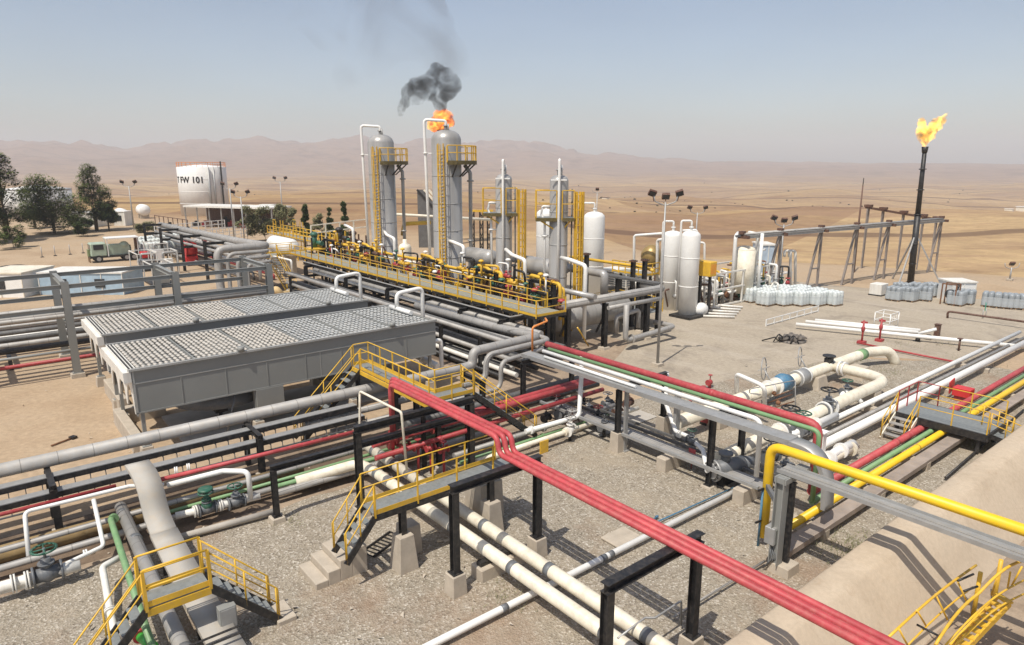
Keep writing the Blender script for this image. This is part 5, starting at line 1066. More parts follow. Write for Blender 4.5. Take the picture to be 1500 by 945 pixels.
for k,(a0_,a1_,b_,z_,m_,r_,lb) in enumerate(((TP[0]-9,TP[1]-1,32.3,4.6,YEL,.13,'long yellow header in front of the two tall columns'),(TP[1]+1,TP[3]-1,32.5,4.45,YEL,.13,'long yellow header in front of the slender columns'),(TP[0]-6,TP[3]+1,33.2,4.0,WHT,.11,'long thin white header behind the walkway'),(TP[0]-4,TP[3]+1,31.2,3.85,BROWN,.1,'long thin brown header just behind the walkway rail'),(TP[2]-3,TP[3]+3,36.5,5.2,ALU,.3,'thick silver lagged pipe behind the slender columns'))):
    pipe(lb,[(a0_,b_,z_-1.5),(a0_,b_,z_),(a1_,b_,z_),(a1_,b_,z_-1.5)],r_,m_,bend=.3,flanges=[(((a0_*2+a1_)/3,b_,z_),A_),(((a0_+a1_*2)/3,b_,z_),A_)])
# white small vessel between tall columns
t=thing('small_vessel','small white vessel on thin legs between the two tall silver columns','vessel',pd(594,400,66)); q=pd(594,385,66)
MB().lathe((q[0],q[1],3.2),[(.01,-.3),(.5,-.2),(.62,0),(.62,2.0),(.5,2.3),(.2,2.45),(.2,2.8)],20).build('shell',CRM,t)
for s_ in (-.4,.4): MB().cyl((q[0]+s_,q[1]-.2,0),(q[0]+s_,q[1]-.2,3.3),.09).build('leg',WHT,t)
pipe('orange yellow pipe high between the two tall silver columns',[pd(590,345,72),pd(592,328,72),pd(630,326,74)],.22,YEL,bend=.4)
pipe('pale yellow pipe beam crossing behind the tall silver columns',[pd(578,314,78),pd(720,322,80)],.16,CRM)
# white horizontal vessel and loading area at far end of walkway
t=thing('horizontal_vessel','big white horizontal vessel with a domed end at the far end of the walkway','vessel',pd(402,360,84)); q=pd(402,357,86)
MB().lathe((q[0],q[1],q[2]),[(.01,-.5),(.75,-.35),(1.05,0),(1.05,5.5),(.8,5.9),(.01,6.1)],24,'a').build('shell',WHT,t)
for d in (.8,4.6): MB().box((q[0]+d,q[1],q[2]/2-.5),(.4,1.6,q[2]-.4)).build('saddle',CON,t)
t=thing('loading_platform','yellow stair tower platform behind the white horizontal vessel','walkway',pd(430,350,96)); q=pd(425,345,96)
MB().mm(q[0]-6,q[0]+12,q[1]-1,q[1]+1,q[2]-.1,q[2]).build('deck',MATS['walkway_grating'],t); railing(t,[(q[0]-6,q[1]-1,q[2]),(q[0]+12,q[1]-1,q[2])],step=1.2,pw=.1,rr=.05); railing(t,[(q[0]-6,q[1]+1,q[2]),(q[0]+12,q[1]+1,q[2])],step=1.2,pw=.1,rr=.05)
for d in (-5,0,5,10): MB().box((q[0]+d,q[1],q[2]/2),(.25,.25,q[2])).build('leg',YEL,t)
for x,y,lb in ((408,336,'left yellow ladder cage on the far loading platform'),(437,338,'right yellow ladder cage on the far loading platform')):
    q=pd(x,y,95); t=thing('ladder_cage',lb,'ladder',at(q,0)); b=MB()
    for i in (-.5,.5):
        for j in (-.5,.5): b.beam((q[0]+i,q[1]+j,0),(q[0]+i,q[1]+j,q[2]+1.2),.09,.09)
    for k in range(10): b.mm(q[0]-.5,q[0]+.5,q[1]-.55,q[1]-.48,.6*k+.2,.6*k+.28)
    b.build('ladder_frame',YEL,t)
t=thing('white_gantry','white thin railed pipe gantry behind the valves left of the tall columns','gantry',pd(470,345,80))
q0,q1=pd(456,342,80),pd(538,332,84)
b=MB()
for dz in (0,.9): b.beam(V(q0)+Vector((0,0,dz)),V(q1)+Vector((0,0,dz)),.12,.12)
b.build('top_rail',CRM,t)
for k in range(5): q=V(q0).lerp(V(q1),k/4); MB().beam((q.x,q.y,0),(q.x,q.y,q.z+.9),.14,.14).build('post',CRM,t)
for k,(x,y) in enumerate(((463,352),(500,345),(520,350))):
    q=pd(x,y,76); t=thing('pump_skid',('left dark valve skid','middle yellow framed skid','right brown valve skid')[k]+' behind the far part of the walkway','skid',at(q,0))
    MB().mm(q[0]-1,q[0]+1,q[1]-1,q[1]+1,q[2]-1.0,q[2]-.85).build('frame_deck',YEL,t)
    for i in (-.9,.9):
        for j in (-.9,.9): MB().box((q[0]+i,q[1]+j,(q[2]+.4)/2),(.14,.14,q[2]+.4)).build('leg',(BLK,YEL,BROWN)[k],t)
    MB().cyl((q[0]-.5,q[1],q[2]-.8),(q[0]-.5,q[1],q[2]+.6),.3)._ell((q[0]-.5,q[1],q[2]+.6),.45,.45,.3,12,6).cyl((q[0]-.9,q[1]+.3,q[2]-.3),(q[0]+.9,q[1]+.3,q[2]-.3),.25).build('valve_body',(DGRN,BLK,BROWN)[k],t)
# ================================================================ grey pipework at the end of the walkway
pipe('thick grey lagged pipe running right from the corner of the main walkway',[(-32.9,31.2,3.75),(-32.9,41.6,3.75),(-35,41.6,3.75)],.3,DULL,bend=.5,seg=18)
pipe('thinner grey pipe below the thick pipe right of the walkway corner',[(-32.4,35,3.15),(-32.4,40.8,3.15)],.16,DULL)
pipe('lower grey pipe loop turning along the ground right of the walkway',[(-31.6,36.0,3.4),(-31.6,36.0,.75),(-31.6,41.5,1.0),(-33.5,41.5,1.0)],.2,DULL,bend=.4,flanges=[((-31.6,36.7,.8),B_)])
pipe('short grey pipe hoop behind the lower grey pipe loop',[(-33.0,36.5,1.0),(-33.0,36.5,2.2),(-33.0,39,2.4),(-33.0,39,1)],.16,DULL,bend=.3)
t=thing('separator_drum','large grey horizontal drum in the shade behind the black columns','vessel',(-36,38,0))
MB().lathe((-36.2,32.5,1.9),[(.01,-.4),(.7,-.25),(.95,0),(.95,8.3),(.7,8.6),(.01,8.8)],26,'b').build('shell',DULL,t)
for b_ in (34,39.5): MB().box((-36.2,b_,.5),(1.3,.4,1.0)).build('saddle',CON,t)
for k,(a,b_) in enumerate(((-32.9,35.2),(-32.9,39.8),(-34.6,41.2),(-33.6,32.2))):
    t=thing('steel_column',('black column carrying the thick grey pipe near the walkway','black column carrying the thick grey pipe at its middle','black braced column at the right end of the thick grey pipe','black column just below the walkway corner')[k],'column',(a,b_,0)); footing(t,(a,b_),.7,.2)
    MB().ibeam((a,b_,.2),(a,b_,3.4),.34,.34,.03).build('post',BLK,t); MB().beam((a,b_,2.6),(a-1.2,b_+.4,1.0),.12,.12).build('brace',BLK,t)
t=thing('cable_bridge','black framed high cable tray bridge between the slender column and the white silos','cable tray',p(880,400,4.5))
q0,q1=(-42,35.8,5.3),(-36.0,42.2,4.9)
q0=pd(848,396,58); q1=pd(968,416,52)
MB().beam(q0,q1,.7,.16).build('tray_cover',SHADG,t)
for f in (.1,.5,.75,.98):
    q=V(q0).lerp(V(q1),f); MB().ibeam((q.x,q.y,0),(q.x,q.y,q.z),.26,.26).build('post',BLK,t)
pipe('yellow pipe running above the black cable tray bridge',[V(pd(835,376,60)),V(pd(945,392,55)),V(pd(958,397,54))],.13,YEL,bend=.3)
for k,(x,y,dd) in enumerate(((859,393,57),(927,404,55),(944,403,54))):
    q=pd(x,y,dd); t=thing('steel_column',('dark post under the left end of the high yellow pipe','brown black post pair left under the right end of the high yellow pipe','brown black post pair right under the right end of the high yellow pipe')[k],'column',at(q,0)); MB().ibeam((q[0],q[1],0),(q[0],q[1],q[2]+1.3),.3,.3).box((q[0],q[1],.03),(.5,.5,.06)).build('post',BLK,t); MB().box((q[0],q[1],q[2]+1.2),(.5,.5,.12)).build('cap_plate',BROWN,t)
t=thing('low_platform','yellow railed low platform below the black cable tray bridge','walkway',p(900,440)); q=p(900,447,1.2)
MB().mm(q[0]-1,q[0]+4,q[1]-1.5,q[1]+1.5,1.15,1.2).build('deck',GRATE,t); railing(t,[(q[0]-1,q[1]-1.5,1.2),(q[0]-1,q[1]+1.5,1.2),(q[0]+4,q[1]+1.5,1.2)],step=1.0,pw=.06)
for i in (-.9,3.9): MB().box((q[0]+i,q[1]-1.3,.57),(.14,.14,1.14)).box((q[0]+i,q[1]+1.3,.57),(.14,.14,1.14)).build('leg',BLK,t)
t=thing('fin_cooler','pale slatted cooler box in the yard behind the black cable tray bridge','cooler',p(915,425)); q=p(915,425,0)
MB().mm(q[0]-2.5,q[0]+1.5,q[1]-1.5,q[1]+1.5,.6,2.2).build('casing',WST,t); b=MB()
for k in range(6): b.mm(q[0]+1.5,q[0]+1.55,q[1]-1.45,q[1]+1.45,.75+.23*k,.85+.23*k).mm(q[0]-2.4,q[0]+1.4,q[1]-1.56,q[1]-1.5,.75+.23*k,.85+.23*k)
b.build('slat',GRYD,t)
for i in (-2.3,1.3): MB().box((q[0]+i,q[1]-1.2,.3),(.2,.2,.6)).box((q[0]+i,q[1]+1.2,.3),(.2,.2,.6)).build('leg',WHT,t)
pipe('two yellow stair rails leaning below the walkway corner',[p(838,485,.3),p(818,455,2.6)],.05,YEL,cat='rail',name='stair_rail_bar')
pipe('second yellow stair rail leaning below the walkway corner',[p(862,507,.2),p(846,480,2.2)],.05,YEL,cat='rail',name='stair_rail_bar')
# ================================================================ white vessels and silos
def vessel(lb,x,dist,ytop,r,m=WHT,ybase=None,extra=0):
    q=pd(x,420,dist); zt=pd(x,ytop,dist)[2]; t=thing('white_vessel',lb,'vessel',(q[0],q[1],0))
    MB().lathe((q[0],q[1],0),[(r*.95,0),(r*.95,.8),(r,.82),(r,zt-r*.55),(r*.93,zt-r*.32),(r*.7,zt-r*.12),(r*.3,zt-.01),(.01,zt)],32).build('shell',m,t)
    MB().cyl((q[0],q[1],zt-.1),(q[0],q[1],zt+.3),.12).disc((q[0],q[1],zt+.3),UP,.2,.08).build('top_nozzle',m,t)
    if extra: MB().tube([(q[0],q[1],zt+.2),(q[0],q[1],zt+.85),(q[0]-r*1.1*_ca*1,q[1]+r*1.1*_sa,zt+.85),(q[0]-r*1.1*_ca,q[1]+r*1.1*_sa,.5)],.09,bend=.2).build('side_pipe',WHT,t)
    b=MB()
    for z in (zt*.35,zt*.68): b.lathe((q[0],q[1],z),[(r+.003,0),(r+.02,.02),(r+.02,.08),(r+.003,.1)],32)
    b.build('weld_band',m,t)
    return t
vessel('white cylinder vessel half hidden behind the right slender column',799,70,306,1.0)
vessel('white cylinder vessel standing alone right of the slender columns',868,69,310,1.05,extra=1)
vessel('left of the two tall white silos beside the light mast',982,62,338,.85,extra=1)
vessel('right of the two tall white silos, on a black base plate',1008,59,338,.82,extra=1)
t=thing('silo_base','black base plate under the right white silo','base',p(1005,466)); q=p(1006,464,0); MB().mm(q[0]-1.1,q[0]+1.1,q[1]-1.1,q[1]+1.1,0,.22).build('base_plate',BLK,t)
def pipeframe(lb,pts,r,m,name='pipe_frame',cat='frame'):
    b=MB()
    for path in pts: b.tube(path,r,bend=.15,seg=8)
    return b.build(name,m,label=lb,cat=cat)
pipe('white goalpost pipe frame left of the white silos',[at(pd(929,430,64),0),pd(929,345,64),pd(985,341,62),at(pd(985,345,62),5)],.12,WHT,bend=.3)
pipe('second white pipe post beside the light mast',[at(pd(963,430,63),0),pd(963,352,63),pd(975,350,62)],.14,WHT,bend=.3)
pipe('white downpipe on the right side of the white silos',[pd(1000,338,60),pd(1021,337,60),at(pd(1020,460,60),.3)],.11,WHT,bend=.25)
pipe('outer white downpipe right of the white silos',[pd(1022,355,62),pd(1032,356,62),at(pd(1032,440,62),.3)],.1,WHT,bend=.25)
t=thing('brass_vessel','brown gold round vessel behind the white goalpost pipe frame','vessel',at(pd(954,420,65),0)); q=pd(954,375,65)
MB()._ell(q,1.0,1.0,1.1,18,10).build('shell',mat('brown_gold_paint',(.35,.24,.09),.4,metal=.3),t)
for s_ in (-.6,.6): MB().cyl((q[0]+s_,q[1],0),(q[0]+s_,q[1],q[2]),.12).build('leg',BROWN,t)
t=thing('yellow_panel_box','yellow cabinet on brown black legs right of the white silos','cabinet',at(pd(1034,440,60),0)); q=pd(1034,393,60)
MB().box((q[0],q[1],q[2]),(1.6,1.0,1.3)).build('cabinet_body',YEL,t,bev=.05); b=MB()
for k in range(4): b.box((q[0]+.81,q[1]-.3+.2*k,q[2]),(.03,.05,.9))
b.build('louvre',ORNG,t)
for s_ in (-.5,.5): MB().ibeam((q[0]+s_,q[1],0),(q[0]+s_,q[1],q[2]-.6),.2,.2).build('leg',BLK,t)
q=pd(925,395,64); t=thing('yellow_platform','yellow mesh platform left of the light mast','walkway',at(q,0)); MB().mm(q[0]-1.5,q[0]+2.5,q[1]-1,q[1]+1,q[2]-.3,q[2]-.2).build('deck',MATS['walkway_grating'],t); railing(t,[(q[0]-1.5,q[1]-1,q[2]-.2),(q[0]+2.5,q[1]-1,q[2]-.2),(q[0]+2.5,q[1]+1,q[2]-.2)],step=.8,pw=.08,rr=.05)
for i in (-1.3,2.3): MB().box((q[0]+i,q[1],(q[2]-.3)/2),(.2,.2,q[2]-.3)).build('leg',BLK,t)
# skid of white pipe racks
rr=random.Random(5)
t=thing('process_skid','white framed skid crowded with small pipes and valves right of the silos','skid',p(1060,455))
q=p(1045,452,0); F=MB()
L_=9; Wd=4
for (i,j) in ((0,0),(0,Wd),(L_,0),(L_,Wd),(L_/2,0),(L_/2,Wd)): F.beam((q[0]-j,q[1]+i,0),(q[0]-j,q[1]+i,3.2),.14,.14)
for z in (.15,1.7,3.2):
    F.beam((q[0],q[1],z),(q[0],q[1]+L_,z),.12,.14).beam((q[0]-Wd,q[1],z),(q[0]-Wd,q[1]+L_,z),.12,.14)
F.build('skid_frame',WST,t)
for k in range(16):
    y=q[1]+.4+.54*k; x=q[0]-rr.uniform(.3,3.6); z1=rr.uniform(1.6,3.4)
    MB().tube([(x,y,.1),(x,y,z1),(x-rr.uniform(.5,1.5),y+rr.uniform(-.4,.4),z1)],rr.uniform(.06,.13),bend=.2,seg=8).disc((x,y,z1*.5),UP,.22,.12).build('riser_pipe',(WHT,GAL,CRM,YEL,RUST)[rr.randrange(5)],t)
for k in range(8):
    y=q[1]+.6+1.1*k; MB()._ell((q[0]-rr.uniform(.2,1.5),y,rr.uniform(.5,1.4)),.28,.28,.3,10,6).build('valve_body',(GAL,BLK,RUST,BROWN)[k%4],t)
for k in range(3): MB().cyl((q[0]-.8-k,q[1],1.0+.5*k),(q[0]-.8-k,q[1]+L_,1.0+.5*k),.14).build('header_pipe',(WHT,WST,GAL)[k],t)
# tank with white arches (filter vessel in frame)
t=thing('filter_unit','cream box vessel inside a white rounded pipe frame at the start of the trestle bridge','vessel',at(pd(1093,440,66),0)); q=pd(1090,395,66)
MB().cyl((q[0],q[1],.8),(q[0],q[1],5.0),.95,seg=20)._ell((q[0],q[1],5.0),.95,.95,.4,20,6).build('shell',CRM,t)
for d in (-1.6,1.7):
    MB().tube([(q[0]+.1*d,q[1]+d,0),(q[0]+.1*d,q[1]+d,6.4),(q[0]+.1*d-.4,q[1]+d*.4,6.6)],.17,bend=.4).build('frame_pipe',WHT,t)
MB().beam((q[0]-.1,q[1]-1.7,6.4),(q[0]+.1,q[1]+1.8,6.4),.15,.2).build('top_beam',GRYD,t)
MB().cyl((q[0]+1.1,q[1]+.9,.4),(q[0]+1.1,q[1]+.9,6.6),.16).cyl((q[0]+1.1,q[1]+.9,5),(q[0]+1.1,q[1]+1.6,5),.12).build('riser_pipe',WHT,t)
for s_ in (-.6,.6): MB().box((q[0]+s_,q[1]+s_,.4),(.2,.2,.8)).build('leg',RUST,t)
shed('small pale blue sided cabin behind the first trestle leg',1112,1132,414,4.2,3,mat('pale_steel_blue',(.42,.5,.58),.5),WST,name='cabin',cat='cabin')
for k,(x,dd) in enumerate(((1158,70),(1165,71))):
    pipe(('left','right')[k]+' white topped rusty pipe hook behind the wrapped drums',[at(pd(x,425,dd),0),pd(x,368,dd),pd(x-9,367,dd),pd(x-9,376,dd)],.14,WST,bend=.3)
t=thing('white_trestle','low white steel trestle frame behind the wrapped drums','frame',p(1140,428)); q=p(1118,428,0); b=MB()
for k in range(4): b.beam((q[0],q[1]+1.8*k,0),(q[0],q[1]+1.8*k,1.6),.12,.12).beam((q[0]-1.5,q[1]+1.8*k,0),(q[0]-1.5,q[1]+1.8*k,1.6),.12,.12).beam((q[0],q[1]+1.8*k,1.55),(q[0]-1.5,q[1]+1.8*k,1.55),.1,.1)
for x in (0,-1.5): b.beam((q[0]+x,q[1],1.6),(q[0]+x,q[1]+5.4,1.6),.14,.14)
for k in range(3): b.beam((q[0],q[1]+1.8*k,.1),(q[0],q[1]+1.8*k+1.8,1.5),.08,.08)
b.build('frame_tube',WHT,t)
for k in range(5):
    y0=447+5*k; pipe(ORD[k]+' loose white pipe from the back, on the yard before the process skid',[p(1038-2*k,446+4.2*k,.15),p(1088-3*k,450+3.6*k,.15)],.1,WST,group='loose white pipes on the yard')
q=p(1026,462,0); t=thing('white_tank_small','small rounded white tank beside the black silo base','tank',q); MB()._ell((q[0],q[1],.55),.55,.8,.6,16,8).build('shell',WHT,t); MB().box((q[0],q[1],.06),(.9,1.2,.12)).build('stand',BLK,t)
rr=random.Random(61)
for k in range(14):
    x=932+8.4*k; d=61+rr.uniform(-1,6); yt=rr.uniform(395,440); m_=(WHT,WST,YEL,WHT,GAL,WHT,BROWN)[k%7]; q=pd(x,yt,d)
    t=thing('small_riser',('thin white','thin stained','short yellow','bent white','thin grey','tall white','short brown')[k%7]+' service pipe with a valve near the white silos, number '+ORD[k%12]+(' from left' if k<12 else ' at far right'),'pipe',at(q,0),'service pipes near the white silos')
    MB().tube([at(q,0),q,(q[0]+rr.uniform(-1,1),q[1]+rr.uniform(-1.2,1.2),q[2]),(q[0]+rr.uniform(-1,1),q[1]+rr.uniform(-1.2,1.2),.1)],rr.uniform(.06,.11),bend=.2,seg=8).build('pipe_run',m_,t)
    MB().cyl((q[0]-.25,q[1],q[2]*.5),(q[0]+.25,q[1],q[2]*.5),.14)._ell((q[0],q[1],q[2]*.5),.2,.2,.25,8,6).build('valve_body',(BLK,YEL,GAL,RUST,DGRN)[k%5],t)
rr=random.Random(83)
for k in range(20):
    x=1036+6.0*k+rr.uniform(-2,2); y=rr.uniform(418,446); q=p(x,y); h=rr.uniform(1.2,3.6); m_=(WHT,WST,GAL,BLK,WHT,YEL,RUST,CRM)[k%8]
    t=thing('small_riser',ORD[k%10]+(' ' if k<10 else ' later ')+('white','stained','grey','black','plain white','yellow','rusty','cream')[k%8]+' pipe stand with fittings between the silos and the trestle bridge','pipe',q,'pipe stands by the process skid')
    MB().tube([q,at(q,h),(q[0]-rr.uniform(.6,1.6),q[1]+rr.uniform(-.8,.8),h),(q[0]-rr.uniform(.6,1.6),q[1]+rr.uniform(-.8,.8),.1)],rr.uniform(.07,.13),bend=.22,seg=8).build('pipe_run',m_,t)
    MB().disc(at(q,h*.6),UP,.24,.12)._ell(at(q,h*.45),.24,.24,.3,8,6).build('valve_body',(BLK,GAL,RUST,DGRN,REDD)[k%5],t)
    MB().cyl((q[0]-.9,q[1]-.4,.35),(q[0]+.5,q[1]+.6,.35),.1,seg=8).build('ground_pipe',(GAL,WST,RUST)[k%3],t)
# ================================================================ wrapped drums on pallets
WRAP=bpy.data.materials.new('clear_plastic_wrap'); WRAP.use_nodes=True; _n=WRAP.node_tree.nodes; _b=_n['Principled BSDF']; _b.inputs['Base Color'].default_value=(.75,.8,.82,1); _b.inputs['Roughness'].default_value=.3; _b.inputs['Alpha'].default_value=.35
def pallet_proto(q,lb,gp,wrap=DRUM):
    t=thing('wrapped_drums',lb,'drum pallet',q,gp)
    b=MB()
    for i in (-.55,0,.55): b.box((q[0]+i,q[1],.06),(.12,1.3,.1))
    for i in range(5): b.box((q[0],q[1]-.56+.28*i,.125),(1.3,.16,.03))
    b.build('pallet',WOOD,t)
    for i in (-.46,0,.46):
        for j in (-.46,0,.46):
            MB().lathe((q[0]+i,q[1]+j,.145),[(.22,0),(.235,.04),(.235,.55),(.225,.58),(.235,.61),(.235,1.1),(.19,1.22),(.1,1.25),(.01,1.26)],10).build('bottle',wrap,t)
    bw=MB(); pts=[]
    for k in range(28):
        an=2*math.pi*k/28; cx=max(-.46,min(.46,.8*math.cos(an))); cy=max(-.46,min(.46,.8*math.sin(an))); pts.append((q[0]+cx+.262*math.cos(an),q[1]+cy+.262*math.sin(an)))
    vsx=[(x,y,z) for z in (.2,1.0) for x,y in pts]; bw.add(vsx,[(k,(k+1)%28,28+(k+1)%28,28+k) for k in range(28)],True); bw.build('plastic_wrap',WRAP,t)
    return t
c1=[]
p0,p1=V(p(1121,447)),V(p(1222,447)); p2=V(p(1135,438))
row=(p1-p0); dep=V(p(1150,432))-V(p(1137,447))
pr=None; rr=random.Random(9)
dv=Vector((-.55,1.2,0)).normalized()
for k in range(5):
    for j in range(3):
        if (j==2 and k in (0,)) : continue
        q=p0+row*(k/4.1)+Vector((-1.75*j*1.0,.3*j,0))+Vector((rr.uniform(-.08,.08),rr.uniform(-.08,.08),0)); q=(q.x,q.y,.008)
        lb='pallet of pale blue plastic wrapped drums in the big cluster on the yard'
        if pr is None: pr=pallet_proto(q,lb,'wrapped drums in the big cluster')
        else: dup(pr,q,rr.uniform(-.2,.2))
pr=None
for k,(x,y) in enumerate(((1310,440),(1331,441),(1353,440),(1320,434),(1342,434),(1364,434))):
    q=at(p(x,y),.008)
    lb='pallet of grey blue wrapped drums in the cluster below the leaning flare'
    if pr is None: pr=pallet_proto(q,lb,'wrapped drums below the flare',mat('grey_blue_plastic',(.27,.295,.31),.4,var=.15))
    else: dup(pr,q,rr.uniform(-.3,.3))
q=p(1286,432); t=thing('white_crate','white crate on a dark skid left of the grey blue drums','crate',q); MB().box((q[0],q[1],.65),(1.2,1.5,1.1)).build('crate_body',WST,t,bev=.03); MB().box((q[0],q[1],.06),(1.3,1.6,.12)).build('skid_base',BLK,t)
for k,(x,y,lb) in enumerate(((1400,447,'pallet of grey drums in front of the white shed'),(1414,445,'pallet of grey drums beside the corner of the white shed'),(1450,449,'pallet of silver drums first right of the white shed'),(1470,451,'pallet of dark blue grey drums second right of the white shed'),(1486,452,'pallet of grey green drums third right of the white shed'))):
    o=dup(pr,at(p(x,y),.008),.1*k,lb); o['group']='drum pallets near the white shed'
t=shed('white shed at the right side of the yard with a dark pump frame in front',1392,1426,443,1.9,2.2,WHT,WST,name='white_shed',cat='shed')
t=thing('pump','dark brown pump frame in front of the white shed','pump',p(1388,446)); q=p(1390,446,0); b=MB()
for i in (-.6,.6):
    for j in (-.5,.5): b.beam((q[0]+i,q[1]+j,0),(q[0]+i,q[1]+j,2.0),.1,.1)
b.beam((q[0]-.6,q[1]-.5,2),(q[0]+.6,q[1]-.5,2),.1,.1).beam((q[0]-.6,q[1]+.5,2),(q[0]+.6,q[1]+.5,2),.1,.1); b.build('frame',RUST,t)
MB()._ell((q[0],q[1],1.0),.5,.45,.45,12,8).cyl((q[0],q[1],0),(q[0],q[1],.8),.2).tube([(q[0]+.3,q[1]+.3,1.2),(q[0]+.3,q[1]+1.2,1.9),(q[0]-.3,q[1]+2.0,1.7)],.1,bend=.3).build('pump_body',BLK,t)
# ================================================================ trestle bridge and leaning flare
TRS=mat('weathered_steel',(.23,.2,.18),.7,var=.2,dust=.4,dustcol=(.3,.22,.16))
TR=[(1087,347),(1143,344),(1203,339),(1255,335),(1302,332),(1379,323)]
P0=V(p(1087,347,6.3)); P1=V(p(1379,323,6.3)); dirv=(P1-P0).normalized(); nrm=Vector((-dirv.y,dirv.x,0))
t=thing('trestle_bridge','long grey pipe bridge on A shaped legs at the right','pipe bridge',at(P0,0))
for s_ in (-.45,.45):
    MB().ibeam(P0+nrm*s_,P1+nrm*s_,.2,.28).build('long_beam',GAL,t)
for k,s_ in enumerate((-.2,.1,.3)): MB().cyl(P0+nrm*s_+Vector((0,0,.24)),P1+nrm*s_+Vector((0,0,.24)),.09).build('pipe_run',DULL,t)
for i,(x,y) in enumerate(TR):
    f=(x-1087)/(1379-1087); lo,hi=0.0,1.0
    for _ in range(40):
        m_=(lo+hi)/2; qq=P0.lerp(P1,m_); X,Y=w2(qq.x,qq.y); d=Y*_c+(CH-6.3)*_s
        if 750+1000*X/d<x: lo=m_
        else: hi=m_
    q=P0.lerp(P1,m_)
    MB().beam(q-nrm*.8,q+nrm*.8,.3,.3).box(q+Vector((0,0,.4)),(.5,.5,.3)).build('cap_beam',BROWN,t)
    if i==0: continue
    for e in (-1,1):
        foot=q+dirv*(-1.75 if e<0 else .2); foot=Vector((foot.x,foot.y,-.1))
        MB().beam(q+dirv*.14*e-Vector((0,0,.15)),foot,.2,.2).build('leg',TRS,t)
    c=q-Vector((0,0,4.0)); MB().beam(c-dirv*1.08,c+dirv*.15,.14,.14).build('leg_tie',TRS,t)
# second row behind
Q0=V(pd(1270,304,88)); Q1=V(pd(1375,322,92)); t=thing('trestle_bridge','farther thin brown pipe bridge behind the grey one at the right','pipe bridge',at(Q0,0))
MB().beam(Q0,Q1,.6,.25).build('long_beam',BROWN,t)
for f in (0.02,.22,.5,.78,.97):
    q=Q0.lerp(Q1,f)
    for s_ in (-.6,.6): MB().beam((q.x,q.y+.4*s_,q.z-.1),(q.x-.3*s_,q.y+.8*s_,-1),.14,.14).build('leg',TRS,t)
    MB().box(q+Vector((0,0,.25)),(.8,.8,.3)).build('cap_beam',BROWN,t)
q=pd(1258,330,84); t=thing('thin_mast','thin dark mast standing behind the trestle bridge','mast',at(q,0)); q2=pd(1264,272,84); MB().tube([(q[0],q[1],0),q2],(.16,.08),seg=8).build('pole',BROWN,t); MB().cyl(q2,V(q2)+Vector((0,0,.9)),.05).build('tip',BLK,t)
def flame_mat(name,c0,c1,em,dens,sc):
    m=bpy.data.materials.new(name); m.use_nodes=True; N=m.node_tree.nodes; L=m.node_tree.links; N.remove(N['Principled BSDF'])
    tc=N.new('ShaderNodeTexCoord'); n=N.new('ShaderNodeTexNoise'); n.inputs['Scale'].default_value=sc; n.inputs['Detail'].default_value=4; n.inputs['Distortion'].default_value=.6; L.new(tc.outputs['Object'],n.inputs['Vector'])
    cr=N.new('ShaderNodeValToRGB'); cr.color_ramp.elements[0].position=.35; cr.color_ramp.elements[1].position=.62; cr.color_ramp.elements[0].color=(*c0,1); cr.color_ramp.elements[1].color=(*c1,1); L.new(n.outputs[0],cr.inputs[0])
    mr=N.new('ShaderNodeMapRange'); mr.inputs[1].default_value=.36; mr.inputs[2].default_value=.6; mr.inputs[3].default_value=em*.06; mr.inputs[4].default_value=em; L.new(n.outputs[0],mr.inputs[0])
    e=N.new('ShaderNodeEmission'); L.new(cr.outputs[0],e.inputs[0]); L.new(mr.outputs[0],e.inputs[1]); 
    ab_=N.new('ShaderNodeVolumeAbsorption'); ab_.inputs['Color'].default_value=(0,0,0,1); ab_.inputs['Density'].default_value=dens
    ad=N.new('ShaderNodeAddShader'); L.new(e.outputs[0],ad.inputs[0]); L.new(ab_.outputs[0],ad.inputs[1]); L.new(ad.outputs[0],N['Material Output'].inputs['Volume']); return m
def blobmesh(name,balls,vox,m,label,cat,group=None,kind=None,disp=.0,dsc=1.0):
    b=MB()
    for q,r_ in balls: b._ell(q,r_,r_,r_*(1.0),14,10)
    o=b.build(name,m,label=label,cat=cat,kind=kind)
    rm=o.modifiers.new('merge','REMESH'); rm.mode='VOXEL'; rm.voxel_size=vox; rm.use_smooth_shade=True
    sm=o.modifiers.new('smooth','SMOOTH'); sm.iterations=4; sm.factor=.5
    if disp:
        tx=bpy.data.textures.new(name+'_turbulence','CLOUDS'); tx.noise_scale=dsc; tx.noise_depth=3
        d=o.modifiers.new('turbulence','DISPLACE'); d.texture=tx; d.strength=disp; d.mid_level=.5; d.texture_coords='LOCAL'
    return o
def tongue(pts): return pts
FD=76.0
fb=pd(1333,418,FD); ft=pd(1355,217,FD); fb=(fb[0],fb[1],0)
t=thing('flare_stack','tall black leaning flare stack with a bright yellow flame at the right','flare stack',fb)
MB().tube([fb,V(fb).lerp(V(ft),.52)],(.34,.31),seg=16).tube([V(fb).lerp(V(ft),.52),ft],(.27,.21),seg=16).build('pipe_run',BLK,t)
u=(V(ft)-V(fb)).normalized(); MB().cyl(V(ft)-u*.5,V(ft)+u*.15,.26,.34).build('flare_tip',BLK,t); b=MB()
for f in (.15,.3,.52,.7,.85): b.disc(V(fb).lerp(V(ft),f),u,.38,.1)
b.build('flange',BLK,t)
for k in range(3):
    an=2*math.pi*k/3+.5; q=(fb[0]+3*math.cos(an),fb[1]+3*math.sin(an),0); MB().beam(q,V(fb).lerp(V(ft),.38),.14,.14).build('guy_strut',GAL,t)
def px_ball(x,y,r,d): q=pd(x,y,d); return (q,r*d/1000)
fl=[]
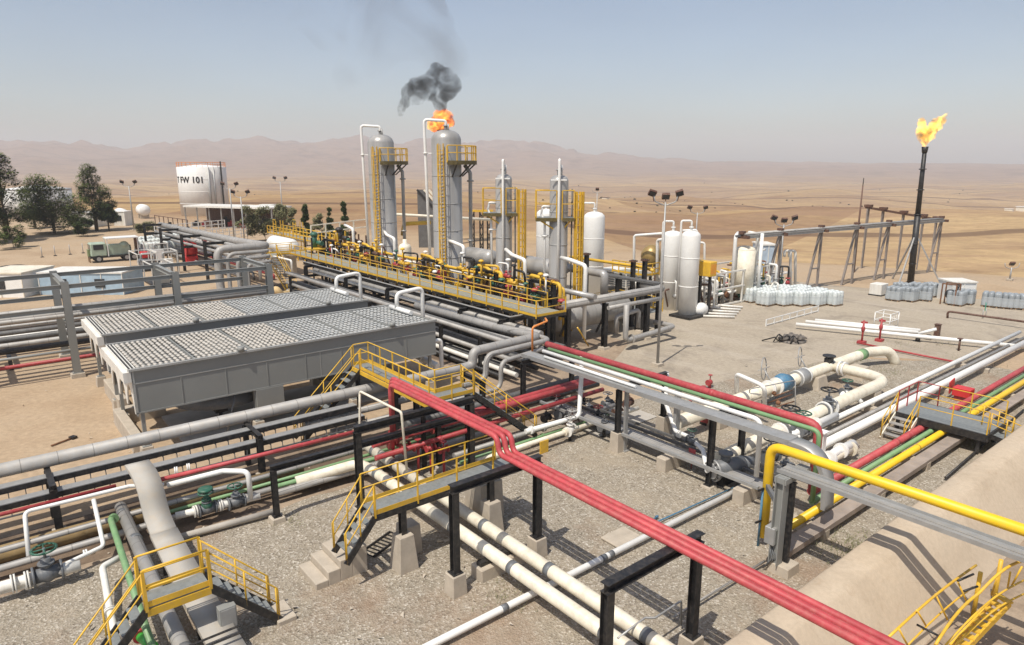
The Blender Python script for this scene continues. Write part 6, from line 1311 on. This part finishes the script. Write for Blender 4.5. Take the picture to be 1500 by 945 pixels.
for x,y,r in ((1355,212,4),(1354,205,6.5),(1352,198,8.5),(1351,190,8),(1350,183,6.5),(1351,177,4),(1352,173,2),(1360,200,8),(1364,193,8),(1368,187,8),(1372,182,7.5),(1377,178,6.5),(1381,174,5),(1385,169,3.2),(1388,166,1.8),(1358,188,5),(1347,186,4),(1375,187,4.5)): fl.append(px_ball(x,y,r,FD))
blobmesh('flare_flame',fl,.14,flame_mat('yellow_flame',(1,.38,.03),(1,.72,.12),5.5,1.6,.9),'bright yellow flame burning at the tip of the leaning flare stack','flame',disp=.6,dsc=.5)
# second flare behind the right tall column
FD2=112.0
fb=at(pd(648,300,FD2),-2); ft=pd(646,190,FD2)
t=thing('flare_stack','dark flare stack hidden behind the right tall silver column','flare stack',fb); MB().tube([fb,ft],(.6,.45),seg=14).build('pipe_run',BLK,t); MB().disc(ft,UP,.65,.3).build('flare_tip',BLK,t)
fl=[px_ball(x,y,r,FD2) for x,y,r in ((648,190,8),(644,183,11),(652,180,11),(638,185,9),(632,182,6),(656,175,9),(650,170,9),(643,172,8),(658,169,6),(640,166,4),(651,163,5),(633,177,5),(661,179,6),(629,186,4))]
blobmesh('flare_flame',fl,.2,flame_mat('orange_flame',(1,.07,.008),(1,.42,.06),3.4,1.3,1.1),'orange flame with black smoke behind the right tall silver column','flame',disp=1.1,dsc=.8)
def smoke_mat(name,dens,sc,lo,hi,col):
    m=bpy.data.materials.new(name); m.use_nodes=True; N=m.node_tree.nodes; L=m.node_tree.links; N.remove(N['Principled BSDF'])
    tc=N.new('ShaderNodeTexCoord'); n=N.new('ShaderNodeTexNoise'); n.inputs['Scale'].default_value=sc; n.inputs['Detail'].default_value=5; n.inputs['Roughness'].default_value=.6; n.inputs['Distortion'].default_value=.8; L.new(tc.outputs['Object'],n.inputs['Vector'])
    mr=N.new('ShaderNodeMapRange'); mr.inputs[1].default_value=lo; mr.inputs[2].default_value=hi; mr.inputs[3].default_value=0; mr.inputs[4].default_value=dens; L.new(n.outputs[0],mr.inputs[0])
    pv=N.new('ShaderNodeVolumePrincipled'); pv.inputs['Color'].default_value=(*col,1); L.new(mr.outputs[0],pv.inputs['Density']); L.new(pv.outputs[0],N['Material Output'].inputs['Volume']); return m
sm=[px_ball(x,y,r,FD2) for x,y,r in ((646,160,7),(645,152,10),(646,143,13),(648,133,15),(650,122,15),(643,114,15),(632,118,14),(622,124,14),(612,128,14),(603,133,13),(598,141,10),(592,150,8),(588,159,7),(587,168,4),(640,104,11),(655,112,12),(664,120,10),(660,135,10),(670,128,8),(620,138,12),(632,136,12),(610,145,9))]
blobmesh('flare_smoke',sm,.3,smoke_mat('black_smoke',1.35,.42,.38,.72,(.045,.04,.038)),'small dark smoke cloud drifting left above the orange flame','smoke',kind='stuff',disp=.9,dsc=1.2)
sm=[px_ball(x,y,r,FD2+4) for x,y,r in ((660,105,22),(655,85,30),(640,65,38),(620,45,45),(605,20,52),(590,-10,60),(570,-50,70),(545,75,30),(520,95,26),(505,115,22),(570,50,40),(520,40,40),(480,30,38),(450,10,40),(540,0,60))]
blobmesh('smoke_haze',sm,.8,smoke_mat('thin_smoke',.075,.085,.44,.76,(.22,.21,.21)),'thin grey smoke veil high above the tall columns','smoke',kind='stuff',disp=3.5,dsc=4)
# ================================================================ fire water tank
RT=6.0; HT=12.4; _q=p(302,317); _x,_y=w2(_q[0],_q[1]); _k=1+RT/math.hypot(_x,_y); q=(_q[0]*_k,_q[1]*_k,0)
t=thing('water_tank','big white cylindrical tank with black FW 101 lettering, at the left behind the canopy','tank',q)
MB().lathe(q,[(RT,0),(RT,HT),(RT-.05,HT+.05),(.01,HT+.8)],64).build('shell',WHT,t)
b=MB()
for z in (3.1,6.2,9.3): b.lathe((q[0],q[1],z),[(RT+.003,0),(RT+.03,.03),(RT+.03,.1),(RT+.003,.13)],64)
b.build('weld_band',WHT,t)
rim=[(q[0]+(RT-.1)*math.cos(2*math.pi*k/28),q[1]+(RT-.1)*math.sin(2*math.pi*k/28),HT+.05) for k in range(29)]
railing(t,rim,step=1.4,h=1.2,m=ORNG,toe=False,rr=.05,pw=.07)
def tq(px,ro=0,z=0):
    """spot on the tank shell facing the camera at photo column px"""
    x0,y0=w2(q[0],q[1]); u=(px-750)/1000*1/1.0; best=None
    for k in range(720):
        an=2*math.pi*k/720; x=x0+RT*math.cos(an); y=y0+RT*math.sin(an)
        if x*x0+y*y0-(x0*x0+y0*y0)>0: continue
        d=y*_c+(CH-z)*_s; e=abs(x/d-u)
        if best is None or e<best[0]: best=(e,an)
    return best[1]
for px_,r_ in ((311,.28),(318,.2)):
    an=tq(px_)-TH; MB().cyl((q[0]+(RT+.3)*math.cos(an),q[1]+(RT+.3)*math.sin(an),0),(q[0]+(RT+.3)*math.cos(an),q[1]+(RT+.3)*math.sin(an),HT),r_).build('riser_pipe',GAL,t)
an=tq(328)-TH; b=MB()
for s_ in (-.3,.3): b.beam((q[0]+(RT+.4)*math.cos(an)+s_,q[1]+(RT+.4)*math.sin(an),0),(q[0]+(RT+.4)*math.cos(an)+s_,q[1]+(RT+.4)*math.sin(an),HT+1.5),.15,.15)
for k in range(30): b.beam((q[0]+(RT+.4)*math.cos(an)-.3,q[1]+(RT+.4)*math.sin(an),.4*k+.3),(q[0]+(RT+.4)*math.cos(an)+.3,q[1]+(RT+.4)*math.sin(an),.4*k+.3),.06,.06)
b.build('ladder',BLK,t)
fc=bpy.data.curves.new('lettering','FONT'); fc.body='T FW 101'; fc.size=2.15; fc.extrude=.03; fc.space_character=1.05; fc.offset=.055
fo=bpy.data.objects.new('lettering_source',fc); COL.objects.link(fo); bpy.context.view_layer.update()
me=bpy.data.meshes.new_from_object(fo); COL.objects.unlink(fo); bpy.data.objects.remove(fo)
wtxt=max(v.co.x for v in me.vertices); ar=tq(302); sx_=8.0/wtxt
x0,y0=w2(q[0],q[1])
for v in me.vertices:
    an=ar-(wtxt-v.co.x)*sx_/RT
    rr_=RT+.05+v.co.z; hz=8.55+v.co.y; an-=TH
    v.co=Vector((rr_*math.cos(an),rr_*math.sin(an),hz))
me.materials.append(BLK); o=bpy.data.objects.new('lettering',me); COL.objects.link(o); o.parent=t; o['_o']=tuple(q)
# small far white tank
qq=at(p(48,300,0),0); qq=(p(60,318)[0],p(60,318)[1],0)
t=thing('water_tank','low white round tank half hidden behind the trees at the far left','tank',qq); MB().lathe(qq,[(7.5,0),(7.5,7.0),(.01,8.2)],40).build('shell',WHT,t); MB().lathe((qq[0],qq[1],6.9),[(7.52,0),(7.6,.05),(7.6,.2),(7.52,.25)],40).build('rim_band',GAL,t)
# ================================================================ flood light masts
def mast(lb,base,h,heads,sc=1.0,gp='flood light masts'):
    t=thing('light_mast',lb,'flood light',base,gp)
    MB().tube([(base[0],base[1],0),(base[0],base[1],h)],(.13*sc,.07*sc),seg=10).build('pole',GAL,t); MB().box((base[0],base[1],.1),(.6,.6,.2)).build('base_plate',CON,t)
    lx,ly=-_ca,_sa
    b=MB(); span=.95*sc
    b.tube([(base[0]+lx*span,base[1]+ly*span,h+.55*sc),(base[0]+lx*span*.9,base[1]+ly*span*.9,h+.05),(base[0],base[1],h-.25*sc),(base[0]-lx*span*.9,base[1]-ly*span*.9,h+.05),(base[0]-lx*span,base[1]-ly*span,h+.55*sc)],.035*sc+.01,bend=.3*sc,seg=8); b.build('arm',GAL,t)
    for k in range(heads):
        f=(k/(heads-1)*2-1) if heads>1 else 0
        c=V((base[0]+lx*span*f*1.15,base[1]+ly*span*f*1.15,h+(.62-.25*(1-abs(f)))*sc+.1))
        r_=Matrix.Rotation(-TH+f*.5,3,'Z')@Matrix.Rotation(-.9,3,'X')@Matrix.Rotation(f*.5,3,'Y')
        ax,ay,az=r_@Vector((.30*sc,0,0)),r_@Vector((0,.25*sc,0)),r_@Vector((0,0,.12*sc))
        h_=MB().obox(c,ax,ay,az).beam(c,V((base[0]+lx*span*f,base[1]+ly*span*f,h+.1*sc)),.05*sc,.05*sc).build('flood_lamp',BROWN,t)
        MB().obox(c-az*1.02,ax*.85,ay*.85,az*.05).build('lamp_glass',GLASS,h_)
    return t
mast('nearest flood light mast, standing in the yard left of the white silos',p(963,536),10.7,3,.78)
for x,yt,d,hd,s_,lb in ((1022,306,95,2,1.0,'flood light mast behind the white silos with two lamps'),(1149,322,73,3,1.0,'flood light mast behind the process skid in front of the trestle bridge'),(188,268,140,2,1.2,'flood light mast beside the slender tree at the left'),(336,271,122,2,1.1,'left of the two flood light masts in front of the canopy'),(352,283,104,2,1.0,'right of the two flood light masts in front of the canopy'),(410,262,150,2,1.1,'flood light mast between the canopy and the left tall column'),(875,277,100,1,.8,'thin bare lamp pole behind the standalone white vessel'),(1483,386,78,1,.9,'white lamp pole at the right edge beyond the drums')):
    qq=pd(x,yt,d); mast(lb,(qq[0],qq[1],0),qq[2]-.5*s_,hd,s_)
# ================================================================ vegetation
def leafmat(name,c0,c1):
    m,N,L,b=node_mat(name); b.inputs['Roughness'].default_value=.7; b.inputs['Specular IOR Level'].default_value=.2
    tc=N.new('ShaderNodeTexCoord').outputs['Object']; c=ramp(N,L,nz(N,L,tc,.9,4,.6),[(.32,c0),(.68,c1)])
    c=mix(N,L,ramp(N,L,nz(N,L,tc,9,2),[(.4,gr(0)),(.7,gr(.5))]),c,tuple(v*1.5 for v in c1))
    L.new(c,b.inputs['Base Color']); tr=N.new('ShaderNodeBsdfTranslucent'); L.new(c,tr.inputs[0]); ms=N.new('ShaderNodeMixShader'); ms.inputs[0].default_value=.4; L.new(b.outputs[0],ms.inputs[1]); L.new(tr.outputs[0],ms.inputs[2]); L.new(ms.outputs[0],N['Material Output'].inputs['Surface']); return m
LF1=leafmat('eucalyptus_leaves',(.085,.12,.028),(.22,.27,.09)); LF2=leafmat('pine_leaves',(.055,.09,.03),(.13,.17,.065)); LF3=leafmat('dry_shrub_leaves',(.20,.205,.10),(.34,.33,.19)); BARK=mat('bark',(.12,.085,.06),.9)
def leaves(b,c,rx,rz,n,ls,r):
    for _ in range(n):
        u=Vector((r.gauss(0,1),r.gauss(0,1),r.gauss(0,1))).normalized()*r.uniform(.35,1)**.6
        q=V(c)+Vector((u.x*rx,u.y*rx,u.z*rz)); d=Vector((r.gauss(0,1),r.gauss(0,1),r.gauss(0,.7))).normalized(); e=perp(d); s_=ls*r.uniform(.6,1.4)
        b.add([q-d*s_-e*s_*.15,q+e*s_*.45,q+d*s_,q-e*s_*.45],[(0,1,2,3)])
def tree(lb,x,ybase,ytop,wpx,clumps,m=LF1,seed=1,dist=None,ls=.36,name='tree',gp='trees at the left',trunk=.28,dens=1.0,lean=0,conic=0):
    base=p(x,ybase) if dist is None else at(pd(x,ybase,dist),0); X,Y=w2(base[0],base[1])
    h=ZTop(base,ytop); w_=wpx*Y/1000; r=random.Random(seed)
    t=thing(name,lb,'tree' if 'bush' not in name else 'bush',base,gp)
    bt=MB(); bt.tube([(base[0],base[1],-.2),(base[0]+r.uniform(-.3,.3),base[1],h*.35),(base[0]+lean,base[1]+r.uniform(-.5,.5),h*.85)],(trunk*(h/10),.05),seg=8,bend=1)
    b=MB()
    for k in range(clumps):
        f=r.uniform(.2 if not conic else .08,1)
        spread=(math.sin(math.pi*min(1,f*.8+.12))**.7 if not conic else (1.05-f))
        an=r.uniform(0,6.28); rad=w_*.5*spread*r.uniform(.25,1)
        c=(base[0]+lean*f+rad*math.cos(an),base[1]+rad*math.sin(an),h*f*.95+.2); cr=w_*r.uniform(.15,.25)*(1 if not conic else .7)
        leaves(b,c,cr,cr*r.uniform(.7,1.1),int(330*dens),ls,r)
        if k%3==0: bt.tube([(base[0]+lean*f*.5,base[1],h*f*.6),V(c).lerp(V((base[0]+lean*f*.5,base[1],h*f*.6)),.3)],(trunk*.2*(h/10),.02),seg=5)
    bt.build('trunk',BARK,t); b.build('crown',m,t); return t
def ZTop(base,ytop):
    X,Y=w2(base[0],base[1]); lo,hi=-5,60
    for _ in range(50):
        z=(lo+hi)/2; Z=z-CH; d=Y*_c-Z*_s; v=(-Z*_c-Y*_s)/d*1000+472.5
        if v>ytop: lo=z
        else: hi=z
    return z
tree('tall dense dark tree at the left edge',12,350,226,58,40,seed=1,trunk=.34,dens=1.2)
tree('second dark tree crown rising at the very left edge',-14,356,240,60,34,seed=21)
tree('broad rounded tree right of the tall dark tree at the left',80,342,262,74,44,seed=2,dens=1.2)
tree('smaller tree between the tall dark tree and the broad rounded tree',52,335,275,40,22,seed=3)
tree('slender tree with an open crown left of the flood light mast',142,338,242,42,30,seed=4,dens=.9)
tree('low dark tree leaning at the foot of the slender tree',160,338,296,34,18,m=LF2,seed=5)
for k,(x,yb,yt,w_,lb) in enumerate(((128,346,322,30,'round low bush at the foot of the slender tree'),(20,364,330,44,'dark bush at the foot of the tall tree'),(110,336,318,24,'small bush under the broad rounded tree'),(216,341,330,26,'dry bush beside the sandy track near the flood light mast'))):
    tree(lb,x,yb,yt,w_,9,m=(LF2,LF1,LF1,LF3)[k],seed=30+k,ls=.3,name='bush',gp='bushes at the left',trunk=.1)
for k,(x,yb,yt,w_,d,lb) in enumerate(((505,330,294,18,112,'dark pointed conifer left of the tall columns'),(484,332,302,14,113,'thin pointed conifer beside the dark conifer'),(448,334,300,20,112,'paler conifer behind the loading platform'))):
    tree(lb,x,yb,yt,w_,26,m=LF2,seed=40+k,dist=d,ls=.3,name='conifer',gp='conifers behind the loading platform',trunk=.12,conic=1,dens=.6)
for k,(x,yb,yt,w_,d) in enumerate(((362,338,304,34,118),(388,338,306,34,120),(412,338,300,30,122),(470,334,316,26,116),(432,336,308,22,120))):
    tree(('grey green shrub in front of the canopy','second grey green shrub in front of the canopy','taller pale shrub right of the canopy','low shrub between the conifers','shrub left of the paler conifer')[k],x,yb,yt,w_,15,m=LF3,seed=50+k,dist=d,ls=.3,name='bush',gp='shrubs near the canopy',trunk=.06,dens=.4)
# weeds: nobody could count them
b=MB(); r=random.Random(77)
for x,y,n,s_ in ((1255,795,150,.5),(1235,810,80,.4),(745,878,90,.45),(432,765,60,.3),(1465,635,140,.8),(1440,655,120,.7),(1300,545,40,.6),(1200,540,40,.8),(1380,500,50,.9),(1320,505,50,.9),(1420,530,60,.9),(880,915,30,.3),(30,625,20,.4),(1380,560,40,.8)):
    c=p(x,y,.03)
    for k in range(n):
        q0=V(c)+Vector((r.gauss(0,s_),r.gauss(0,s_),0)); d=Vector((r.gauss(0,.5),r.gauss(0,.5),1)).normalized(); h=r.uniform(.08,.3); e=perp(d)*.012
        b.add([q0-e,q0+e,q0+d*h+Vector((r.gauss(0,.05),r.gauss(0,.05),0))],[(0,1,2)])
b.build('dry_weeds',LF3,kind='stuff')
b=MB()
for k in range(420):
    x,y=r.uniform(30,1450),r.uniform(470,940); c=p(x,y,.02)
    if c[0]>-9.5 or c[0]>-7: continue
    s_=r.uniform(.03,.1)*(1 if r.random()<.9 else 2); b.add([V(c)+Vector((r.uniform(-1,1)*s_,r.uniform(-1,1)*s_,r.uniform(0,1)*s_)) for _ in range(4)],[(0,1,2),(0,1,3),(1,2,3),(0,2,3)])
b.build('loose_stones',CON,kind='stuff')
# ================================================================ canopy, vehicles and stores at the left
q0=pd(272,316,148); q0=at(q0,0); q1=at(pd(398,316,140),0)
t=thing('canopy','long flat white roofed canopy over dark red machinery, in front of the big white tank','canopy',q0)
u=(V(q1)-V(q0)); L_=u.length; u.normalize(); v=Vector((-u.y,u.x,0)); 
if v.dot(V(q0)-V(q1))==0: pass
zr=ZTop(q0,302)
MB().obox((V(q0)+V(q1))/2+v*3+Vector((0,0,zr)),u*L_/2,v*3.5,Vector((0,0,.18))).build('roof',WST,t)
MB().obox((V(q0)+V(q1))/2+v*5.5+Vector((0,0,zr*.5)),u*L_/2*.95,v*.1,Vector((0,0,zr*.42))).build('rear_screen',BROWN,t)
for k in range(8):
    for s_ in (0,6): MB().box(V(q0)+u*L_*k/7+v*s_+Vector((0,0,zr/2)),(.22,.22,zr)).build('post',GAL,t)
r=random.Random(4)
for k in range(11):
    c=V(q0)+u*L_*(k+.5)/11+v*r.uniform(1,4); hh=r.uniform(.9,2.0)
    t=thing('machine',ORD[k%10]+' dark machine under the white canopy'+(' end' if k>9 else ''),'machine',(c.x,c.y,0),'machines under the canopy'); m_=(BLK,REDD,BROWN,BLK,REDD)[k%5]
    MB().box(c+Vector((0,0,hh*.45)),(1.2,1.4,hh*.9)).cyl(c+Vector((0,0,hh*.8)),c+Vector((0,0,hh*1.2)),.35).cyl(c+Vector((-.9,0,hh*.4)),c+Vector((.9,0,hh*.4)),.4).build('machine_body',m_,t); MB().box(c+Vector((0,0,.06)),(1.6,1.8,.12)).build('base',GAL,t)
shed('white windowed cabin at the right end of the canopy',378,398,322,3.4,4,WST,WST,name='cabin',cat='cabin',win=2)
shed('long low pale shed behind the slender tree',104,140,333,3.0,5,WST,WST,name='low_shed',cat='shed',win=0)
for k,(x,yb,lb) in enumerate(((179,322,'left white rounded water tank beyond the slender tree'),(211,314,'right white rounded water tank beyond the flood light mast'))):
    qq=p(x,yb+6); t=thing('storage_tank',lb,'tank',qq); MB().lathe((qq[0]-1.8,qq[1],2.1),[(.01,-.2),(1.1,0),(1.4,.4),(1.4,3.2),(1.1,3.6),(.01,3.8)],18,'a').build('shell',WHT,t)
    for d in (-1.1,1.1): MB().box((qq[0]+d,qq[1],.5),(.4,2,1.0)).build('saddle',CON,t)
shed('small white kiosk beside the left white rounded tank',168,184,331,3.0,3,WST,WHT,name='kiosk',cat='kiosk',win=1)
def railfence(lb,x0,y0,x1,y1,h,n,m,rails=2,name='fence'):
    q0,q1=V(p(x0,y0)),V(p(x1,y1)); t=thing(name,lb,'fence',tuple(q0)); b=MB()
    for k in range(rails): z=h*(k+1)/rails-.05; b.beam(q0+Vector((0,0,z)),q1+Vector((0,0,z)),.1,.12)
    b.build('rail',m,t)
    for k in range(n+1): q=q0.lerp(q1,k/n); MB().box((q.x,q.y,h/2),(.14,.14,h)).build('post',m,t)
    return t
railfence('white rail fence frame in front of the canopy, upper row',228,349,330,338,2.2,10,WHT,3)
railfence('white rail fence frame in front of the canopy, lower row',290,356,362,346,2.0,8,WHT,3)
railfence('thin dark elevated pipe rail leading to the big white tank',228,330,276,338,2.2,7,BROWN,1)
for k in range(7):
    qq=p(221+13*k,358-.3*k); t=thing('road_barrier',('first','second','third','fourth','fifth','sixth','seventh')[k]+' red and white road barrier from the left, below the white rail fence','barrier',qq,'red and white road barriers')
    MB().prism([(qq[0]-.3,qq[1]-.75,0),(qq[0]+.3,qq[1]-.75,0),(qq[0]+.1,qq[1]-.75,.8),(qq[0]-.1,qq[1]-.75,.8)],(0,1.5,0)).build('barrier_body',WHT,t); MB().mm(qq[0]-.32,qq[0]+.32,qq[1]-.4,qq[1]+.4,.25,.5).build('red_stripe',REDD,t)
# truck with pump unit
def wheel(t,c,ax,r=.5,w_=.32):
    c=V(c); a=V(ax).normalized(); o=MB().disc(c,a,r,w_,20).build('tyre',RUB,t); MB().disc(c+a*w_*.52,a,r*.55,.03,14).disc(c-a*w_*.52,a,r*.55,.03,14).build('rim',GAL,o)
qq=p(168,382); t=thing('pump_truck','pale green truck with a white roofed pump unit parked at the left','truck',qq)
MB().box((qq[0],qq[1],.75),(2.2,6.0,.25)).build('chassis',BLK,t); MB().box((qq[0],qq[1]-1.9,1.75),(2.2,1.9,1.8)).build('cab',mat('pale_green_paint',(.36,.45,.35),.45,dust=.3),t,bev=.12)
MB().box((qq[0]+1.11,qq[1]-1.9,2.1),(.04,1.2,.7)).box((qq[0],qq[1]-2.87,2.1),(1.8,.04,.75)).build('windscreen',GLASS,t)
MB().box((qq[0],qq[1]+1.1,3.2),(2.6,4.0,.14)).build('canopy_roof',WHT,t); MB().box((qq[0],qq[1]+2.95,2.0),(2.2,.12,2.4)).build('rear_panel',RUST,t)
MB().box((qq[0],qq[1]+.6,1.6),(1.6,2.6,1.4)).cyl((qq[0]-.3,qq[1]-.4,1.5),(qq[0]-.3,qq[1]+2.2,1.5),.6)._ell((qq[0]+.5,qq[1]+1.3,2.2),.5,.6,.5,10,6).build('pump_unit',MATS['pale_green_paint'],t)
for i in (-1,1):
    for j in (-2,1.4,2.3): wheel(t,(qq[0]+i*1.0,qq[1]+j,.5),(1,0,0))
    for j in (-.8,2.9): MB().box((qq[0]+i*1.1,qq[1]+j,2.0),(.1,.1,2.4)).build('roof_post',WHT,t)
qq=p(139,384); t=thing('pallet_stack','brown wooden stand with green panel beside the pump truck','stand',qq); MB().box((qq[0],qq[1],1.3),(1.2,1.4,.9)).build('panel',mat('olive_paint',(.18,.22,.1),.6),t)
for i in (-.5,.5):
    for j in (-.6,.6): MB().box((qq[0]+i,qq[1]+j,.45),(.14,.14,.9)).build('leg',WOOD,t)
pr=None; r=random.Random(8)
for i in range(6):
    for j in range(3):
        x,y=207+10.5*i+2*j,378-1.2*i-6.0*j
        qq=at(p(x,y),.008); lb='pallet of whitish wrapped drums stored in the block right of the pump truck'
        if pr is None: pr=pallet_proto(qq,lb,'wrapped drums near the pump truck',mat('milky_plastic',(.60,.63,.60),.35,var=.2,dust=.25))
        else: dup(pr,qq,r.uniform(-.2,.2),sc=(1.25,1.25,1.5))
for k,(x,y,lb) in enumerate(((281,389,'red wheeled fire equipment cart behind the grey gantry'),(213,382,'small red box at the corner of the whitish drum pallets'))):
    qq=p(x,y); t=thing('fire_cart',lb,'cart',qq)
    MB().box((qq[0],qq[1],.85),(1.0,1.6-.5*k,.9)).build('cart_body',MATS['bright_red_paint'],t,bev=.1)
    if k==0: MB().cyl((qq[0]-.3,qq[1]-.6,2.2),(qq[0]-.3,qq[1]+.6,2.2),.95).cyl((qq[0]-.3,qq[1]-.7,2.2),(qq[0]-.3,qq[1]-.6,2.2),1.15).cyl((qq[0]-.3,qq[1]+.6,2.2),(qq[0]-.3,qq[1]+.7,2.2),1.15).build('hose_reel',MATS['bright_red_paint'],t); MB().box((qq[0]-.3,qq[1],1.4),(.3,.8,.6)).build('reel_stand',BLK,t)
    for i in (-.5,.5): wheel(t,(qq[0]+.1,qq[1]+i,.3),(0,1,0),.3,.12)
for k,x in enumerate((62,81,103,122)):
    qq=p(x,377-2*k); t=thing('marker_pole',('leftmost','second','third','rightmost')[k]+' thin metal pole in the row on the sandy track','pole',qq,'thin poles on the sandy track'); MB().cyl(qq,(qq[0],qq[1],1.5),.05,seg=8).build('pole_shaft',GAL,t); MB().box((qq[0],qq[1],.05),(.4,.4,.1)).build('base',BLK,t)
qq=p(20,401); t=thing('tarpaulin_heap','black covered heap at the left edge behind the grey gantry','heap',qq); MB()._ell((qq[0],qq[1],.2),1.6,2.6,.9,16,8).build('cover',RUB,t); MB().box((qq[0],qq[1]+1,.1),(3,4,.2)).build('base',WOOD,t)
# loose things on the sand near the left edge
t=thing('steel_bar','dark bar with a black clamp lying on the sand at the left','bar',p(90,645)); q0,q1=p(75,653,.06),p(107,641,.06); MB().cyl(q0,q1,.04).build('bar_rod',RUST,t); MB().box(q1,(.3,.25,.14),.5).build('clamp',BLK,t)
b=MB(); r=random.Random(15)
for k in range(900):
    X0=r.uniform(-1,1); d=180*(r.random()**-.7); X=X0*d*.85; 
    if d>2400 or d<420: continue
    z=tz(X,d); a_=X*_ca+d*_sa; b_=-X*_sa+d*_ca; s_=r.uniform(.4,1.0)*(1 if d<700 else 2.0)
    b._ell((a_,b_,z+s_*.35),s_,s_*r.uniform(.8,1.3),s_*.6,6,4)
b.build('distant_scrub',leafmat('scrub_leaves',(.06,.055,.03),(.11,.09,.05)),kind='stuff')
# far small farm buildings and shrubs on the plain
for k,(x,d,w_) in enumerate(((1470,900,9),(1490,905,14),(1440,880,7),(1310,700,5),(118,420,8),(150,430,7),(620,500,6),(655,520,5),(885,640,6))):
    qq=w2(0,0); X=(x-750)/1000*d*1.0; z=tz(X,d); a_=X*_ca+d*_sa; b_=-X*_sa+d*_ca
    t=thing('farm_building',('first pale farm building far out on the plain at the right','second pale farm building at the far right edge of the plain','third small farm building left of the pale ones on the plain','lone farm hut on the plain beyond the trestle bridge','low hut on the slope left of the white tank','second low hut on the slope left of the white tank','hut on the plain between the tall silver columns','second hut on the plain between the tall silver columns','hut on the plain beyond the standalone white vessel')[k],'building',(a_,b_,z)); s_=w_
    MB().box((a_,b_,z+s_*.18),(s_,s_*.6,s_*.42)).build('wall',CRM,t); MB().box((a_,b_,z+s_*.41),(s_*1.1,s_*.7,s_*.05)).build('roof',WST if k<3 else BROWN,t)
q0=pd(611,278,110); t=thing('conveyor','dark inclined conveyor structure between the tall silver columns','conveyor',at(q0,0)); q1=pd(640,305,110)
for s_ in (0,3,5): MB().beam((q0[0]+.2*s_,q0[1]+.3*s_,q0[2]),(q1[0]+.2*s_,q1[1]+.3*s_,q1[2]-.5),.4,.3).build('belt_beam',CRM if s_ else BLK,t)
MB().prism([q0,at(q0,0),at(q1,0),V(q1)-Vector((0,0,1))],(.5,.8,0)).build('side_panel',SHADG,t)
t=thing('steel_tower','black lattice tower pair on the plain right of the tall silver columns','tower',at(pd(693,350,95),0))
for k in range(3):
    qq=pd((692,705,716)[k],310,95)
    for s_ in (-.35,.35): MB().beam((qq[0]+s_,qq[1],0),(qq[0]+s_,qq[1],qq[2]),.14,.14).build('leg',BLK,t)
    b=MB()
    for j in range(5): z0=qq[2]*j/5; z1=qq[2]*(j+1)/5; b.beam((qq[0]-.35,qq[1],z0),(qq[0]+.35,qq[1],z1),.07,.07).beam((qq[0]+.35,qq[1],z0),(qq[0]-.35,qq[1],z1),.07,.07)
    b.build('lattice',BLK,t)
MB().beam(pd(686,309,95),pd(722,309,95),.3,.3).build('top_beam',YEL,t)
t=thing('brush_row','row of bare scrub along the track beyond the standalone white vessel','bush',at(pd(930,340,130),0)); b=MB(); r=random.Random(6)
for k in range(420):
    f=r.random(); qq=pd(900+58*f,352-8*f,150); X,Y=w2(qq[0],qq[1]); z=tz(X,Y); d=Vector((r.gauss(0,.4),r.gauss(0,.4),1)).normalized()*r.uniform(1.0,3.2); e=perp(d).normalized()*.05; q0=V((qq[0]+r.gauss(0,1),qq[1]+r.gauss(0,1),z)); b.add([q0-e,q0+e,q0+d],[(0,1,2)])
b.build('branches',mat('bare_branches',(.13,.09,.06),.9),t)
